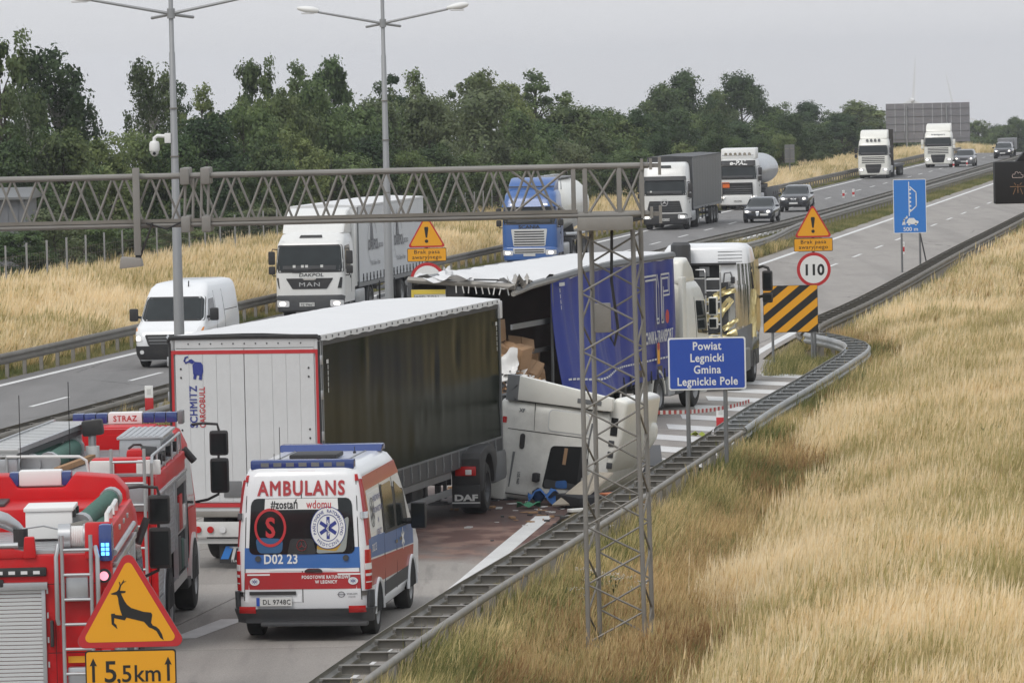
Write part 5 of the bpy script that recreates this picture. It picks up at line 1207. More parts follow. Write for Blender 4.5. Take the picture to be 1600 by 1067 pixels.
suction(*FT, (-.40, 1.0, 2.76), (-.30, 3.4, 2.80), 'dark green suction hose under the ladder on the second fire engine', .14)
suction(*FT, (-.66, .9, 2.76), (-.56, 3.3, 2.80), 'dark green hose further left under the roof ladder', .13)
g = gear('wooden_pole', 'brown wooden pole lying on the second fire engine roof', 'pole'); MB().box(-.05, .04, -1.3, 1.3, -.04, .04, None).build('pole', M('wood', (.36, .20, .09), .7, var=.25, vs=5), g, (-.08, 1.6, 2.70), (0, 0, R(-6)))
# ------------------------------------------------------------------ semi-trailers (local +Y forward, origin on the ground under the rear)
green_tarp = M('dark_green_curtain', (.011, .015, .008), .22, var=.15, vs=.8, spec=.13, bump=.10, bs=2.2)
green_tarp.node_tree.nodes['Principled BSDF'].inputs['IOR'].default_value = 1.2
grey_tarp = M('grey_curtain', (.075, .08, .08), .45, var=.15, vs=.8, dirt=.15)
pale_tarp = M('pale_grey_curtain', (.60, .615, .63), .5, var=.05, vs=.8, dirt=.10)
blue_tarp = M('blue_curtain', (.024, .042, .27), .40, var=.12, vs=.9, bump=.15, bs=2.5, dirt=.06, spec=.35)
door_grey = M('pale_door_panel', (.63, .64, .64), .45, var=.04, dirt=.16)
silver = M('silver_tank', (.50, .51, .52), .30, metal=.6, var=.08, dirt=.15)
def wavy(t, name, mat, x, y0, y1, z0, z1, amp, wl, ny=60, nz=14, seed=1, lean=None, dents=0.0):
    """a hanging curtain with vertical folds, proud to +X; its own thickness"""
    rg = random.Random(seed); ph = [rg.uniform(0, 6.28) for _ in range(6)]; dn = [(rg.uniform(y0, y1), rg.uniform(z0+.3, z1-.3), rg.uniform(.15, .5), rg.uniform(-1, 1)) for _ in range(14)]
    sg = 1 if x > 0 else -1
    def X(y, z):
        f = (z1-z)/(z1-z0); a = amp*(math.sin(y*6.28/wl+ph[0]+.5*math.sin(y*.7))+.5*math.sin(y*6.28/wl*2.3+ph[1]+z*.4)+.12*math.sin(y*6.28/wl*4.1+ph[2]-z))*(.35+.65*math.sin(PI*f)**.6 if 0 < f < 1 else .35)
        for (a_, b_, r_, s_) in dn:
            d = ((y-a_)**2*4+(z-b_)**2)/(r_*r_); a += dents*s_*math.exp(-d)
        return x+sg*(a+(lean(y, z) if lean else 0))
    vs = []; m = ny+1
    for k in (0, 1):
        for j in range(nz+1):
            z = z0+(z1-z0)*j/nz
            for i in range(m): y = y0+(y1-y0)*i/ny; vs.append((X(y, z)-sg*.01*k, y, z))
    o2 = m*(nz+1); fs = []
    for j in range(nz):
        for i in range(ny):
            q = (j*m+i, j*m+i+1, (j+1)*m+i+1, (j+1)*m+i); fs.append(q); fs.append(tuple(a+o2 for a in q[::-1]))
    for i in range(ny): fs.append((i, i+1, o2+i+1, o2+i)); a = nz*m; fs.append((a+i+1, a+i, o2+a+i, o2+a+i+1))
    for j in range(nz): fs.append((j*m, o2+j*m, o2+(j+1)*m, (j+1)*m)); a = m-1; fs.append((a+j*m, a+(j+1)*m, o2+a+(j+1)*m, o2+a+j*m))
    return MB().add(vs, fs).build(name, mat, t, smooth=60)
def running_gear(t, ys, r=.5, legs=10.6, far=False):
    bx('chassis', black_plastic, t, -.55, .55, .2, 13.3, .85, 1.12)
    for y in ys:
        for sg in (-1, 1):
            wheel(t, sg*1.08, y, r, .36, sg)
            if not far: MB().prism([(y+(r+.10)*math.cos(a), r+.04+(r+.08)*math.sin(a)) for a in [PI*i/10 for i in range(11)]]+[(y-(r+.04)*math.cos(PI*i/10), r+.04+(r+.03)*math.sin(PI*i/10)) for i in range(11)], sg*.88, sg*1.26).build('mudguard', black_plastic, t)
        tb('axle', black_plastic, t, (-1, y, r), (1, y, r), .07)
    for sg in (-1, 1): MB().box(sg*.75-.05, sg*.75+.05, legs-.05, legs+.05, .25, 1.1).box(sg*.75-.16, sg*.75+.16, legs-.14, legs+.14, .2, .26).build('landing_leg', mid_grey, t)
def side_guard(t, y0, y1, x):
    for z in (.48, .80): MB().box(x-.03, x, y0, y1, z, z+.13).build('guard_bar', mid_grey, t, bevel=.006)
    for y in (y0+.3, (y0+y1)/2, y1-.3): MB().box(x-.09, x-.03, y-.03, y+.03, .45, 1.12).build('guard_post', black_plastic, t)
def buckles(t, x, y0, y1, z, step, mat=None, arch=False):
    m = MB().box(-.012, .012, -.025, .025, -.30, 0).box(-.018, .018, -.035, .035, -.22, -.12).mesh('curtain_buckle', mat or mid_grey)
    n = int((y1-y0)/step)
    for i in range(n): link('curtain_buckle', m, t, (x, y0+(i+.5)*step, z))

# 1: pale doored trailer with the dark green curtain
T1 = ((-4.58, 87.58, .016), R(-12.9))
t = thing('semi_trailer', 'semi trailer with pale rear doors, red edge stripes and dark green side curtains', 'trailer', *T1)
W = 1.345
bx('floor', dark_grey, t, -W+.02, W-.02, .05, 13.55, 1.05, 1.22)
bx('front_wall', door_grey, t, -W+.02, W-.02, 13.5, 13.6, 1.2, 3.9)
fr = MB().box(-W, -W+.11, -.02, .1, 1.0, 3.95).box(W-.11, W, -.02, .1, 1.0, 3.95).box(-W+.11, W-.11, -.02, .1, 3.80, 3.95).box(-W+.11, W-.11, -.03, .1, 1.0, 1.14); fr.build('rear_frame', door_grey, t, bevel=.008)
for i, (x0, x1) in enumerate(((-W+.115, -.012), (.0, W-.115))):
    d = bx('rear_door', door_grey, t, x0, x1, -.035, .03, 1.15, 3.79)
    n = 5; w_ = (x1-x0)/n
    pm_ = MB().box(.004, w_-.004, -.006, 0, 0, 2.60).mesh('door_panel', door_grey)
    for k in range(n): link('door_panel', pm_, d, (x0+k*w_, -.0355-.0008*((k*7+i*3) % 3), 1.17))
    for z in (3.45, 3.30, 2.40, 2.25): link('door_rivet', MB().lathe([(-.012, .0), (-.012, .014), (.0, .018)], (0, 0, 0), 'Y', 8).mesh('door_rivet', black_plastic), d, ((-W+.21) if i == 0 else (W-.21), -.045, z))
for k in range(11): link('frame_rivet', MB().lathe([(-.006, .0), (-.006, .012), (.0, .015)], (0, 0, 0), 'Y', 8).mesh('frame_rivet', dark_grey), t, (-1.0+.2*k, -.022, 3.875))
rs = MB().box(-W+.015, W-.015, -.048, -.036, 3.70, 3.765).box(-W+.015, -W+.085, -.048, -.036, 1.14, 3.70).box(W-.085, W-.015, -.048, -.036, 1.14, 3.70); rs.build('red_stripe', print_red, t)
bx('red_stripe', print_red, t, -W+.015, W-.015, -.05, -.037, 1.07, 1.14)
seal = MB().path([(-W-.02, -.02, 3.90), (-W+.02, -.03, 3.985), (0, -.035, 4.0), (W-.05, -.03, 3.985), (W+.0, -.02, 3.93)], .04, 8); seal.build('roof_seal', black_plastic, t)
for sg in (-1, 1):
    MB().path([(sg*(W-.02), -.05, 3.9), (sg*(W-.015), -.05, 2.5), (sg*(W-.02), -.05, 1.1)], .022, 8).build('door_seal', black_plastic, t)
    for z in (3.5, 2.9, 2.2, 1.5): bx('door_hinge', alu, t, sg*W-.03, sg*W+.03, -.06, .02, z, z+.16, .01)
# roof of white tarpaulin, slightly humped between the bows
mb = MB(); nx, ny = 8, 54; vs = []
for j in range(ny+1):
    y = -.03+13.66*j/ny
    for i in range(nx+1):
        x = -W-.01+(2*W+.02)*i/nx; e_ = (x/W)**2
        vs.append((x, y, 4.0+.05*(1-e_)+.008*math.sin(y*6.28/1.13)*(1-e_)+random.uniform(-.004, .004)))
m_ = nx+1; k0 = len(vs)
vs += [(x, y, 3.90+.012*math.sin(j*1.7+s_)) for s_, x in ((0, -W-.022), (1, W+.022)) for j, y in enumerate([-.03+13.66*q/ny for q in range(ny+1)])]
fs = [(j*m_+i, j*m_+i+1, (j+1)*m_+i+1, (j+1)*m_+i) for j in range(ny) for i in range(nx)]
fs += [(j*m_, k0+j, k0+j+1, (j+1)*m_) for j in range(ny)]+[(j*m_+nx, (j+1)*m_+nx, k0+ny+1+j+1, k0+ny+1+j) for j in range(ny)]
mb.add(vs, fs).build('roof_tarp', tarp_white, t, smooth=60)
em = MB().box(-.006, .006, -.022, .022, -.022, .022).mesh('eyelet', mid_grey)
for i in range(32):
    for sg in (-1, 1): link('eyelet', em, t, (sg*(W+.026), .3+.42*i, 3.955))
bx('front_roof_flap', tarp_white, t, W-.05, W+.045, 13.45, 13.66, 3.62, 3.96, .01)
for sg in (-1, 1):
    MB().box(sg*W-.025, sg*W+.012, -.0, 13.6, 3.82, 3.90).build('top_rail', dark_grey, t)
    wavy(t, 'side_curtain', green_tarp, sg*(W-.0), .06, 13.5, 1.28, 3.84, .0035, 1.4, 90, 20, 3+sg, None, .036)
    # lower skirt with straps
    MB().box(sg*W-.012, sg*W+.014, .06, 13.5, .95, 1.30).build('curtain_skirt', dark_grey, t); MB().box(sg*W-.006, sg*W+.020, .06, 13.5, 1.275, 1.31).build('skirt_edge', mid_grey, t)
    if sg > 0: buckles(t, W+.018, .2, 13.5, 1.28, .62, mid_grey)
    MB().box(sg*(W+.0)-.02, sg*W+.02, .0, .07, 1.0, 3.9).build('rear_post', mid_grey, t); MB().box(sg*W-.02, sg*W+.022, 13.48, 13.58, 1.0, 3.9).build('front_post', mid_grey, t)
for yc in (.35, 13.2):
    d = D2().rect(-.10, .04, .08, .15)
    for k in range(5): d.rect(-.02, .02, -.02-.10*k, .06-.10*k)
    d.lay('reflective_mark', plate_white, t, lambda x, y, yc=yc: Vector((W+.03, yc+x, 3.42+y)))
d = D2().text('SCHMITZ', 0, .0, .185, .02, .86, align='LEFT', rot=PI/2, space=1.12); d.lay('lettering', print_navy, t, lambda x, y: Vector((-.86+x, -.052, 2.44+y)))
d = D2().text('CARGOBULL', 0, 0, .145, .014, .78, align='LEFT', rot=PI/2, space=1.1); d.lay('lettering', print_red, t, lambda x, y: Vector((-.715+x, -.052, 2.44+y)))
el_ = D2().poly([(-.10, -.06), (.06, -.10), (.09, -.02), (.085, .10), (.05, .15), (-.06, .16), (-.11, .10)]).poly([(-.11, .12), (-.06, .16), (-.12, .21), (-.17, .20), (-.18, .15)]).line([(-.17, .17), (-.235, .14), (-.26, .18), (-.24, .235), (-.20, .25)], .028).poly([(-.09, -.05), (-.03, -.07), (-.05, -.16), (-.10, -.15)]).poly([(.02, -.08), (.07, -.09), (.06, -.17), (.0, -.16)])
el_.lay('emblem', print_navy, t, lambda x, y: Vector((-.82+x*.95, -.052, 3.42+y*.95)))
bx('sign_holder', mid_grey, t, -.42, -.10, -.06, -.036, 1.24, 1.52, .01); D2().disc(0, 0, .10).lay('speed_disc', sign_white, t, lambda x, y: Vector((.17+x, -.053, 1.30+y))); D2().ring(0, 0, .085, .105).lay('speed_ring', sign_red, t, lambda x, y: Vector((.17+x, -.055, 1.30+y))); D2().text('60', 0, -.045, .12, .01).lay('lettering', print_black, t, lambda x, y: Vector((.17+x, -.056, 1.30+y)))
bx('rear_beam', galv, t, -W, W, -.05, .10, .90, 1.0, .01); bx('tail_board', plate_white, t, -1.15, 1.15, -.10, .0, .56, .82, .02); bx('number_plate', sign_white, t, .14, .62, -.11, -.10, .67, .79); D2().text('SCHMITZ', 0, -.04, .15, .03).lay('lettering', print_black, t, lambda x, y: Vector((.42+x, -.104, .60+y)))
for sg in (-1, 1):
    for k in range(3): MB().lathe([(-.03, .0), (-.03, .055), (.0, .06)], (sg*(.42+.22*k)-.02, -.105, .69), 'Y', 14).build('tail_lamp', lens_red if k else lens_clear, t)
bx('mud_flap_rail', plate_white, t, -1.2, 1.2, -.02, .03, .44, .53, .01)
for x in (-.2, .48): bx('mud_flap', black_plastic, t, x-.36, x+.36, .06, .08, .10, .45); D2().text('TS', 0, 0, .30, .03, 1.1, shear=.25).lay('lettering', plate_white, t, lambda a, b, x=x: Vector((x+a-.05, .055, .17+b))); D2().poly([(-.34, 0), (-.20, 0), (-.10, .22), (-.24, .22)]).lay('emblem', sign_blue_light, t, lambda a, b, x=x: Vector((x+a, .055, .17+b))); D2().text('TRAILER STORE', .1, -.055, .06).lay('lettering', plate_white, t, lambda a, b, x=x: Vector((x+a-.05, .055, .17+b)))
running_gear(t, (2.1, 3.4, 4.7)); side_guard(t, 5.6, 9.4, W-.03); bx('tool_box', dark_grey, t, .5, 1.15, 7.0, 8.2, .5, 1.0, .03); bx('spare_rack', black_plastic, t, -.9, .6, 8.6, 10.2, .55, .95, .05)
bx('yellow_lever', sign_yellow, t, .98, 1.06, 9.35, 9.42, .75, 1.35); MB().prism([(9.3, .75), (9.32, .95), (9.55, 1.0), (9.75, .88), (9.5, .74)], 1.14, 1.17).build('chock', sign_yellow, t, bevel=.008)

# chassis of the wrecked tractor under trailer 1
t = thing('tractor_chassis', 'black lorry chassis with red tail lamp and lettered mud flap under the green trailer', 'lorry chassis', (-3.46, 87.49, .016), R(-9))
bx('frame', black_plastic, t, -.45, .45, 9.9, 15.2, .7, .98); 
for sg in (-1, 1):
    x0, x1 = (sg*.72, sg*1.28) if sg > 0 else (sg*1.28, sg*.72)
    pr = [(9.85, .50), (9.83, 1.12), (9.95, 1.22), (10.5, 1.30), (11.3, 1.30), (11.8, 1.15), (11.9, .9)]+[(10.9+.62*math.cos(a), .55+.60*math.sin(a)) for a in [PI*i/10 for i in range(11)]]+[(10.2, .50)]
    MB().prism(pr, x0, x1).build('mudguard', black_plastic, t, bevel=.03)
    wheel(t, sg*.98, 10.95, .5, .50, sg, dark_grey); wheel(t, sg*1.05, 14.5, .5, .34, sg)
    xm = (x0+x1)/2
    MB().box(xm-.20, xm+.20, 9.77, 9.86, .80, .98).build('tail_lamp', lens_red, t, bevel=.02); MB().box(xm+.0, xm+.12, 9.76, 9.80, .82, .92).build('reversing_lamp', lens_clear, t, bevel=.01)
    MB().box(x0+.01, x1-.01, 9.80, 9.84, .20, .62).build('mud_flap', black_plastic, t, bevel=.01)
    D2().text('DAF', 0, 0, .16, .045, 1.5).rect(-.27, .27, -.055, -.03).lay('lettering', plate_white, t, lambda a, b, xm=xm: Vector((xm+a, 9.795, .33+b)))
bx('fuel_tank', mid_grey, t, .6, 1.2, 12.3, 13.6, .45, 1.05, .1); bx('rear_crossbar', black_plastic, t, -.7, .7, 9.85, 9.95, .62, .74)

# ------------------------------------------------------------------ tractor units
def mirrors(t, w, y, z, mat=black_plastic, sz=1.0, both=True):
    for sg in (-1, 1):
        x = sg*(w+.16)
        for z0, z1 in ((z-.02, z+.46*sz), (z-.36*sz, z-.07)):
            m = MB().box(x-.12, x+.12, y-.04, y+.10, z0, z1).build('mirror', mat, t, bevel=.05); MB().box(x-.09, x+.09, y-.048, y-.03, z0+.04, z1-.04).build('mirror_glass', glass, m)
        MB().path([(sg*(w-.03), y-.1, z+.52*sz), (x-.03*sg, y, z+.54*sz), (x, y+.02, z+.44*sz)], .02, 6).build('mirror_arm', black_plastic, t)
        MB().path([(sg*(w-.03), y-.1, z-.42*sz), (x-.03*sg, y, z-.42*sz), (x, y+.02, z-.33*sz)], .02, 6).build('mirror_arm', black_plastic, t)
def cab_shell(top=3.0, slope=.55, w=1.25, ln=2.25, bump=0.0):
    return Shell([(.36, w-.06, -.04, -ln, .22), (.6, w-.01, bump, -ln, .26), (1.0, w, bump, -ln, .24), (1.75, w, bump-.02, -ln, .22), (2.1, w-.01, -.05, -ln, .22), (2.7, w-.05, -.18, -ln, .24), (top-.25, w-.08, -.18-slope*.4, -ln, .28), (top-.08, w-.13, -.2-slope*.75, -ln, .34), (top, w-.22, -.25-slope, -ln+.05, .40)])
def tractor(name, label, loc, rz, paint, **k):
    t = thing(name, label, 'lorry', loc, rz, k.get('group', 'lorries on the oncoming carriageway'))
    top = k.get('top', 3.35); S = cab_shell(top, k.get('slope', .6), 1.25, 2.25); ws0, ws1 = k.get('ws', (1.90, 2.72))
    mb = MB(); S.skin(mb, .62, None, 6); mb.build('cab', paint, t, smooth=40)
    F = lambda nm, mt, q, off=.012, **kk: S.patch(nm, mt, t, 'F', q, off, **kk)
    bp = k.get('bumper', dark_grey); bm_ = MB(); Shell([(.30, 1.17, -.02, -1.0, .22), (.36, 1.20, .04, -1.0, .24), (.84, 1.245, .06, -1.0, .26), (.90, 1.22, .03, -1.0, .26)]).skin(bm_, n=6); bm_.build('bumper', bp, t, smooth=40)
    B_ = Shell([(.30, 1.17, -.02, -1.0, .22), (.36, 1.20, .04, -1.0, .24), (.84, 1.245, .06, -1.0, .26), (.90, 1.22, .03, -1.0, .26)])
    F('screen_surround', black_plastic, [(-1.28, ws0-.08), (1.28, ws0-.08), (1.20, ws1+.06), (-1.20, ws1+.06)], .008, nt=18, rc=.08)
    F('windscreen', glass_mid, [(-1.20, ws0), (1.20, ws0), (1.12, ws1), (-1.12, ws1)], .016, nt=18, rc=.10)
    for x0 in (-.7, .35): MB().path([S.pt('F', x0, ws0-.03, .03), S.pt('F', x0+.35, ws0+.05, .03), S.pt('F', x0+.75, ws0+.03, .03)], .012, 5).build('wiper', black_plastic, t)
    F('dashboard', dark_grey, [(-1.1, ws0+.02), (1.1, ws0+.02), (1.1, ws0+.17), (-1.1, ws0+.17)], .0172, nt=14)
    for x0 in k.get('papers', ()): F('dash_paper', plate_white, [(x0-.05, ws0+.10), (x0+.05, ws0+.10), (x0+.05, ws0+.19), (x0-.05, ws0+.19)], .019, nt=2)
    for f in 'RL':
        S.patch('side_window', glass_mid, t, f, [(-1.25, 1.85), (-.35, 1.78), (-.42, 2.62), (-1.25, 2.66)], .012, rc=.06)
        S.patch('door_gap', glass_gap, t, f, [(-1.38, .95), (-1.365, .95), (-1.365, 2.75), (-1.38, 2.75)], .006, nt=1)
        S.patch('door_handle', black_plastic, t, f, [(-1.3, 1.45), (-1.16, 1.45), (-1.16, 1.56), (-1.3, 1.56)], .02)
        if k.get('sticker'): S.patch('side_panel', grey_tarp if 'dark' in k.get('sticker') else door_grey, t, f, [(-2.1, 1.3), (-1.5, 1.3), (-1.5, 2.5), (-2.1, 2.5)], .006)
    hz = k.get('lampz', .62); hm = lamp_lit
    for sg in (-1, 1):
        B_.patch('headlamp', lens_clear, t, 'F', [(sg*1.0-.26, hz-.11), (sg*1.0+.26, hz-.11), (sg*1.0+.26, hz+.13), (sg*1.0-.26, hz+.10)], .015, nt=8, rc=.05)
        B_.patch('lit_lamp', hm, t, 'F', [(sg*.98-.11, hz-.06), (sg*.98+.11, hz-.06), (sg*.98+.11, hz+.06), (sg*.98-.11, hz+.06)], .022, rc=.055)
    px_ = k.get('plate_x', 0); B_.patch('number_plate', plate_white, t, 'F', [(px_-.27, .50), (px_+.27, .50), (px_+.27, .64), (px_-.27, .64)], .02, nt=2)
    if k.get('plate'): B_.decal(D2().text(k['plate'], .02, -.05, .13, .004, .9), 'lettering', print_black, t, 'F', px_, .57, .024)
    mirrors(t, 1.25, -.30, k.get('mz', 2.15), k.get('mirror', black_plastic))
    # chassis
    bx('frame', black_plastic, t, -.45, .45, -6.1, -.6, .62, .95); bx('cab_floor', black_plastic, t, -1.15, 1.15, -2.2, -.4, .55, .66)
    for y in (-1.45, -5.05):
        for sg in (-1, 1):
            wheel(t, sg*(1.04 if y > -2 else .98), y, .50, .34 if y > -2 else .55, sg)
            MB().prism([(y+.66*math.cos(a), .50+.64*math.sin(a)) for a in [PI*i/10 for i in range(11)]]+[(y-.58*math.cos(PI*i/10), .50+.57*math.sin(PI*i/10)) for i in range(11)], sg*.85, sg*1.24).build('mudguard', k.get('arch', dark_grey), t)
    for sg in (-1, 1): MB().box(sg*.95-.27, sg*.95+.27, -4.1, -2.5, .42, 1.0).build('fuel_tank', alu, t, bevel=.08); MB().box(sg*1.0-.22, sg*1.0+.22, -.95, -.35, .40, .62).build('step', dark_grey, t, bevel=.02)
    return t, S, B_, F
RZ = lambda deg=0: R(180-9.15+deg)

# DAKPOL lorry
L1 = ((-7.15, 182, .012), RZ())
t, S, B_, F = tractor('lorry', 'white lorry with black lettering under its windscreen and black trapezoid grille', *L1, white_paint, top=3.1, slope=.45, ws=(1.78, 2.62), mz=2.0, plate='FZ 9966T', plate_x=.1, papers=(-.45, .10, .25, .55), arch=dark_grey, lampz=.60)
F('grille', black_plastic, [(-.62, 1.12), (.62, 1.12), (.86, 1.50), (-.86, 1.50)], .02, nt=10, rc=.03); F('grille_bar', chrome, [(-.2, 1.44), (.2, 1.44), (.26, 1.49), (-.26, 1.49)], .03, rc=.02)
S.decal(D2().text('MAN', 0, -.06, .21, .01, 1.55, space=1.2), 'lettering', silver, t, 'F', 0, 1.27, .032)
d = D2().text('DAKPOL', .06, -.06, .17, .012, 1.35, shear=.15); d.rect(-.62, -.30, .07, .10); S.decal(d, 'lettering', print_black, t, 'F', 0, 1.62, .02)
for sg in (-1, 1): F('air_slot', black_plastic, [(sg*1.12-.03, 1.14), (sg*1.06+.05, 1.14), (sg*1.16+.05, 1.52), (sg*1.16-.03, 1.52)], .02, nt=3)
F('visor_slot', black_plastic, [(-.42, 2.93), (.42, 2.93), (.38, 3.02), (-.38, 3.02)], .03)
for sg in (-1, 1): F('roof_lamp', lens_clear, [(sg*1.0-.06, 2.80), (sg*1.0+.06, 2.80), (sg*1.0+.06, 2.83), (sg*1.0-.06, 2.83)], .02, nt=2)
MB().prism([(-.75, 3.05), (-1.15, 3.55), (-1.6, 3.86), (-2.25, 3.95), (-2.25, 3.0)], -1.12, 1.12).build('roof_deflector', white_paint, t, bevel=.10, seg=3)
for sg in (-1, 1): MB().prism([(-2.2, 1.1), (-2.2, 3.75), (-2.62, 3.7), (-2.62, 1.1)], sg*1.12, sg*1.24).build('side_fairing', white_paint, t, bevel=.03)
def box_trailer(name, label, loc, rz, tarp, y1=-2.75, y0=-16.3, top=4.0, roofm=tarp_white, frontm=None, group='semi trailers behind oncoming lorries', nb=20):
    t = thing(name, label, 'trailer', loc, rz, group)
    bx('floor', dark_grey, t, -1.25, 1.25, y0, y1, 1.08, 1.24); bx('front_wall', frontm or roofm, t, -1.26, 1.26, y1-.06, y1, 1.24, top-.03); bx('rear_wall', door_grey, t, -1.26, 1.26, y0, y0+.06, 1.24, top-.03)
    MB().prism([(-1.275, top-.08), (-1.275, top-.01), (0, top+.05), (1.275, top-.01), (1.275, top-.08)], y0-.01, y1+.03, 'Y').build('roof_tarp', roofm, t, smooth=30)
    for sg in (-1, 1):
        wavy(t, 'side_curtain', tarp, sg*1.262, y0+.06, y1-.05, 1.22, top-.09, .006, 1.25, 70, 8, 9+sg, None, .012); MB().box(sg*1.262-.02, sg*1.262+.02, y1-.07, y1+.005, 1.1, top-.05).build('corner_post', mid_grey, t); MB().box(sg*1.25-.02, sg*1.25+.02, y0, y1, 1.05, 1.2).build('side_rail', mid_grey, t)
        if nb and sg < 0: buckles(t, sg*1.285, y0+.2, y1-.1, 1.50, (y1-y0)/nb, dark_grey)
        side_guard(t, y1-7.2, y1-3.6, sg*1.22)
    for y in (y0+2.3, y0+3.6, y0+4.9):
        for sg in (-1, 1): wheel(t, sg*1.08, y, .5, .36, sg)
    bx('chassis', black_plastic, t, -.5, .5, y0+.2, y1-.3, .85, 1.1); bx('rear_bumper', black_plastic, t, -1.2, 1.2, y0, y0+.12, .45, .6)
    return t
t = box_trailer('semi_trailer', 'pale grey curtain trailer with circled tower emblems behind the white lettered lorry', *L1, pale_tarp)
for yc in (-5.4, -10.6):
    mp_ = lambda x, y, yc=yc: Vector((-1.285, yc-x, 2.5+y))
    D2().ring(0, .1, .80, .825, 40, R(60), R(250)).ring(.1, .1, .80, .84, 20, R(20), R(62)).poly([(-.28, .15), (-.16, .95), (-.08, 1.2), (0, .95), (.05, .55), (.12, .9), (.2, .45), (.28, .15)]).lay('emblem', print_grey, t, mp_)
    d = D2().text('DAKPOL', -.75, -.18, .52, .03, .95, align='LEFT', shear=.12); d.text('sp z o.o.', 1.25, -.14, .34, .02, .8, align='LEFT'); d.lay('lettering', print_grey, t, mp_)
    D2().text('Dla Ciebie w Trasie', .65, -.75, .24, .005, .9).lay('lettering', print_grey, t, mp_)

# blue lorry with tank
L2 = ((.88, 230, .012), RZ())
t, S, B_, F = tractor('lorry', 'blue lorry with silver slatted grille and roof visor behind the gantry truss', *L2, scania_blue, top=3.45, slope=.55, ws=(2.0, 2.68), bumper=scania_blue, mz=2.2, lampz=.66)
F('grille', plate_white, [(-.72, .95), (.72, .95), (.82, 1.72), (-.82, 1.72)], .02, rc=.05, nt=10)
for i in range(6): F('grille_slot', black_plastic, [(-.70+.01*i, 1.0+.115*i), (.70-.01*i, 1.0+.115*i), (.70, 1.055+.115*i), (-.70, 1.055+.115*i)], .028, rc=.02)
B_.patch('bumper_grille', plate_white, t, 'F', [(-.72, .62), (.72, .62), (.74, .86), (-.74, .86)], .02, rc=.04)
for i in range(2): B_.patch('grille_slot', black_plastic, t, 'F', [(-.66, .66+.1*i), (.66, .66+.1*i), (.66, .71+.1*i), (-.66, .71+.1*i)], .026)
S.decal(D2().text('SCANIA', 0, -.06, .22, .03, 1.25), 'lettering', print_black, t, 'F', 0, 1.80, .02)
for x in (-.75, .75): F('visor_lamp', lens_clear, [(x-.1, 2.78), (x+.1, 2.78), (x+.1, 2.86), (x-.1, 2.86)], .16)
F('sun_visor', scania_blue, [(-1.18, 2.72), (1.18, 2.72), (1.12, 2.98), (-1.12, 2.98)], .14, nt=14, skirt=.12)
MB().prism([(-.75, 3.38), (-1.1, 3.75), (-1.7, 3.98), (-2.25, 4.0), (-2.25, 3.3)], -1.05, 1.05).build('roof_deflector', scania_blue, t, bevel=.1, seg=3); MB().path([(-1.05, -.85, 3.60), (1.05, -.85, 3.60)], .03, 6).build('light_rail', dark_grey, t)
tk = thing('tank_trailer', 'cream white silo tank trailer behind the blue lorry', 'trailer', *L2, 'semi trailers behind oncoming lorries')
prof = [(-3.0, .02), (-3.05, .6), (-3.15, 1.0), (-3.4, 1.18), (-5, 1.24), (-10.5, 1.24), (-11.2, 1.1), (-11.5, .02)]
MB().lathe(prof, (0, 0, 2.62), 'Y', 28).build('tank', cream_paint, tk, smooth=50); MB().box(-.5, .5, -10.8, -3.6, 3.84, 3.90).build('catwalk', mid_grey, tk)
for y in (-4.2, -6.2, -8.2): MB().lathe([(0, .25), (.14, .25), (.16, .2), (.16, .01)], (.0, y, 3.86), 'Z', 14).build('hatch', alu, tk); 
MB().path([(-1.0, -3.3, 3.4), (-1.0, -3.2, 3.95), (1.0, -3.2, 3.95), (1.0, -3.3, 3.4)], .03, 6).build('front_frame', alu, tk)
for y in (-3.6, -7.5): MB().prism([(-1.0, 1.1), (1.0, 1.1), (.8, 2.0), (-.8, 2.0)], y-.1, y+.1, 'Y').build('tank_cradle', dark_grey, tk)
for y in (-8.4, -9.7, -11.0):
    for sg in (-1, 1): wheel(tk, sg*1.08, y, .5, .36, sg)
bx('chassis', black_plastic, tk, -.5, .5, -11.6, -3.3, .9, 1.2); MB().path([(-1.0, -4, 1.35), (-1.15, -6, 1.3), (-1.15, -9, 1.3)], .09, 8).build('discharge_pipe', silver, tk)

# white lorry with star badge
L3 = ((8.6, 283, .012), RZ())
t, S, B_, F = tractor('lorry', 'white lorry with a round star badge, black louvred grille and dark sun visor', *L3, white_paint, top=3.72, slope=.55, ws=(1.98, 2.78), bumper=black_plastic, mz=2.1, plate='WGM 21508', plate_x=.0, papers=(.75,), lampz=.72)
F('grille', black_plastic, [(-1.0, .98), (1.0, .98), (.84, 1.60), (-.84, 1.60)], .02, nt=12, rc=.03)
for i in range(4): F('grille_louvre', dark_grey, [(-.9, 1.04+.13*i), (.9, 1.04+.13*i), (.86, 1.10+.13*i), (-.86, 1.10+.13*i)], .05, nt=10, skirt=.03)
S.decal(mercedes_star(.20), 'badge', chrome, t, 'F', 0, 1.52, .065); F('sun_visor', dark_grey, [(-1.16, 2.74), (1.16, 2.74), (1.12, 2.96), (-1.12, 2.96)], .12, nt=14, skirt=.1); F('roof_window', glass, [(-.38, 3.42), (.38, 3.42), (.33, 3.56), (-.33, 3.56)], .03, rc=.03)
t = box_trailer('semi_trailer', 'dark grey curtain trailer behind the white lorry with the star badge', *L3, grey_tarp, roofm=dark_grey, frontm=dark_grey, nb=0)
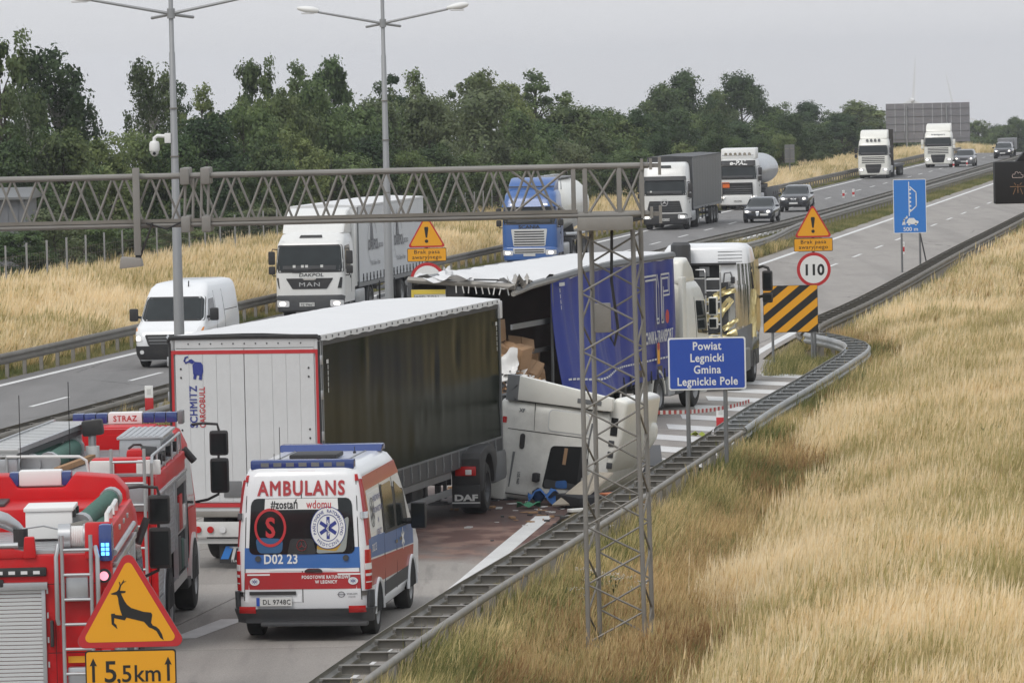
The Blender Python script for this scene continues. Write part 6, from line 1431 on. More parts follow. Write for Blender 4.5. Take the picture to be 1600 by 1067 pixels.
# tanker lorry
L4 = ((14.45, 323, .012), RZ())
t, S, B_, F = tractor('lorry', 'white tanker lorry with -PAL sign, roof lamp bar and orange plate on a black grille', *L4, white_paint, top=3.25, slope=.35, ws=(2.0, 2.72), bumper=white_paint, mz=2.2, plate='ERA 04SL', lampz=.80)
F('grille', black_plastic, [(-.98, .98), (.98, .98), (.94, 1.72), (-.94, 1.72)], .02, rc=.05); MB().path([(-.95, .12, .6), (-.95, .14, 1.7), (.95, .14, 1.7), (.95, .12, .6)], .035, 8).build('bull_bar', black_plastic, t); MB().path([(-.95, .14, 1.3), (.95, .14, 1.3)], .03, 8).build('bull_bar', black_plastic, t)
for i in range(4): F('grille_bar', mid_grey, [(-.85, 1.05+.14*i), (.85, 1.05+.14*i), (.85, 1.08+.14*i), (-.85, 1.08+.14*i)], .03)
F('hazard_plate', M('hazard_orange', (.75, .15, .02), .5), [(.50, 1.42), (.98, 1.42), (.98, 1.76), (.50, 1.76)], .16, nt=3)
F('name_board', black_plastic, [(-1.08, 2.80), (1.08, 2.80), (1.05, 3.12), (-1.05, 3.12)], .12, nt=12, skirt=.1); S.decal(D2().text('e-PAL', .05, -.12, .36, .03, 1.25, shear=.12), 'lettering', sign_white, t, 'F', 0, 2.97, .13)
MB().prism([(-.6, 3.2), (-.75, 3.85), (-2.2, 3.9), (-2.2, 3.2)], -1.1, 1.1).build('roof_deflector', white_paint, t, bevel=.06); MB().path([(-1.0, -.38, 3.45), (1.0, -.38, 3.45)], .03, 6).build('lamp_bar', chrome, t)
for i in range(6): MB().lathe([(0, .001), (.0, .10), (-.08, .07), (-.08, .001)], (-.75+.3*i, -.30, 3.52), 'Y', 14).build('spot_lamp', chrome, t)
tk = thing('tank_trailer', 'silver elliptical fuel tank trailer behind the -PAL lorry', 'trailer', *L4, 'semi trailers behind oncoming lorries')
q = MB().lathe([(-3.0, .02), (-3.02, .7), (-3.12, .98), (-3.3, 1.06), (-12.6, 1.06), (-12.9, .9), (-13, .02)], (0, 0, 0), 'Y', 28); q.v = [Vector((v.x*1.18, v.y, v.z*.95+2.4)) for v in q.v]; q.build('tank', silver, tk, smooth=50)
for y in (-4.5, -7, -9.5): MB().lathe([(0, .25), (.12, .25), (.14, .01)], (0, y, 3.38), 'Z', 14).build('hatch', alu, tk)
for sg in (-1, 1): MB().box(sg*1.1-.15, sg*1.1+.12, -12.5, -5.0, .6, 1.25).build('side_locker', dark_grey, tk, bevel=.03)
for y in (-9.4, -10.7, -12.0):
    for sg in (-1, 1): wheel(tk, sg*1.08, y, .5, .36, sg)
bx('chassis', black_plastic, tk, -.5, .5, -12.8, -3.2, .9, 1.4)
# two far white lorries with black lower grilles
def far_lorry(loc, label, lamps):
    t, S, B_, F = tractor('lorry', label, loc, RZ(), cream_paint, top=3.25, slope=.5, ws=(1.95, 2.62), bumper=cream_paint, mz=2.05, mirror=black_plastic if lamps else cream_paint, lampz=.72)
    F('grille', cream_paint, [(-.95, 1.22), (.95, 1.22), (.95, 1.80), (-.95, 1.80)], .02)
    for i in range(4): F('grille_slot', black_plastic, [(-.92, 1.27+.14*i), (.92, 1.27+.14*i), (.92, 1.345+.14*i), (-.92, 1.345+.14*i)], .028)
    B_.patch('lower_grille', black_plastic, t, 'F', [(-.48, .46), (.48, .46), (.62, .90), (-.62, .90)], .024, rc=.05); F('lower_grille', black_plastic, [(-.62, .86), (.62, .86), (.64, 1.16), (-.64, 1.16)], .06, rc=.03, skirt=.06)
    MB().prism([(-.6, 3.2), (-.85, 3.6), (-1.3, 3.86), (-2.2, 3.92), (-2.2, 3.1)], -1.1, 1.1).build('roof_deflector', cream_paint, t, bevel=.1, seg=3)
    if lamps:
        for i in range(4): MB().lathe([(0, .001), (.0, .12), (-.08, .08), (-.08, .001)], (-.48+.32*i, -.28, 3.08), 'Y', 14).build('spot_lamp', mid_grey, t)
    else: S.decal(D2().text('transport', 0, 0, .2, .03, 1.6), 'lettering', print_grey, t, 'F', 0, 2.88, .02)
    return t
L5 = (29.45, 413, .012); far_lorry(L5, 'white lorry with four round roof lamps pulling a low loader, left of the far pair', True)
tl = thing('low_loader', 'low flat trailer with a tall dark frame behind the lorry with roof lamps', 'trailer', L5, RZ(), 'semi trailers behind oncoming lorries')
bx('bed', dark_grey, tl, -1.25, 1.25, -15, -5, .8, 1.0); MB().box(-1.22, 1.22, -5.0, -4.6, 1.0, 3.9).build('head_board', M('dark_frame', (.03, .025, .022), .8, dirt=.4), tl); bx('goose_neck', black_plastic, tl, -1.1, 1.1, -5.5, -2.8, 1.0, 1.25)
for sg in (-1, 1):
    for k in range(4): bx('frame_post', mid_grey, tl, sg*1.0-.05, sg*1.0+.05, -4.58, -4.5, 1.2+.6*k, 1.3+.6*k)
for y in (-11, -12.3, -13.6):
    for sg in (-1, 1): wheel(tl, sg*1.08, y, .42, .34, sg)
L6 = (38.3, 456, .012); far_lorry(L6, 'white lorry with a plain roof beside a grey estate car, farthest lorry', False)

# ------------------------------------------------------------------ white van and cars (local +Y forward)
VN = ((-10.25, 152.6, .012), RZ(1))
t = thing('delivery_van', 'tall white panel van with black bumper passing the lamp post', 'van', *VN)
S = Shell([(.22, .90, -.05, -5.95, .2), (.40, 1.0, .0, -6.0, .26), (.75, 1.03, .02, -6.0, .28), (1.02, 1.03, -.02, -6.0, .28), (1.20, 1.03, -.22, -6.0, .26), (1.36, 1.02, -.62, -6.0, .24), (1.75, .97, -.98, -5.98, .22), (2.1, .92, -1.32, -5.97, .22), (2.32, .87, -1.62, -5.95, .24), (2.44, .78, -1.95, -5.9, .25), (2.48, .62, -2.3, -5.7, .25)])
mb = MB(); S.skin(mb, n=6); mb.build('body', van_white, t, smooth=40)
F = lambda nm, mt, q, off=.01, **k: S.patch(nm, mt, t, 'F', q, off, **k)
F('screen_surround', black_plastic, [(-1.02, 1.37), (1.02, 1.37), (.94, 2.07), (-.94, 2.07)], .006, nt=14, rc=.08); F('windscreen', glass_mid, [(-.95, 1.42), (.95, 1.42), (.88, 2.03), (-.88, 2.03)], .012, nt=14, rc=.08)
F('dash_paper', plate_white, [(-.30, 1.45), (-.14, 1.45), (-.14, 1.51), (-.30, 1.51)], .016, nt=2); F('bumper', black_plastic, [(-1.25, .25), (1.25, .25), (1.28, .66), (-1.28, .66)], .03, nt=18, skirt=.05)
F('grille', black_plastic, [(-.60, .66), (.60, .66), (.72, 1.0), (-.72, 1.0)], .022, rc=.05, nt=12)
for i in range(3): F('grille_bar', mid_grey, [(-.56-.03*i, .72+.09*i), (.56+.03*i, .72+.09*i), (.56+.03*i, .75+.09*i), (-.56-.03*i, .75+.09*i)], .032)
S.decal(D2().poly([(0, .09), (.06, 0), (0, -.09), (-.06, 0)]), 'badge', chrome, t, 'F', 0, .92, .04)
for sg in (-1, 1):
    F('headlamp', lens_clear, [(sg*.93-.16, .80), (sg*.93+.16, .80), (sg*1.02+.14, 1.22), (sg*1.02-.06, 1.22)], .02, nt=6, rc=.05); F('lit_lamp', lamp_lit, [(sg*.92-.08, .82), (sg*.92+.08, .82), (sg*.92+.08, .95), (sg*.92-.08, .95)], .03, rc=.06); F('indicator', lens_amber, [(sg*1.02-.04, 1.1), (sg*1.02+.05, 1.1), (sg*1.05+.03, 1.2), (sg*1.05-.03, 1.2)], .026, nt=2); F('fog_lamp', lens_clear, [(sg*.8-.06, .42), (sg*.8+.06, .42), (sg*.8+.06, .54), (sg*.8-.06, .54)], .04, rc=.055)
    f = 'R' if sg > 0 else 'L'
    S.patch('side_window', glass_mid, t, f, [(-2.2, 1.42), (-1.0, 1.34), (-1.5, 1.98), (-2.2, 2.0)], .01, rc=.05)
    for y in (-2.35, -3.6): S.patch('door_gap', glass_gap, t, f, [(y, .5), (y+.012, .5), (y+.012, 2.2), (y, 2.2)], .006, nt=1)
    S.patch('side_rail', glass_gap, t, f, [(-5.6, 1.55), (-3.6, 1.55), (-3.6, 1.57), (-5.6, 1.57)], .006); S.patch('sill_trim', black_plastic, t, f, [(-5.3, .42), (-1.6, .42), (-1.6, .62), (-5.3, .62)], .012)
    for y in (-.95, -4.9):
        MB().prism([(y+.44*math.cos(a), .34+.46*math.sin(a)) for a in [PI*i/12 for i in range(13)]], sg*.9, sg*1.036).build('wheel_arch', glass_gap, t); wheel(t, sg*.90, y, .35, .25, sg)
    m = MB().box(sg*1.10, sg*1.36, -1.0, -.84, 1.36, 1.74).build('mirror', black_plastic, t, bevel=.05); tb('mirror_arm', black_plastic, t, (sg*.98, -1.0, 1.46), (sg*1.15, -.92, 1.50), .04)
F('number_plate', plate_white, [(-.56, .50), (-.04, .50), (-.04, .62), (-.56, .62)], .045, nt=2); S.decal(D2().text('DW 8L204', 0, -.045, .11, .004), 'lettering', print_black, t, 'F', -.30, .56, .05)
MB().tube((-.3, -1.7, 2.36), (-.3, -1.75, 2.52), .02, 6).build('antenna', black_plastic, t)
def car(label, loc, rz, paint, h=1.45, ln=4.2, w=.87, suv=False, badge=None, plate=None, estate=False):
    t = thing('car', label, 'car', loc, rz, 'cars on the oncoming carriageway'); g_ = .30 if suv else .22; b = h-.58; hb = 1.15
    S = Shell([(g_, w-.10, -.08, -ln+.08, .3), (g_+.16, w-.01, .0, -ln, .36), (b-.22, w, -.03, -ln+.02, .38), (b-.08, w-.01, -.16, -ln+.05, .36), (b, w-.03, -hb*.85, -ln+.15, .28), (b+.08, w-.06, -hb-.10, -ln+.2, .25), (h-.16, w-.17, -hb-.72, -ln+(.35 if estate or suv else .55), .24), (h-.04, w-.23, -hb-1.0, -ln+(.5 if estate or suv else .9), .24), (h, w-.34, -hb-1.3, -ln+(.7 if estate or suv else 1.3), .24)])
    mb = MB(); S.skin(mb, n=6); mb.build('body', paint, t, smooth=45)
    F = lambda nm, mt, q, off=.01, **k: S.patch(nm, mt, t, 'F', q, off, **k)
    F('windscreen', glass_mid, [(-w+.10, b+.03), (w-.10, b+.03), (w-.26, h-.07), (-w+.26, h-.07)], .012, nt=10, rc=.05); S.patch('rear_window', glass, t, 'B', [(-w+.2, b+.08), (w-.2, b+.08), (w-.3, h-.1), (-w+.3, h-.1)], .012)
    F('lower_grille', black_plastic, [(-.48, g_+.05), (.48, g_+.05), (.52, g_+.19), (-.52, g_+.19)], .012, rc=.03); F('grille', black_plastic, [(-.34, b-.34), (.34, b-.34), (.38, b-.16), (-.38, b-.16)], .014, rc=.04)
    if badge == 'ring': S.decal(D2().ring(0, 0, .05, .07, 20).rect(-.09, .09, -.02, .02), 'badge', chrome, t, 'F', 0, b-.25, .03); F('grille_bar', chrome, [(-.13, b-.32), (-.09, b-.32), (-.13, b-.18), (-.17, b-.18)], .024, nt=1); F('grille_bar', chrome, [(.09, b-.32), (.13, b-.32), (.17, b-.18), (.13, b-.18)], .024, nt=1)
    if badge == 'shield': F('badge', chrome, [(-.05, b-.46), (.05, b-.46), (.11, b-.20), (-.11, b-.20)], .024, rc=.04)
    F('number_plate', plate_white, [(-.26, g_+.19), (.26, g_+.19), (.26, g_+.30), (-.26, g_+.30)] if badge != 'shield' else [(-.62, g_+.2), (-.16, g_+.2), (-.16, g_+.31), (-.62, g_+.31)], .024, nt=2)
    for sg in (-1, 1):
        F('headlamp', lens_clear, [(sg*(w-.24)-.15, b-.30), (sg*(w-.24)+.15, b-.30), (sg*(w-.18)+.14, b-.13), (sg*(w-.26)-.14, b-.15)], .014, nt=6, rc=.04); F('lit_lamp', lamp_lit, [(sg*(w-.26)-.07, b-.27), (sg*(w-.26)+.07, b-.27), (sg*(w-.26)+.07, b-.16), (sg*(w-.26)-.07, b-.16)], .022, rc=.05)
        f = 'R' if sg > 0 else 'L'
        S.patch('side_window', glass, t, f, [(-hb-1.25, b+.05), (-hb-.25, b+.05), (-hb-.78, h-.1), (-hb-1.25, h-.1)], .008); S.patch('side_window', glass, t, f, [(-ln+.75, b+.06), (-hb-1.32, b+.06), (-hb-1.32, h-.1), (-ln+.95, h-.1)], .008)
        for y in (-.78, -ln+.75):
            r_ = .36 if suv else .32; MB().prism([(y+(r_+.05)*math.cos(a), r_+(r_+.05)*math.sin(a)) for a in [PI*i/12 for i in range(13)]], sg*(w-.15), sg*(w+.004)).build('wheel_arch', glass_gap, t); wheel(t, sg*(w-.10), y, r_, .21, sg, rim_grey)
        MB().box(sg*(w+.0), sg*(w+.2), -hb-.42, -hb-.30, b+.02, b+.15).build('mirror', paint, t, bevel=.03)
    return t
car('dark blue hatchback with lit lamps in the inner lane beside the median barrier', (14.2, 293, .012), RZ(-1), car_blue, 1.44, 4.1, .865, badge='shield')
car('dark crossover car with a chrome badge following the blue hatchback', (17.5, 315, .012), RZ(), car_black, 1.62, 4.35, .90, suv=True, badge='ring')
car('grey metallic estate car beside the farthest white lorry', (40.7, 457.5, .012), RZ(), car_grey, 1.52, 4.7, .90, estate=True)
car('small black car with lit lamps at the crest of the road, farthest car', (47.9, 496, .012), RZ(), car_black, 1.55, 4.3, .88, suv=True)
vn = thing('box_truck', 'dull grey box truck behind the farthest black car', 'truck', (49.2, 507, .0), RZ()); vn.scale = (.75, 1, .82); MB().box(-1.1, 1.1, -6.5, -1.7, .8, 2.2).build('box', mid_grey, vn, bevel=.05)
S = Shell([(.35, .95, 0, -1.65, .2), (.9, 1.0, .0, -1.65, .2), (1.3, 1.0, -.25, -1.65, .2), (1.9, .9, -.6, -1.65, .2)]); mb = MB(); S.skin(mb); mb.build('cab', car_grey, vn); S.patch('windscreen', glass_mid, vn, 'F', [(-.85, 1.25), (.85, 1.25), (.8, 1.8), (-.8, 1.8)], .01)
for y in (-.8, -5.2):
    for sg in (-1, 1): wheel(vn, sg*.9, y, .38, .25, sg)
# ------------------------------------------------------------------ torn blue curtain trailer
T2 = ((-1.10, 114.37, .016), R(-16.9))
t = thing('wrecked_trailer', 'torn semi trailer with blue curtain, ripped white roof and spilled cargo inside', 'trailer', *T2)
W = 1.25
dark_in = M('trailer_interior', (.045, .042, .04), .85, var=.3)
def topz(x, y): return 3.96-.20*max(0, 1-y/7.0)*((x+W)/(2*W))-.06*max(0, 1-y/6)
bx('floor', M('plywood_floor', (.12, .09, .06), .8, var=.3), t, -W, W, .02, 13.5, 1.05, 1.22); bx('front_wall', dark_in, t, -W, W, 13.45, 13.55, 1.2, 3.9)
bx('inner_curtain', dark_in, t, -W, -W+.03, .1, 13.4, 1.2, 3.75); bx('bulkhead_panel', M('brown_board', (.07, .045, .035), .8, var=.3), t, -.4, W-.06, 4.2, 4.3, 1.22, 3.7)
# rear frame: left door with yellow edge, bent top beam, no right door
MB().box(-W, -W+.10, -.05, .08, 1.0, 3.86).build('rear_post', dark_grey, t, bevel=.01)
MB().tube((-W, 0, 3.88), (W+.02, -.03, 3.70), .075, 8).build('rear_beam', galv, t)
d = bx('rear_door', door_grey, t, -W+.10, -.36, -.06, .0, 1.2, 3.66); bx('yellow_edge', M('pale_yellow', (.62, .47, .06), .5), d, -W+.09, -.36, -.075, -.06, 3.56, 3.66); bx('yellow_edge', MATS['pale_yellow'], d, -W+.09, -W+.15, -.075, -.06, 1.2, 3.56)
D2().text('WIELTON', 0, -.04, .12, .02, 1.0, space=1.1).lay('lettering', print_black, d, lambda x, y: Vector((-.80+x, -.08, 3.48+y)))
bx('rear_wall_stub', black_plastic, t, -.36, .05, -.02, .05, 1.2, 3.72)
hk = MB().box(-.012, .012, -.01, .01, -.16, 0).mesh('curtain_hook', plate_white)
for i in range(9): link('curtain_hook', hk, t, (-.1+.15*i, -.09, 3.74-.009*i), (random.uniform(-.3, .3), random.uniform(-.3, .3), 0))
for sg in (-1, 1):
    P = [(sg*(W+.0), y, topz(sg*W, y)-.07) for y in (0, 2, 4, 6, 8, 10, 12, 13.55)]
    for a, b in zip(P, P[1:]): pass
    MB().path(P, .085, 6).build('top_rail', mid_grey, t)
MB().path([(W+.03, -.25, 3.55), (W+.04, 1.2, 3.66), (W+.02, 3.2, 3.74)], .06, 8).build('bent_rail', galv, t)
mb = MB(); nx, ny = 12, 46; vs = []; rg = random.Random(5)
for j in range(ny+1):
    y = 13.6*j/ny
    for i in range(nx+1):
        x = -W-.02+(2*W+.04)*i/nx; k_ = max(0, 1-y/5.5)
        z = topz(x, y)+.04*(1-(x/W)**2)+.01*math.sin(y*5.5)+k_*(.07*math.sin(x*5+y*2.7)+.06*math.sin(y*4.3-x*3)+rg.uniform(-.02, .02))
        vs.append((x, y+(.25*math.sin(x*4) if j == 0 else 0), z))
m_ = nx+1
mb.add(vs, [(j*m_+i, j*m_+i+1, (j+1)*m_+i+1, (j+1)*m_+i) for j in range(ny) for i in range(nx)])
ed = [(x_, y_, z_-.16) for x_, y_, z_ in vs[nx::m_]]; b0 = len(mb.v); mb.add(ed, []); mb.f += [(j*m_+nx, (j+1)*m_+nx, b0+j+1, b0+j) for j in range(10, ny)]
mb.build('roof_tarp', tarp_white, t, smooth=60)
def crumple(name, mat, parent, c, size, seed, n=9, sx=1, sy=1, sz=.5, rot=None):
    rg = random.Random(seed); vs = []
    for j in range(n):
        for i in range(n):
            u, v = i/(n-1)-.5, j/(n-1)-.5; vs.append(Vector((u*size*sx+rg.uniform(-.03, .03)*size, v*size*sy+rg.uniform(-.03, .03)*size, size*sz*(.5*math.sin(u*7+seed)*math.cos(v*6)+rg.uniform(-.06, .06)))))
    if rot: vs = [rot @ p for p in vs]
    fs = [(j*n+i, j*n+i+1, (j+1)*n+i+1, (j+1)*n+i) for j in range(n-1) for i in range(n-1)]
    return MB().add([p+Vector(c) for p in vs], fs).build(name, mat, parent, smooth=50, recalc=False)
crumple('torn_roof_flap', tarp_white, t, (-.30, -.05, 3.90), .8, 3, 9, 1.3, .5, .22); crumple('torn_roof_flap', tarp_white, t, (-.35, .3, 4.02), .45, 8, 8, .7, .9, .3, Matrix.Rotation(.7, 3, 'Y')); crumple('torn_roof_flap', tarp_white, t, (W-.20, .55, 3.82), .7, 12, 9, .9, 1.4, .25); crumple('torn_roof_flap', M('torn_foil', (.40, .38, .35), .5, metal=.3), t, (W-.02, .3, 3.80), .45, 15, 7, .8, 1.3, .8)
MB().tube((W-.35, -.1, 3.86), (W-.9, -.2, 3.88), .02, 6).build('snapped_bow', dark_grey, t)
for i in range(22): link('eyelet', em, t, (W+.028, 4.3+.42*i, topz(W, 4.3+.42*i)-.07))
def lean(y, z):
    f = (3.8-z)/2.9; k_ = math.exp(-((y-5.2)/2.4)**2); return f*f*.55*k_+.10*f*math.exp(-((y-3.0)/.8)**2)
c_ = wavy(t, 'blue_curtain', blue_tarp, W+.02, 2.85, 13.5, .92, 3.80, .045, 1.9, 140, 26, 4, lean, .05)
def cm(y, z, off=.02): return W+.02+lean(y, z)+.07+off
def on_curtain(d2, name, mat, yc, zc, off=.0):
    return d2.lay(name, mat, t, lambda x, y: Vector((cm(yc+x, zc+y, off), yc+x, zc+y)))
d = D2()
for k in range(40): y_ = 2.95+.26*k; d.rect(y_, y_+.19, 1.40+.10*math.sin(y_*.9)*math.exp(-((y_-5)/2.4)**2), 1.445+.10*math.sin(y_*.9)*math.exp(-((y_-5)/2.4)**2))
on_curtain(d, 'reflective_strip', plate_white, 0, 0, .015)
d = D2()
for a in (0, .10): d.line([(-1.25+a, .62-a), (-.15-a*.2, .62-a), (-.15-a*.2, -.55+a), (.05, -.55+a), (.05, .30)], .045); d.line([(.28+a*.6, -.55+a), (.28+a*.6, .62-a), (1.05-a, .62-a), (1.05-a, .10+a), (.50, .10+a)], .045)
d.line([(.48, -.55), (.48, .3)], .045); d.line([(.28, -.55), (.48, -.55)], .045); d.line([(.05, .30), (-.05, .62)], .045)
on_curtain(d, 'emblem', plate_white, 11.7, 2.85, .02); on_curtain(D2().disc(0, 0, .17), 'red_dot', sign_red, 12.5, 2.42, .024)
on_curtain(D2().text('TECHNIKA-TRANSPORT', 0, -.12, .40, .03, .66), 'lettering', plate_white, 11.6, 1.95, .02); on_curtain(D2().rect(-.12, .12, -.25, .25), 'hazard_sticker', sign_yellow, 11.6, 1.55, .026); on_curtain(D2().disc(0, .18, .10), 'sticker_dot', sign_red, 11.6, 1.55, .028)
d = D2().rect(-.10, .35, .22, .30)
for k in range(4): d.rect(-.10, -.05, .08-.13*k, .17-.13*k)
on_curtain(d, 'reflective_mark', plate_white, 3.2, 3.35, .02)
buckles(t, W+.09, 8.2, 13.4, 1.16, .62, black_plastic)
MB().tube((W-.03, 2.9, 1.1), (W-.02, 2.95, 3.7), .04, 6).build('side_post', mid_grey, t); MB().box(W-.25, W-.2, .4, 4.1, 2.72, 2.84).build('side_slat', mid_grey, t); MB().box(W-.25, W-.2, .4, 4.1, 2.1, 2.2).build('side_slat', dark_in, t)
running_gear(t, (2.3, 3.6, 4.9))
bx('rear_light_board', lens_red, t, .6, 1.2, -.05, .02, .75, .92)
# cargo in the opening, each box its own thing
cg = 'boxes spilled in the blue trailer'
def cargo(name, label, size, p, rot, mat=cardboard, cat='box', tape=True):
    o = thing(name, label, cat, group=cg); Rm = Matrix.Translation(T2[0]) @ Matrix.Rotation(T2[1], 4, 'Z'); o.location = Rm @ Vector(p); o.rotation_euler = (rot[0], rot[1], rot[2]+T2[1])
    a, b, c = size[0]/2, size[1]/2, size[2]; MB().box(-a, a, -b, b, 0, c).build('carton', mat, o, bevel=.012)
    if tape: bx('tape', M('brown_tape', (.26, .15, .07), .4), o, -.03, .03, -b-.003, b+.003, .0, c+.004)
    for sg in (-1, 1): bx('flap', mat, o, sg*a*.5-a*.5, sg*a*.5+a*.5-.01, -b, b, c+.001, c+.012, 0, Matrix.Rotation(sg*.06, 3, 'Y'))
    return o
b_ = cargo('cardboard_box', 'large brown box with a blue label on top of the cargo', (.95, .6, .48), (.20, .9, 2.42), (.02, -.05, .1)); bx('blue_label', sign_blue_light, b_, -.12, .12, -.312, -.305, .14, .32)
cargo('cardboard_box', 'brown box under the large box with the blue label', (.9, .6, .6), (.15, 1.0, 1.80), (0, 0, .05)); cargo('cardboard_box', 'small open brown carton tilted below the large box', (.40, .34, .30), (.55, .6, 2.12), (.3, .5, .6)); cargo('cardboard_box', 'small brown carton standing on its corner in the cargo heap', (.42, .36, .30), (.62, .45, 1.86), (.7, .3, .2)); cargo('cardboard_box', 'brown carton leaning right of the crumpled film', (.36, .50, .62), (1.02, .75, 1.72), (.1, .25, -.2)); cargo('cardboard_box', 'small brown carton between the heap and the interior wall', (.36, .36, .32), (.82, .9, 2.06), (.2, -.5, .9)); cargo('cardboard_box', 'flattened brown carton at the left of the opening', (.5, .34, .9), (.0, .5, 1.25), (.0, .12, .1))
Rm2 = Matrix.Translation(T2[0]) @ Matrix.Rotation(T2[1], 4, 'Z')
def tin(o): o.matrix_world = Rm2 @ o.matrix_world; return o
cargo('cardboard_box', 'brown carton tipped on its side against the inner wall', (.6, .5, .45), (.60, 2.2, 1.95), (.4, .2, .4)); cargo('cardboard_box', 'wide brown carton low under the blue curtain edge', (.7, .5, .42), (.95, 2.1, 1.25), (.15, -.1, .3)); cargo('cardboard_box', 'long flat carton sloping out of the trailer side', (.35, .9, .22), (1.10, 1.55, 1.62), (.25, .35, .15)); cargo('cardboard_box', 'dented brown carton at the very edge of the trailer floor', (.4, .36, .3), (.9, -.02, 1.30), (.2, .4, .7)); cargo('cardboard_box', 'tall brown carton at the back of the opening', (.55, .55, .85), (.55, 3.0, 1.3), (0, .06, .2))
fl = thing('plastic_film', 'crumpled white plastic film lying on the spilled boxes', 'film', T2[0], T2[1]); crumple('film', plastic_film, fl, (.78, .10, 1.95), .80, 21, 11, 1.1, .9, .45, Matrix.Rotation(.9, 3, 'X'))
fl = thing('plastic_film', 'pale film hanging at the left edge of the trailer opening', 'film', T2[0], T2[1]); crumple('film', plastic_film, fl, (.28, .15, 1.75), 1.0, 23, 10, .35, 1.1, .25, Matrix.Rotation(1.4, 3, 'X')); 
fl = thing('paint_tin', 'small white tin with a red band beside the crumpled film', 'tin', T2[0], T2[1]); tb('tin', sign_white, fl, (.62, .15, 1.62), (.82, .10, 1.66), .07, 14); tb('red_band', sign_red, fl, (.60, .155, 1.618), (.65, .142, 1.63), .073, 14)
mb = MB(); rg = random.Random(9)
hp = {k: MB() for k in range(3)}
for i in range(760):
    x = rg.uniform(.1, 1.5); y = rg.uniform(-.25, 1.9); z = 1.26+.78*max(0, 1-abs(x-.85)/1.0)*rg.random()**.6*max(.2, 1-abs(y-.5)/1.8); s_ = rg.uniform(.04, .17)
    hp[i % 3].box(x-s_, x+s_, y-s_*.6, y+s_*.6, z, z+rg.uniform(.006, .05), Matrix.Rotation(rg.uniform(-.9, .9), 3, 'X') @ Matrix.Rotation(rg.uniform(-.9, .9), 3, 'Y') @ Matrix.Rotation(rg.uniform(0, 3), 3, 'Z'))
for k, (mt, nm, lb) in enumerate([(cardboard, 'cardboard_scraps', 'torn brown cardboard scraps heaped on the trailer floor'), (plastic_film, 'paper_scraps', 'pale paper scraps in the cargo heap'), (dark_grey, 'dark_scraps', 'dark broken scraps in the cargo heap')]):
    o = hp[k].build(nm, mt, None, smooth=0, recalc=False); o.location = T2[0]; o.rotation_euler = (0, 0, T2[1]); setp(o, lb, kind='stuff')

# tractor of the blue trailer, facing away
f_ = Matrix.Translation(T2[0]) @ Matrix.Rotation(T2[1], 4, 'Z') @ Vector((.02, 17.0, 0))
t, S, B_, F = tractor('lorry', 'white lorry cab with white mirrors still coupled to the blue curtain trailer', (f_.x, f_.y, .016), T2[1], cream_paint, top=3.2, slope=.5, mirror=cream_paint, bumper=cream_paint, mz=2.25, arch=cream_paint, group='lorries stopped by the crash')
MB().prism([(-.8, 3.1), (-1.1, 3.5), (-1.6, 3.78), (-2.1, 3.72), (-2.25, 3.1)], -1.12, 1.12).build('roof_deflector', cream_paint, t, bevel=.14, seg=4); MB().prism([(-2.2, .95), (-2.2, 3.3), (-2.6, 3.3), (-2.6, .95)], 1.12, 1.23).build('side_fairing', cream_paint, t, bevel=.03)
for k in range(4): MB().lathe([(-.09, .0), (-.09, .30), (-.07, .34), (.07, .34), (.09, .30), (.09, .0)], (1.02, -2.75-.20*k, .72), 'Y', 18).build('air_tank', mid_grey, t)
MB().box(.85, 1.26, -1.0, -.3, .35, 1.0).build('side_skirt', plate_white, t, bevel=.05)

# silver lorry seen from behind
T3 = ((5.25, 138.0, .016), R(-9))
t = thing('silver_lorry', 'chrome wrapped lorry cab seen from behind with torn gold foil and a ladder', 'lorry', *T3, 'lorries stopped by the crash')
mirrorm = M('polished_wrap', (.62, .61, .59), .10, metal=.95, var=.05, bump=.04, bs=3)
S = Shell([(.9, 1.20, 2.35, .0, .42), (1.0, 1.22, 2.4, .0, .46), (2.6, 1.21, 2.3, .0, .46), (3.25, 1.16, 2.0, .02, .42)])
mb = MB(); S.skin(mb, n=6); mb.build('cab', mirrorm, t, smooth=40)
S2 = Shell([(3.25, 1.165, 2.0, .01, .2), (3.62, 1.12, 1.7, .05, .2), (3.76, 1.02, 1.3, .12, .25), (3.79, .85, 1.0, .25, .3)]); mb = MB(); S2.skin(mb, n=6); mb.build('roof', van_white, t, smooth=50)
for k in range(4): S2.patch('roof_groove', mid_grey, t, 'B', [(.35, 3.30+.09*k), (1.0, 3.30+.09*k), (1.0, 3.315+.09*k), (.35, 3.315+.09*k)], .012, nt=2)
B = lambda nm, mt, q, off=.01, **k: S.patch(nm, mt, t, 'B', q, off, **k)
B('rear_wall', dark_grey, [(-1.2, .95), (.60, .95), (.62, 2.85), (-1.2, 2.85)], .02); B('white_corner', van_white, [(.42, 2.74), (.88, 2.80), (.86, 3.24), (.42, 3.24)], .026); B('lower_fairing', mid_grey, [(.66, .92), (1.32, .92), (1.32, 1.62), (.80, 1.45)], .024)
B('reflection_panel', mirrorm, [(.66, 1.5), (1.15, 1.6), (1.12, 2.7), (.66, 2.65)], .03, nt=12, rc=.05)
bx('equipment_bay', glass_gap, t, -1.1, .38, -.03, .05, 2.88, 3.22); bx('bay_box', mid_grey, t, -.15, .12, -.05, -.02, 2.92, 3.18); MB().box(-1.15, .85, -.12, -.02, 3.22, 3.28).build('bay_lip', black_plastic, t, bevel=.01)
gold = M('gold_foil', (.72, .60, .30), .30, metal=.55, var=.25, vs=6)
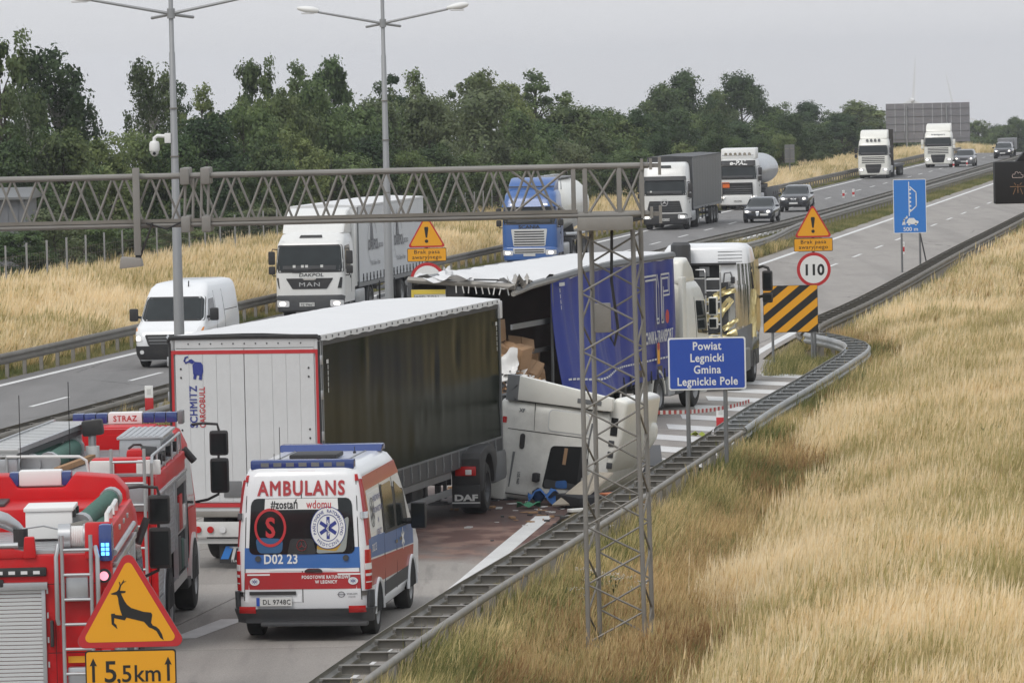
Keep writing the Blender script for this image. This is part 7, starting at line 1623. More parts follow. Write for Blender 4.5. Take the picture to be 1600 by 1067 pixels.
for k, (x, z, s_, a) in enumerate([(-.1, 2.35, .7, .5), (.1, 2.0, .75, .9), (.22, 2.5, .45, .2), (-.35, 1.75, .5, 1.1), (.15, 1.35, .6, .2), (.30, 1.62, .45, .6), (-.3, 1.25, .7, .1)]):
    crumple('foil_shard', gold, t, (x+.36, -.07, z), s_, 40+k, 7, 1.1, .28, .16, Matrix.Rotation(1.45, 3, 'X') @ Matrix.Rotation(a, 3, 'Z'))
for x in (.0, .28, .52): tb('round_port', black_plastic, t, (x, -.09, 1.42), (x, 0, 1.42), .07, 12)
MB().prism([(1.19, 1.2), (1.24, 1.5), (1.235, 2.9), (1.20, 3.3)], 1.2, 2.2, 'Y').build('gold_side', gold, t); crumple('foil_shard', gold, t, (1.24, .35, 1.9), .8, 61, 7, .2, 1.6, .10, Matrix.Rotation(1.45, 3, 'X'))
ladder(t, .02, .42, -.14, .9, 3.02, 7, 'rear_ladder'); MB().path([(.02, -.14, 3.02), (.0, -.10, 3.10), (-.25, -.06, 3.10)], .02, 6).build('grab_rail', alu, t); MB().path([(.50, -.1, 2.75), (.54, -.14, 3.0), (.70, -.12, 3.02), (.75, -.1, 2.85)], .025, 6).build('grab_rail', mid_grey, t); MB().box(.70, .81, -.14, -.04, 2.72, 2.9).build('work_lamp', black_plastic, t, bevel=.02)
MB().lathe([(-.35, .0), (-.35, .22), (-.28, .27), (.22, .27), (.30, .20), (.30, .0)], (-.62, -.25, 3.56), 'Z', 18).build('exhaust_stack', dark_grey, t)
MB().path([(1.20, 2.0, 3.05), (1.35, 1.95, 3.1), (1.50, 1.9, 3.05), (1.55, 1.9, 2.9)], .04, 8).build('mirror_arm', black_plastic, t); MB().path([(1.20, 2.0, 2.25), (1.4, 1.95, 2.3)], .04, 8).build('mirror_arm', black_plastic, t)
for z0, z1 in ((2.42, 2.98), (2.10, 2.38)): m = MB().box(1.34, 1.62, 1.80, 1.98, z0, z1).build('mirror', black_plastic, t, bevel=.06); MB().box(1.38, 1.58, 1.79, 1.80, z0+.06, z1-.06).build('mirror_glass', glass, m)
bx('frame', black_plastic, t, -.45, .45, -3.6, 2.0, .55, .9); bx('cab_base', dark_grey, t, -1.15, 1.18, .05, 2.2, .45, .92, .03); bx('side_tank', mid_grey, t, .72, 1.2, -1.5, -.1, .4, 1.0, .05); bx('tail_frame', plate_white, t, .9, 1.16, -.06, .0, .5, .85, .02)
for y in (-2.6, 1.0):
    for sg in (-1, 1): wheel(t, sg*1.02, y, .5, .34 if y > 0 else .5, sg)
bx('rear_mudguard', black_plastic, t, .72, 1.25, -3.25, -1.95, 1.05, 1.1, .02)

# ------------------------------------------------------------------ the cab torn off the first tractor, lying on its front
a, b = R(20), R(7)
ez = Vector((math.cos(a)*math.cos(b), -math.sin(a)*math.cos(b), -math.sin(b))); ex = Vector((-math.sin(a), -math.cos(a), 0)); ey = ez.cross(ex)
org = Vector((-.28, 101.0, .06))-ex*1.22-ez*.9
t = thing('tipped_cab', 'white lorry cab torn off and lying on its front beside the green trailer', 'lorry cab')
t.matrix_world = Matrix(((ex.x, ey.x, ez.x, org.x), (ex.y, ey.y, ez.y, org.y), (ex.z, ey.z, ez.z, org.z), (0, 0, 0, 1)))
S = Shell([(.46, 1.14, .0, -.75, .2), (.58, 1.19, .01, -.95, .2), (.70, 1.20, .02, -1.95, .2), (.98, 1.22, .02, -1.95, .22), (1.8, 1.22, .0, -1.96, .2), (2.6, 1.19, -.14, -1.96, .22), (2.88, 1.14, -.34, -1.95, .28), (3.0, 1.05, -.55, -1.94, .3)])
scuffed = M('scuffed_white_paint', (.80, .79, .74), .42, var=.06, dirt=.34, bump=.25, bs=4)
mb = MB(); S.skin(mb, n=6); mb.build('cab', scuffed, t, smooth=40)
P = lambda nm, mt, q, off=.008, **k: S.patch(nm, mt, t, 'R', q, off, **k)
P('window_opening', glass_gap, [(-1.16, 1.84), (-.30, 1.72), (-.36, 2.46), (-1.22, 2.52)], .012, rc=.07); P('interior_cloth', M('blue_cloth', (.035, .12, .34), .85, var=.3, vs=9), [(-.48, 2.0), (-.34, 2.0), (-.36, 2.25), (-.52, 2.22)], .016, rc=.04); P('interior_strap', cardboard, [(-1.15, 2.12), (-.82, 2.10), (-.82, 2.17), (-1.15, 2.19)], .016); P('window_seal', black_plastic, [(-1.18, 2.46), (-.38, 2.44), (-.38, 2.50), (-1.18, 2.54)], .03)
P('interior_seat', dark_grey, [(-.50, 1.76), (-.33, 1.76), (-.34, 2.42), (-.46, 2.42)], .0135, rc=.05)
for y in (-1.40, -.12): P('door_gap', glass_gap, [(y, .9), (y+.014, .9), (y+.014, 2.62), (y, 2.62)], .006, nt=1)
P('door_gap', glass_gap, [(-1.40, 2.60), (-.12, 2.60), (-.12, 2.614), (-1.40, 2.614)], .006); P('panel_gap', glass_gap, [(-1.95, 1.42), (-1.42, 1.45), (-1.42, 1.455), (-1.95, 1.43)], .006); P('door_handle', black_plastic, [(-1.33, 1.18), (-1.02, 1.18), (-1.02, 1.28), (-1.33, 1.28)], .02, rc=.05)
P('side_panel', cream_paint, [(-1.86, 1.75), (-1.46, 1.75), (-1.46, 2.56), (-1.86, 2.56)], .014, rc=.08); P('panel_seam', door_grey, [(-1.88, 1.73), (-1.44, 1.73), (-1.44, 2.58), (-1.88, 2.58)], .008, rc=.09)
S.decal(D2().text('XF', 0, -.03, .10, .03, 1.0, rot=PI/2), 'lettering', print_grey, t, 'R', -1.75, 1.20, .012, 1); S.decal(D2().text('105.460', 0, -.03, .08, .02, 1.0), 'lettering', print_grey, t, 'R', -.45, 1.22, .012, 1)
bx('cab_floor', black_plastic, t, -1.05, 1.05, -2.0, -.1, .50, .66); bx('sill', cream_paint, t, .9, 1.235, -.5, .03, .55, .98, .06)
MB().prism([(-1.97, .95), (-1.97, 2.85), (-1.98, 3.02), (-2.24, 3.02), (-2.46, 1.05)], 1.08, 1.235).build('side_fairing', cream_paint, t, bevel=.03); MB().box(1.06, 1.24, -2.46, -1.95, .80, 1.06).build('fairing_end', mid_grey, t, bevel=.02); MB().box(1.236, 1.245, -2.16, -2.07, 2.3, 2.8).build('fairing_slot', mid_grey, t)
bx('rear_wall', dark_grey, t, -1.1, 1.1, -1.99, -1.94, .8, 2.9)
MB().prism([(-.62, 2.94), (-1.0, 3.12), (-1.5, 3.24), (-2.2, 3.28), (-2.25, 3.0), (-1.95, 2.92)], -1.06, 1.06).build('roof_deflector', cream_paint, t, bevel=.12, seg=4); bx('deflector_gap', glass_gap, t, .9, 1.075, -1.85, -1.5, 2.98, 3.12); bx('red_marker', lens_red, t, 1.20, 1.235, -1.62, -1.50, .78, .86)
for k in range(3): bx('roof_step', dark_grey, t, 1.05, 1.078, -1.4+.22*k, -1.28+.22*k, 2.96, 3.08, .01)
MB().path([(1.23, -.28, 1.66), (1.34, -.22, 1.60), (1.38, -.10, 1.62)], .03, 8).build('mirror_arm', black_plastic, t); MB().box(1.24, 1.40, -.60, -.42, 1.55, 1.68).build('mirror_base', black_plastic, t, bevel=.03); MB().box(1.22, 1.30, -1.0, -.62, 2.53, 2.62).build('mirror_stub', black_plastic, t, bevel=.02)
sp = thing('roof_spoiler', 'big curved off white roof spoiler leaning beyond the tipped cab', 'spoiler', (0, 0, .02))
MB().prism([(1.0, .04), (1.85, .0), (2.35, .42), (2.86, 1.08), (2.88, 1.40), (2.3, 1.42), (1.4, 1.15)], 101.9, 102.8, 'Y').build('spoiler', cream_paint, sp, bevel=.14, seg=4)
# torn pieces, hoses and cables hanging off the cab
for k, (p_, s_, a_, m_) in enumerate([((1.1, -.05, .50), .5, .3, scuffed), ((.9, -.35, .48), .45, 1.1, dark_grey), ((.6, -1.2, .52), .6, .6, black_plastic), ((1.15, -.15, 2.75), .4, .9, scuffed), ((1.0, -2.1, 1.0), .5, .2, dark_grey), ((.8, -.02, 1.4), .5, .1, dark_grey)]):
    crumple('torn_panel', m_, t, p_, s_, 130+k, 7, 1.0, .6, .5, Matrix.Rotation(a_, 3, 'Y') @ Matrix.Rotation(a_*.7, 3, 'X'))
for k in range(5): MB().path([(.7+.1*k, -1.5+.22*k, .52), (.8+.1*k, -1.4+.25*k, .30-.03*k), (.95+.05*k, -1.1+.25*k, .18), (1.1, -.7+.2*k, .26)], .018, 6).build('loose_hose', black_plastic, t)
P('scrape', mid_grey, [(-.95, 1.05), (-.25, 1.02), (-.25, 1.04), (-.95, 1.10)], .0085); P('scrape', mid_grey, [(-1.7, 2.62), (-.6, 2.50), (-.6, 2.515), (-1.7, 2.66)], .0085)
rb = thing('bent_bracket', 'bent metal bracket sticking out above the roof spoiler', 'bracket', (0, 0, 0)); MB().path([(2.05, 101.2, 1.1), (2.12, 101.1, 1.35), (2.3, 101.1, 1.5), (2.22, 101.2, 1.62)], .05, 6).build('bracket', plastic_film, rb); crumple('torn_end', plastic_film, rb, (2.25, 101.1, 1.55), .3, 77, 6, 1, 1, .6)

# ------------------------------------------------------------------ debris on the road
def debris(name, label, cat, build):
    o = thing(name, label, cat, (0, 0, .022)); build(o); return o
def sheet(o, nm, mat, x, y, sx, sy, rz, seed, th=.3): return crumple(nm, mat, o, (x, y, .06), 1.0, seed, 8, sx, sy, .05*th/.3, Matrix.Rotation(rz, 3, 'Z'))
cloth_blue = MATS['blue_cloth']
debris('blue_cloth', 'blue crumpled cloth on the road under the tipped cab window', 'cloth', lambda o: crumple('cloth', cloth_blue, o, (.55, 99.7, .16), .6, 31, 9, 1, .8, .5))
debris('grey_garment', 'grey brown garment beside the blue cloth', 'garment', lambda o: crumple('cloth', M('grey_cloth', (.12, .115, .12), .9, var=.3), o, (.95, 99.7, .14), .55, 32, 9, 1.1, .8, .5))
debris('green_rag', 'small green rag at the edge of the reddish stain', 'rag', lambda o: crumple('cloth', M('green_cloth', (.05, .22, .12), .9, var=.3), o, (.25, 98.9, .07), .38, 33, 7, 1.2, .7, .3))
debris('beige_mat', 'beige mat lying bent over the black mattress', 'mat', lambda o: MB().add([(.7, 98.8, .06), (1.2, 98.5, .10), (1.9, 99.4, .62), (1.5, 99.8, .60), (.72, 98.8, .03), (1.22, 98.5, .07), (1.92, 99.4, .59), (1.52, 99.8, .57)], [(0, 1, 2, 3), (4, 7, 6, 5), (0, 4, 5, 1), (1, 5, 6, 2), (2, 6, 7, 3), (3, 7, 4, 0)]).build('mat', M('beige_felt', (.36, .32, .26), .9, var=.15, vs=8), o))
debris('black_mattress', 'black folded mattress in front of the tipped cab', 'mattress', lambda o: (MB().box(.95, 2.2, 98.3, 99.6, .02, .24, Matrix.Rotation(.35, 3, 'Z')).build('mattress', M('black_fabric', (.02, .02, .024), .9, var=.3), o, bevel=.06), MB().box(1.7, 2.1, 98.3, 98.8, .25, .28, Matrix.Rotation(.5, 3, 'Z')).build('orange_trim', M('orange_fabric', (.5, .17, .08), .8), o)))
debris('white_trim_strip', 'white trim strip lying on the road before the mattress', 'strip', lambda o: MB().box(.95, 1.85, 97.5, 97.66, .03, .09, Matrix.Rotation(.55, 3, 'Z')).build('strip', sign_white, o, bevel=.01))
debris('plastic_sheet', 'pale orange and white packaging sheets against the barrier', 'packaging', lambda o: [sheet(o, 'sheet', m_, x, y, .7, 1.5, r_, s_, .6) for m_, x, y, r_, s_ in ((plastic_film, 2.45, 109.6, -.2, 51), (M('orange_print', (.62, .22, .08), .5, var=.4, vs=5), 2.55, 110.4, .1, 52), (sign_white, 2.75, 111.2, .3, 53))])
debris('dark_panel', 'dark broken panel leaning among the packaging sheets', 'panel', lambda o: MB().box(2.6, 3.15, 108.8, 110.2, .12, .2, Matrix.Rotation(.25, 3, 'X')).build('panel', dark_grey, o, bevel=.01))
debris('black_bag', 'black rubbish bag beside the roof spoiler', 'bag', lambda o: crumple('bag', MATS['black_fabric'], o, (2.3, 104.6, .22), .9, 54, 9, .9, .9, .5))
debris('paper_sheet', 'white paper sheet lying nearest the ladder barrier', 'paper', lambda o: sheet(o, 'paper', sign_white, 2.05, 102.6, .5, .8, .4, 55, .5))
debris('green_leaf_scrap', 'yellow green scrap hanging on the barrier rail', 'scrap', lambda o: crumple('scrap', M('lime_scrap', (.28, .33, .05), .7), o, (3.82, 106.5, .84), .26, 56, 6, 1.2, .6, .4))
rg = random.Random(14); bits = {0: MB(), 1: MB(), 2: MB()}
for i in range(260):
    x = rg.gauss(1.0, 1.3); y = rg.gauss(100.5, 3.6)
    if x > nbx(y)-.1: continue
    s_ = rg.uniform(.01, .06); bits[i % 3].box(x-s_, x+s_, y-s_*1.6, y+s_*1.6, .022, .022+rg.uniform(.006, .04), Matrix.Rotation(rg.uniform(0, 3), 3, 'Z'))
for k, mt in enumerate((plastic_film, dark_grey, cardboard)): setp(bits[k].build(('pale_splinters', 'dark_splinters', 'brown_splinters')[k], mt, smooth=0, recalc=False), ('pale', 'dark', 'brown')[k]+' splinters scattered round the tipped cab', kind='stuff')
# police tape
tp = thing('barrier_tape', 'red and white barrier tape strung from the wreck to the crash barrier', 'tape', (0, 0, 0))
pts = [(2.2, 103.2, 1.50), (3.05, 108, 1.23), (3.8, 111.2, 1.02), (4.4, 114, .87), (5.0, 116.2, .81), (5.45, 118, .80)]
def tape_pt(f):
    k = min(int(f*(len(pts)-1)), len(pts)-2); u = f*(len(pts)-1)-k; return Vector(pts[k]).lerp(Vector(pts[k+1]), u)
for i in range(56):
    q0, q1 = tape_pt(i/56), tape_pt((i+1)/56); h = .042; MB().add([q0-Vector((0, 0, h)), q1-Vector((0, 0, h)), q1+Vector((0, 0, h)), q0+Vector((0, 0, h)), q0+Vector((-.003, 0, -h)), q1+Vector((-.003, 0, -h)), q1+Vector((-.003, 0, h)), q0+Vector((-.003, 0, h))], [(0, 1, 2, 3), (4, 7, 6, 5)]).build('red_stripe' if i % 2 else 'white_stripe', sign_red if i % 2 else sign_white, tp, smooth=0)

# ------------------------------------------------------------------ road signs
def post(t, x, y, z0, z1, r=.035, mat=mid_grey): return tb('post', mat, t, (x, y, z0), (x, y, z1), r, 10)
FR = lambda x0, z0, y=-.012: (lambda x, y_: Vector((x0+x, y, z0+y_)))
# deer warning
t = thing('deer_warning_sign', 'yellow triangle warning sign with a leaping deer above a 5,5 km plate', 'road sign', (-3.84, 50.4, -.07))
slab('red_border', sign_red, t, rtri(1.13, .985, .07, y0=2.815), -.008, .008); slab('sign_back', mid_grey, t, rtri(1.14, .995, .07, y0=2.81), .008, .02)
D2().poly(rtri(.95, .83, .045, y0=2.87)).lay('sign_face', sign_yellow, t, lambda x, y: Vector((x, -.0105, y)))
deer = [(835, 410), (846, 417), (880, 420), (889, 440), (893, 480), (902, 528), (909, 551), (916, 572), (866, 566), (862, 556), (835, 558), (838, 635), (880, 672), (872, 640), (856, 626), (858, 590), (935, 608), (948, 588), (1075, 622), (1112, 665), (1132, 672), (1165, 692), (1192, 742), (1218, 762), (1205, 715), (1186, 680), (1165, 660), (1140, 650), (1128, 630), (1138, 572), (1130, 555), (1075, 548), (985, 518), (955, 493), (935, 462), (917, 422), (913, 409), (943, 406), (948, 392), (905, 389), (915, 352), (935, 330), (957, 319), (934, 322), (938, 305), (926, 322), (912, 346), (906, 325), (898, 322), (904, 350), (894, 380), (880, 395)]
D2().poly([((x-970)*.001345, 2.815+(808-y)*.001345) for x, y in deer]).lay('deer_symbol', sign_black, t, lambda x, y: Vector((x, -.013, y)))
slab('distance_plate', sign_black, t, rrpts(-.45, .45, 2.43, 2.79, .03), -.008, .008); D2().rrect(-.437, .437, 2.445, 2.775, .025).lay('plate_face', sign_yellow, t, lambda x, y: Vector((x, -.0105, y)))
d = D2().text('5', -.20, 2.475, .30, .012, .95).text(',5', -.065, 2.475, .235, .012, .95).text('km', .165, 2.475, .235, .012, .95)
for sx in (-.37, .37): d.poly([(sx-.014, 2.475), (sx+.014, 2.475), (sx+.014, 2.64), (sx+.036, 2.635), (sx, 2.715), (sx-.036, 2.635), (sx-.014, 2.64)])
d.lay('lettering', sign_black, t, lambda x, y: Vector((x, -.013, y))); post(t, 0, .05, 0, 3.6)
# district board
t = thing('district_sign', 'blue boundary board reading Powiat Legnicki Gmina Legnickie Pole on two posts', 'road sign', (3.93, 103.3, 0))
slab('board', sign_white, t, rrpts(-.785, .785, 1.97, 3.03, .05), -.015, .015); D2().rrect(-.755, .755, 2.0, 3.0, .04).lay('board_face', sign_blue, t, FR(0, 0, -.0175)); d = D2()
for k, w_ in enumerate(('Powiat', 'Legnicki', 'Gmina', 'Legnickie Pole')): d.text(w_, .0, 2.78-.238*k, .23, .020, .86, space=1.07)
d.lay('lettering', sign_white, t, FR(0, 0, -.020))
for x in (-.40, .36): post(t, x, .05, -.1, 2.95, .045)
# chevron board
t = thing('chevron_board', 'black and yellow diagonal striped board at the barrier nose', 'road sign', (7.97, 146.0, 0)); slab('board', sign_black, t, rrpts(-.78, .78, .98, 2.32, .03), -.012, .012)
for k in range(-4, 8):
    c0 = k*.50+.1; band = []
    # clip a 45 degree band to the board
    pl = [(-.77, .99), (.77, .99), (.77, 2.31), (-.77, 2.31)]
    for s_, lim in ((1, c0+.25), (-1, -c0)):
        q = []
        for (x1, y1), (x2, y2) in zip(pl, pl[1:]+pl[:1]):
            g1 = lim-s_*(y1-1.0-.8*x1); g2 = lim-s_*(y2-1.0-.8*x2)
            if g1 >= 0: q.append((x1, y1))
            if g1*g2 < 0: f = g1/(g1-g2); q.append((x1+(x2-x1)*f, y1+(y2-y1)*f))
        pl = q
        if not pl: break
    if len(pl) > 2: D2().poly(pl).lay('yellow_stripe', sign_yellow, t, FR(0, 0, -.0145))
for x in (-.52, .60): post(t, x, .05, -.1, 2.2, .04)
# hazard triangle + plate + speed limit, twice
def speed_sign(label, loc):
    t = thing('speed_limit_sign', label, 'road sign', loc, 0, 'no hard shoulder 110 signs')
    slab('red_border', sign_red, t, rtri(1.10, .97, .06, y0=3.62), -.01, .01); D2().poly(rtri(.95, .835, .04, y0=3.67)).lay('sign_face', sign_yellow, t, FR(0, 0, -.0125))
    D2().poly([(-.045, 4.21), (-.06, 4.17), (-.022, 3.90), (.022, 3.90), (.06, 4.17), (.045, 4.21)]).disc(0, 3.80, .05).lay('exclamation_mark', sign_black, t, FR(0, 0, -.015))
    slab('text_plate', sign_black, t, rrpts(-.56, .56, 3.22, 3.60, .03), -.01, .01); D2().rrect(-.545, .545, 3.235, 3.585, .025).lay('plate_face', sign_yellow, t, FR(0, 0, -.0125)); D2().text('Brak pasa', 0, 3.445, .155, .006, 1.12, space=1.1).text('awaryjnego', 0, 3.295, .155, .006, 1.08, space=1.1).lay('lettering', sign_black, t, FR(0, 0, -.015))
    slab('red_ring', sign_red, t, [(.49*math.cos(2*PI*i/40), 2.70+.49*math.sin(2*PI*i/40)) for i in range(40)], -.01, .01); D2().disc(0, 2.70, .40, 40).lay('disc_face', sign_white, t, FR(0, 0, -.0125)); D2().text('110', 0, 2.545, .43, .034, .95).lay('lettering', sign_black, t, FR(0, 0, -.015))
    post(t, 0, .05, -.1, 4.3, .04); return t
speed_sign('triangle warning and 110 speed limit sign standing over the chevron board', (8.75, 147.6, 0)); speed_sign('triangle warning and 110 sign in the median, half hidden by the torn white roof', (-2.38, 146.5, 0))
# lay-by sign
t = thing('layby_sign', 'blue emergency lay-by board reading 500 m with a line drawing of a bay', 'road sign', (16.75, 214.0, .1)); slab('board', sign_white, t, rrpts(-.69, .69, 1.55, 3.80, .04), -.015, .015); D2().rrect(-.665, .665, 1.575, 3.775, .03).lay('board_face', sign_blue_light, t, FR(0, 0, -.0175))
d = D2().line([(-.03, 2.28), (-.03, 3.68)], .035).line([(.02, 2.45), (.27, 2.68), (.27, 3.25), (.02, 3.48)], .04)
for k in range(6): d.rect(-.01, .06, 2.48+.17*k, 2.55+.17*k)
d.poly([(-.16, 1.96), (-.10, 1.96), (.0, 1.94), (.05, 1.92), (.28, 1.92), (.36, 1.99), (.34, 2.05), (.24, 2.08), (.16, 2.18), (-.04, 2.18), (-.12, 2.08)]).disc(-.04, 1.92, .05, 14).disc(.24, 1.92, .05, 14).line([(-.30, 1.92), (-.27, 2.06), (-.22, 2.16), (-.12, 2.20)], .055).line([(-.22, 1.92), (-.24, 2.05)], .05).disc(-.13, 2.24, .035, 12).text('500 m', .02, 1.64, .235, .012, 1.05)
d.lay('pictogram', sign_white, t, FR(0, 0, -.020))
for x in (-.36, .40): post(t, x, .05, -.3, 3.7, .045)
tb('prop', black_plastic, t, (.42, .05, 1.5), (.75, -.4, -.35), .03); 
# grey roadside sign seen from behind
t = thing('sign_back', 'grey rectangular road sign seen from behind at the wood edge', 'road sign', (22.55, 410, 0)); slab('panel', mid_grey, t, rrpts(-.40, .40, 1.5, 2.95, .03), -.01, .01); post(t, 0, -.05, -.6, 2.9, .05)
for z in (1.8, 2.6): bx('bracket', galv, t, -.38, .38, -.05, -.012, z, z+.06)
# big motorway board seen from behind
t = thing('motorway_board', 'huge grey motorway direction board seen from behind on two posts', 'road sign', (44.75, 545, crest(545)), R(-4)); pw = 8.9/9
pmesh = MB().box(.01, pw-.01, -.04, .04, 0, 4.15).mesh('board_panel', M('board_back_grey', (.22, .215, .225), .6, metal=.2, var=.12, vs=.6, rnd=.06))
for k in range(9): link('board_panel', pmesh, t, (-4.45+pw*k, 0, 1.35))
for z in (1.7, 2.5, 3.3, 4.1, 4.9): bx('rail', mid_grey, t, -4.45, 4.45, -.09, -.045, z, z+.05)
for x in (-2.25, 2.0): tb('post', pole_grey, t, (x, -.15, -1.0), (x, -.15, 5.3), .09, 10)
# matrix sign at the frame edge
t = thing('matrix_sign', 'black variable message panel showing a dim cloud and road symbol', 'matrix sign', (9.35, 90, 0)); bx('panel', M('matrix_black', (.010, .010, .011), .65, var=.2), t, -.80, .95, 0, .35, 5.92, 6.66, .02); MB().prism([(-.42, 6.66), (.2, 7.35), (1.0, 7.35), (1.0, 6.66)], .05, .30, 'Y').build('hood', MATS['matrix_black'], t, bevel=.01)
def cloud(cx, cz, s_):
    return [(cx+s_*x, cz+s_*y) for x, y in ((-1, -.5), (-1.15, -.1), (-.95, .2), (-.6, .2), (-.45, .65), (-.1, .75), (.1, .4), (.4, .6), (.7, .35), (.75, .1), (1.1, .0), (1.15, -.3), (.95, -.5), (-1, -.5))]
def leds(pts, step):
    d = D2()
    for (a1, b1), (a2, b2) in zip(pts, pts[1:]):
        n = max(1, int(math.hypot(a2-a1, b2-b1)/step))
        for i in range(n): d.disc(a1+(a2-a1)*i/n, b1+(b2-b1)*i/n, step*.42, 6)
    return d
leds(cloud(-.40, 6.42, .085), .012).lay('cloud_symbol', led_white, t, FR(0, 0, -.003)); r_ = leds([(-.53, 6.22), (-.27, 6.22)], .016); [r_.__class__.add(r_, q.v, q.f) for q in (leds([(-.48, 6.09), (-.44, 6.20)], .016), leds([(-.32, 6.09), (-.36, 6.20)], .016), leds([(-.40, 6.12), (-.40, 6.27)], .022), leds([(-.46, 6.28), (-.43, 6.24)], .016), leds([(-.34, 6.28), (-.37, 6.24)], .016))]
r_.lay('road_symbol', led_dim, t, FR(0, 0, -.003)); MB().tube((.2, .2, 5.88), (4.2, .4, 5.70), .05, 8).tube((.9, .2, 6.9), (4.2, .4, 6.9), .06, 8).build('support_arm', black_plastic, t); tb('mast', gantry_grey, t, (4.2, .4, 0), (4.2, .4, 8), .16, 12)
# red and white delineators
def marker(label, x, y, z=.55, h=.55, grp='red and white marker posts'):
    t = thing('marker_post', label, 'marker post', (x, y, z+crest(y)), 0, grp); k_ = .10 if y < 200 else .075; bx('post', sign_white, t, -k_+.003, k_-.003, -.03, .03, 0, h, .01); bx('red_band', sign_red, t, -k_, k_, -.033, .033, .12, h*.62, .01); bx('reflector', plate_white, t, -.05, .05, -.036, -.03, h*.72, h*.9); return t
marker('red and white marker post behind the right leg of the blue district board', 4.72, 116.6, .15, .62); marker('red and white hectometre marker above the STRAZ light bar', -8.62, 121, .55, .75); marker('left one of two small red markers on the median below the crossover car', 21.9, 335, .35, .5); marker('right one of two small red markers on the median', 22.75, 338, .35, .5); marker('first of two red markers in front of the grey estate car', 38.0, 437, .35, .5); marker('second of two red markers in front of the grey estate car', 39.6, 442, .35, .5); marker('red marker at the foot of the blue lay-by board', 17.35, 226, .35, .55)

# ------------------------------------------------------------------ gantry with lattice tower
t = thing('sensor_gantry', 'grey lattice gantry with one lattice tower and a sensor box over the road', 'gantry', (0, 0, 0))
ZB, ZT, Y0, Y1 = 6.28, 6.985, 74.75, 75.35
for y in (Y0, Y1):
    for z in (ZB, ZT): tb('chord', gantry_grey, t, (-14.5, y, z), (2.05, y, z), .040, 10)
dg = MB().tube((0, 0, 0), (.275, 0, ZT-ZB), .019, 6).mesh('diagonal', gantry_grey); dh = MB().tube((.275, 0, ZT-ZB), (.55, 0, 0), .019, 6).mesh('diagonal', gantry_grey)
for y, o in ((Y0, 0), (Y1, .13)):
    k = 0; x = -14.3+o
    while x < .45: link('diagonal', dg, t, (x, y, ZB)); link('diagonal', dh, t, (x, y, ZB)); x += .55
for k in range(27): x = -14.2+.6*k; tb('cross_brace', gantry_grey, t, (x, Y0, ZB), (x+.3, Y1, ZB), .014, 5); 
bx('cable_tray', galv_dark, t, -14.5, 1.0, Y0-.04, Y0-.01, ZB+.035, ZB+.085)
for x in (-4.72, -4.42):
    for y in (Y0, Y1): bx('splice_sleeve', gantry_grey, t, x-.07, x+.07, y-.09, y+.09, ZT-.13, ZT+.12, .03); bx('splice_sleeve', gantry_grey, t, x-.07, x+.07, y-.09, y+.09, ZB-.12, ZB+.12, .03)
for x in (-4.74, -4.62, -4.50, -4.40): tb('splice_post', gantry_grey, t, (x, Y0, ZB), (x+.03, Y0, ZT), .022, 6)
bx('hanger', gantry_grey, t, -5.475, -5.375, Y0-.16, Y0-.05, 5.85, 7.12, .01); sb_ = MB().prism([(-.17, .0), (.17, .03), (.14, .15), (-.15, .17)], -.15, .15, 'Y').build('sensor_box', M('sensor_grey', (.30, .28, .255), .6, dirt=.2), t, (-5.52, Y0-.1, 5.66), bevel=.015); tb('sensor_cable', black_plastic, t, (-5.40, Y0-.1, 5.8), (-5.2, Y0-.08, 6.32), .015); MB().path([(-5.3, Y0-.06, 6.31), (-5.0, Y0-.08, 6.22), (-4.75, Y0-.06, 6.33)], .014, 6).build('sensor_cable', black_plastic, t)
bx('sensor_bracket', black_plastic, t, -5.46, -5.38, Y0-.14, Y0-.06, 5.80, 5.88)
for x in (.95, 1.12, 1.62, 1.95): bx('end_post', gantry_grey, t, x-.03, x+.03, Y0-.03, Y0+.03, ZB, ZT, .005); bx('end_post', gantry_grey, t, x-.03, x+.03, Y1-.03, Y1+.03, ZB, ZT, .005)
for x0, x1 in ((.0, .9), (1.15, 1.6), (1.64, 1.95)): tb('diagonal', gantry_grey, t, (x0, Y0, ZB), (x1, Y0, ZT), .02, 6); tb('diagonal', gantry_grey, t, (x1, Y0, ZB), (x0, Y0, ZT), .02, 6)
bx('end_plate', galv, t, 1.0, 1.80, Y0-.28, Y1+.2, 6.06, 6.25, .008)
for z in (ZB+.0, ZT): bx('end_flange', galv, t, 2.02, 2.22, Y0-.03, Y0+.03, z-.03, z+.03); bx('flange_plate', galv, t, 2.19, 2.23, Y0-.08, Y0+.08, z-.14, z+.12); bx('flange_bolt_plate', galv, t, 1.93, 1.97, Y0-.07, Y0+.07, z-.06, z+.10); bx('flange_bolt_plate', galv, t, 2.06, 2.10, Y0-.07, Y0+.07, z-.06, z+.10)
LG = [(1.02, 74.72), (1.80, 74.82), (1.93, 75.36), (1.20, 75.30)]
def lp(i, z): x, y = LG[i % 4]; f = (6.05-z)/6.05; return Vector((x+(.05*f if i % 4 in (1, 2) else .0), y, z))
for i in range(4): tb('tower_leg', gantry_grey, t, lp(i, -.7), lp(i, 6.06), .036, 10)
n = 15
for i in range(4):
    for k in range(n):
        z0, z1 = -.4+(6.4*k/n), -.4+(6.4*(k+1)/n); p = (lp(i, z0), lp(i+1, z1)) if k % 2 else (lp(i+1, z0), lp(i, z1))
        tb('tower_brace', gantry_grey if i % 2 == 0 else galv_dark, t, p[0], p[1], .016, 6)
        if i == 2: q = (lp(i+1, z0), lp(i, z1)) if k % 2 else (lp(i, z0), lp(i+1, z1)); 
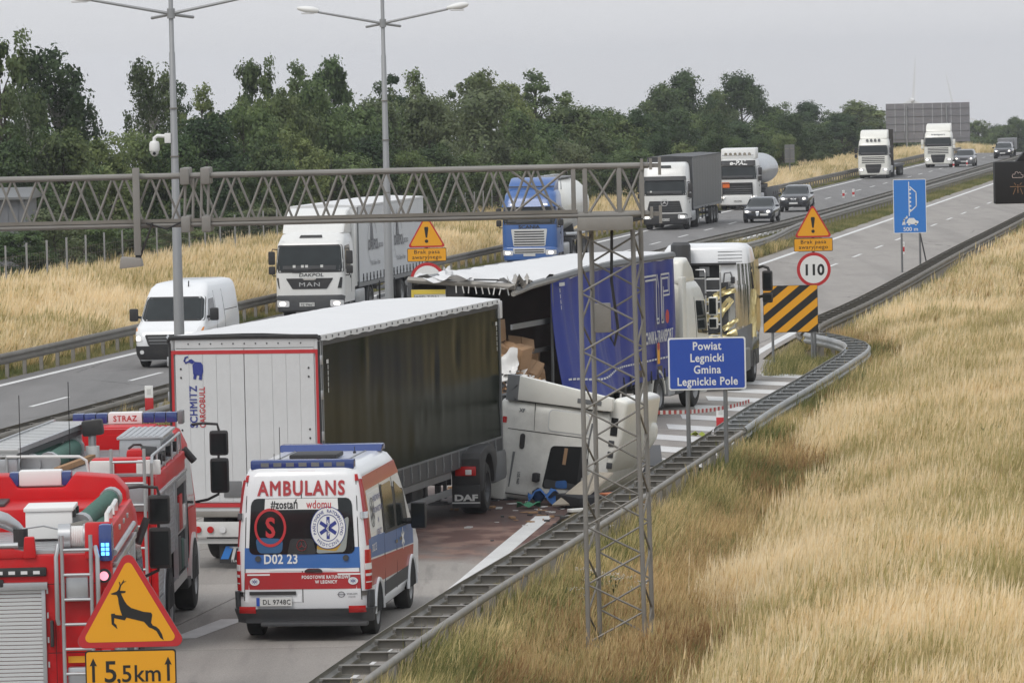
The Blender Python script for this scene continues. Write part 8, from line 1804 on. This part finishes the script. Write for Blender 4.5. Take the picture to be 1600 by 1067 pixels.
bx('junction_box', galv, t, 1.22, 1.46, 74.98, 75.10, 4.55, 4.98, .015); MB().path([(1.5, 75.1, 6.05), (1.48, 75.1, 5.3), (1.56, 75.1, 4.6), (1.50, 75.1, 4.35), (1.44, 75.08, 4.5)], .022, 8).build('cable', black_plastic, t)
tb('far_leg', gantry_grey, t, (-14.2, 75.05, 0), (-14.2, 75.05, 6.3), .15, 12)

# ------------------------------------------------------------------ median lamp posts
def lamp_post(x, y, label, cctv=False):
    t = thing('lamp_post', label, 'lamp post', (x, y, 0), 0, 'tall double lamp posts in the median'); MB().lathe([(-.1, .15), (5.5, .105), (5.52, .098), (9.2, .075), (9.22, .062), (12.6, .05), (12.62, .001)], (0, 0, 0), 'Z', 16).build('pole', pole_grey, t)
    tb('collar', pole_grey, t, (0, 0, 10.05), (0, 0, 10.30), .10, 14)
    for sg in (-1, 1):
        MB().path([(sg*.05, 0, 10.18), (sg*2.0, 0, 10.56)], .038, 8, rr=[.042, .034]).build('arm', pole_grey, t); MB().path([(sg*.05, .05, 10.15), (sg*.52, .55, 10.08)], .04, 8).build('stub_arm', pole_grey, t)
        h = MB().lathe([(-.34, .01), (-.30, .07), (-.1, .13), (.12, .15), (.30, .10), (.36, .01)], (0, 0, 0), 'X', 14); h.v = [Vector((v.x, v.y, v.z*.75)) for v in h.v]
        h.build('lamp_head', sign_white, t, (sg*2.28, 0, 10.64), (0, -sg*.15, 0), smooth=50); bx('lens', lens_clear, t, sg*2.28-.2, sg*2.28+.2, -.09, .09, 10.50, 10.55, .02)
    for z in (5.0, 6.6, 7.8): tb('band', galv_dark, t, (0, 0, z), (0, 0, z+.03), .115, 14)
    return t
lamp_post(-8.32, 128, 'tall double armed lamp post carrying a white dome camera'); lamp_post(-3.72, 156.5, 'tall double armed lamp post rising behind the torn roof, no camera on it')
t = thing('dome_camera', 'white dome camera on an arm of the first lamp post', 'camera', (-8.32, 128, 7.0)); bx('bracket', sign_white, t, -.24, -.08, -.08, .08, -.05, .20, .02); MB().path([(-.2, 0, .12), (-.42, 0, .14), (-.50, 0, .08), (-.50, 0, .0)], .045, 10).build('arm', sign_white, t); MB().lathe([(.02, .01), (.0, .10), (-.05, .125), (-.20, .13), (-.24, .12)], (-.50, 0, 0), 'Z', 18).build('housing', sign_white, t, smooth=50); MB().lathe([(-.20, .118), (-.30, .10), (-.36, .06), (-.38, .001)], (-.50, 0, 0), 'Z', 18).build('dome', plate_white, t, smooth=60); tb('lens', glass_gap, t, (-.50, -.08, -.30), (-.50, -.125, -.30), .04, 12)

# ------------------------------------------------------------------ fence, hut, wind turbines
t = thing('wire_fence', 'wire mesh fence with pale posts along the foot of the trees', 'fence', (0, 0, 0)); fp = MB().box(-.035, .035, -.035, .035, -.2, 2.2).mesh('post', pole_grey); fy = [168+3.05*k for k in range(64)]
fpt = [Vector((out(y)-11.2, y, relief(out(y)-11.2, y))) for y in fy]
for p in fpt: link('post', fp, t, p, (0, 0, random.uniform(-.1, .1)))
for z in (.25, .55, .85, 1.15, 1.45, 1.75): MB().path([p+Vector((0, 0, z)) for p in fpt], .006, 3).build('wire', galv_dark, t)
vw = MB()
for a_, b_ in zip(fpt, fpt[1:]):
    for k in range(1, 8): p = a_.lerp(b_, k/8); vw.tube(p, p+Vector((0, 0, 1.8)), .004, 3, cap=False)
setp(vw.build('wire_mesh', galv_dark, t), kind='stuff')
t = thing('grey_hut', 'grey corrugated building half hidden by trees at the left edge', 'building', (-25.0, 206.5, .3)); bx('wall', M('corrugated_grey', (.20, .205, .22), .6, metal=.2), t, -4, 5.5, 0, 5, 0, 3.75); MB().prism([(-.3, 3.75), (-.3, 3.85), (2.5, 4.2), (5.3, 3.85), (5.3, 3.75)], -4.2, 5.7).build('roof', mid_grey, t)
cm_ = MB().box(-.10, .10, -.03, 0, 0, 3.70).mesh('cladding_sheet', MATS['corrugated_grey'])
for k in range(23): link('cladding_sheet', cm_, t, (-3.7+.40*k, -.002, .02))
bx('dark_door', black_plastic, t, 3.9, 4.15, -.045, -.031, 0, 3.6)
def turbine(label, x, y, hz, rot, sc=.577):
    z0 = crest(y); t = thing('wind_turbine', label, 'wind turbine', (x, y, z0), 0, 'wind turbines on the horizon'); wt = M('turbine_white', (.82, .82, .82), .5, var=.02); H_ = (hz-z0)/sc; t.scale = (sc, sc, sc)
    MB().lathe([(-2, 2.2), (H_*.5, 1.8), (H_, 1.3), (H_+.1, .01)], (0, 0, 0), 'Z', 16).build('tower', wt, t); MB().box(-2.0, 2.0, -5, 6, H_-1.8, H_+2.0).build('nacelle', wt, t, bevel=.8); MB().lathe([(-8.5, .01), (-8, 1.2), (-6.5, 1.9), (-5, 1.9)], (0, 0, H_), 'Y', 16).build('hub', wt, t)
    for k in range(3):
        a_ = rot+2*PI*k/3; bl = MB().prism([(-.9, 0), (1.3, 0), (1.6, 6), (.5, 38), (.1, 38), (-.8, 6)], -.35, .35, 'Y'); o = bl.build('blade', wt, t, (0, -6.6, H_), (0, a_, 0))
turbine('wind turbine whose blades rise over the left half of the big road board', 205.7, 2600, -4, R(4)); turbine('smaller looking wind turbine just right of the big road board', 235.5, 2700, -12, R(-12))

# ------------------------------------------------------------------ a few separate weeds on the verge
def weed(name, label, x, y, h, flower, mat, seed):
    rg = random.Random(seed); o = thing(name, label, 'plant', (x, y, relief(x, y))); st = MB(); lf = MB(); fl = MB()
    for k in range(9):
        a = rg.random()*6.28; l = rg.uniform(.1, .32)*h; tp_ = Vector((math.cos(a)*l, math.sin(a)*l, h*rg.uniform(.7, 1.05))); st.path([(0, 0, 0), (tp_.x*.4, tp_.y*.4, tp_.z*.55), tp_], .006, 4)
        for q in range(9):
            f = rg.uniform(.2, .95); p = Vector((tp_.x*f, tp_.y*f, tp_.z*f)); d = Vector((rg.gauss(0, 1), rg.gauss(0, 1), rg.gauss(.3, .4))).normalized()*rg.uniform(.05, .12); w = d.cross(Vector((0, 0, 1))).normalized()*.018; lf.add([p-w, p+d*.6-w, p+d, p+d*.6+w, p+w], [(0, 1, 2, 3, 4)])
        for q in range(10): p = tp_+Vector((rg.uniform(-.07, .07), rg.uniform(-.07, .07), rg.uniform(-.02, .03))); fl.lathe([(0, .007), (.006, .010), (.009, .001)], p, 'Z', 5)
    st.build('stems', mat, o, recalc=False); lf.build('leaves', mat, o, smooth=0, recalc=False)
    if flower: fl.build('flowers', flower, o, recalc=False)
weed_green = M('weed_green', (.10, .14, .045), .7, var=.3, vs=9); weed_brown = M('weed_brown', (.13, .075, .04), .8, var=.3, vs=9)
for k, (x_, y_, h_) in enumerate([(1.15, 80.6, .75), (1.5, 81.6, .7), (.95, 79.2, .6), (1.9, 82.3, .65)]): weed('flowering_weed', ['white flowered weed clump at the barrier, tallest of four', 'white flowered weed just left of the lattice tower foot', 'low white flowered weed nearest the camera by the back rail', 'white flowered weed touching the lattice tower leg'][k], x_, y_, h_, sign_white, weed_green, 90+k)
for k, (x_, y_, h_, lb) in enumerate([(8.9, 128, 1.0, 'green thistle like weed standing in the straw past the district board'), (9.7, 104, .9, 'lone green weed in the pale straw at mid slope'), (11.3, 118, .8, 'green weed near the picture edge in the straw slope')]): weed('green_weed', lb, x_, y_, h_, None, weed_green, 95+k)
weed('dead_weed', 'brown dried weed standing in the near straw', 3.0, 72.5, .75, None, weed_brown, 99)

# ------------------------------------------------------------------ air
hz = bpy.data.materials.new('haze'); hz.use_nodes = True; hz.node_tree.nodes.clear(); pv = hz.node_tree.nodes.new('ShaderNodeVolumePrincipled'); ho = hz.node_tree.nodes.new('ShaderNodeOutputMaterial'); hz.node_tree.links.new(pv.outputs[0], ho.inputs['Volume'])
pv.inputs['Color'].default_value = (.93, .95, 1.0, 1); pv.inputs['Density'].default_value = .00017; pv.inputs['Anisotropy'].default_value = .0
me = MB().box(-1400, 1800, -70, 5800, -120, 48).mesh('haze', None, smooth=0); me.materials.append(hz); setp(link('haze', me), kind='stuff')
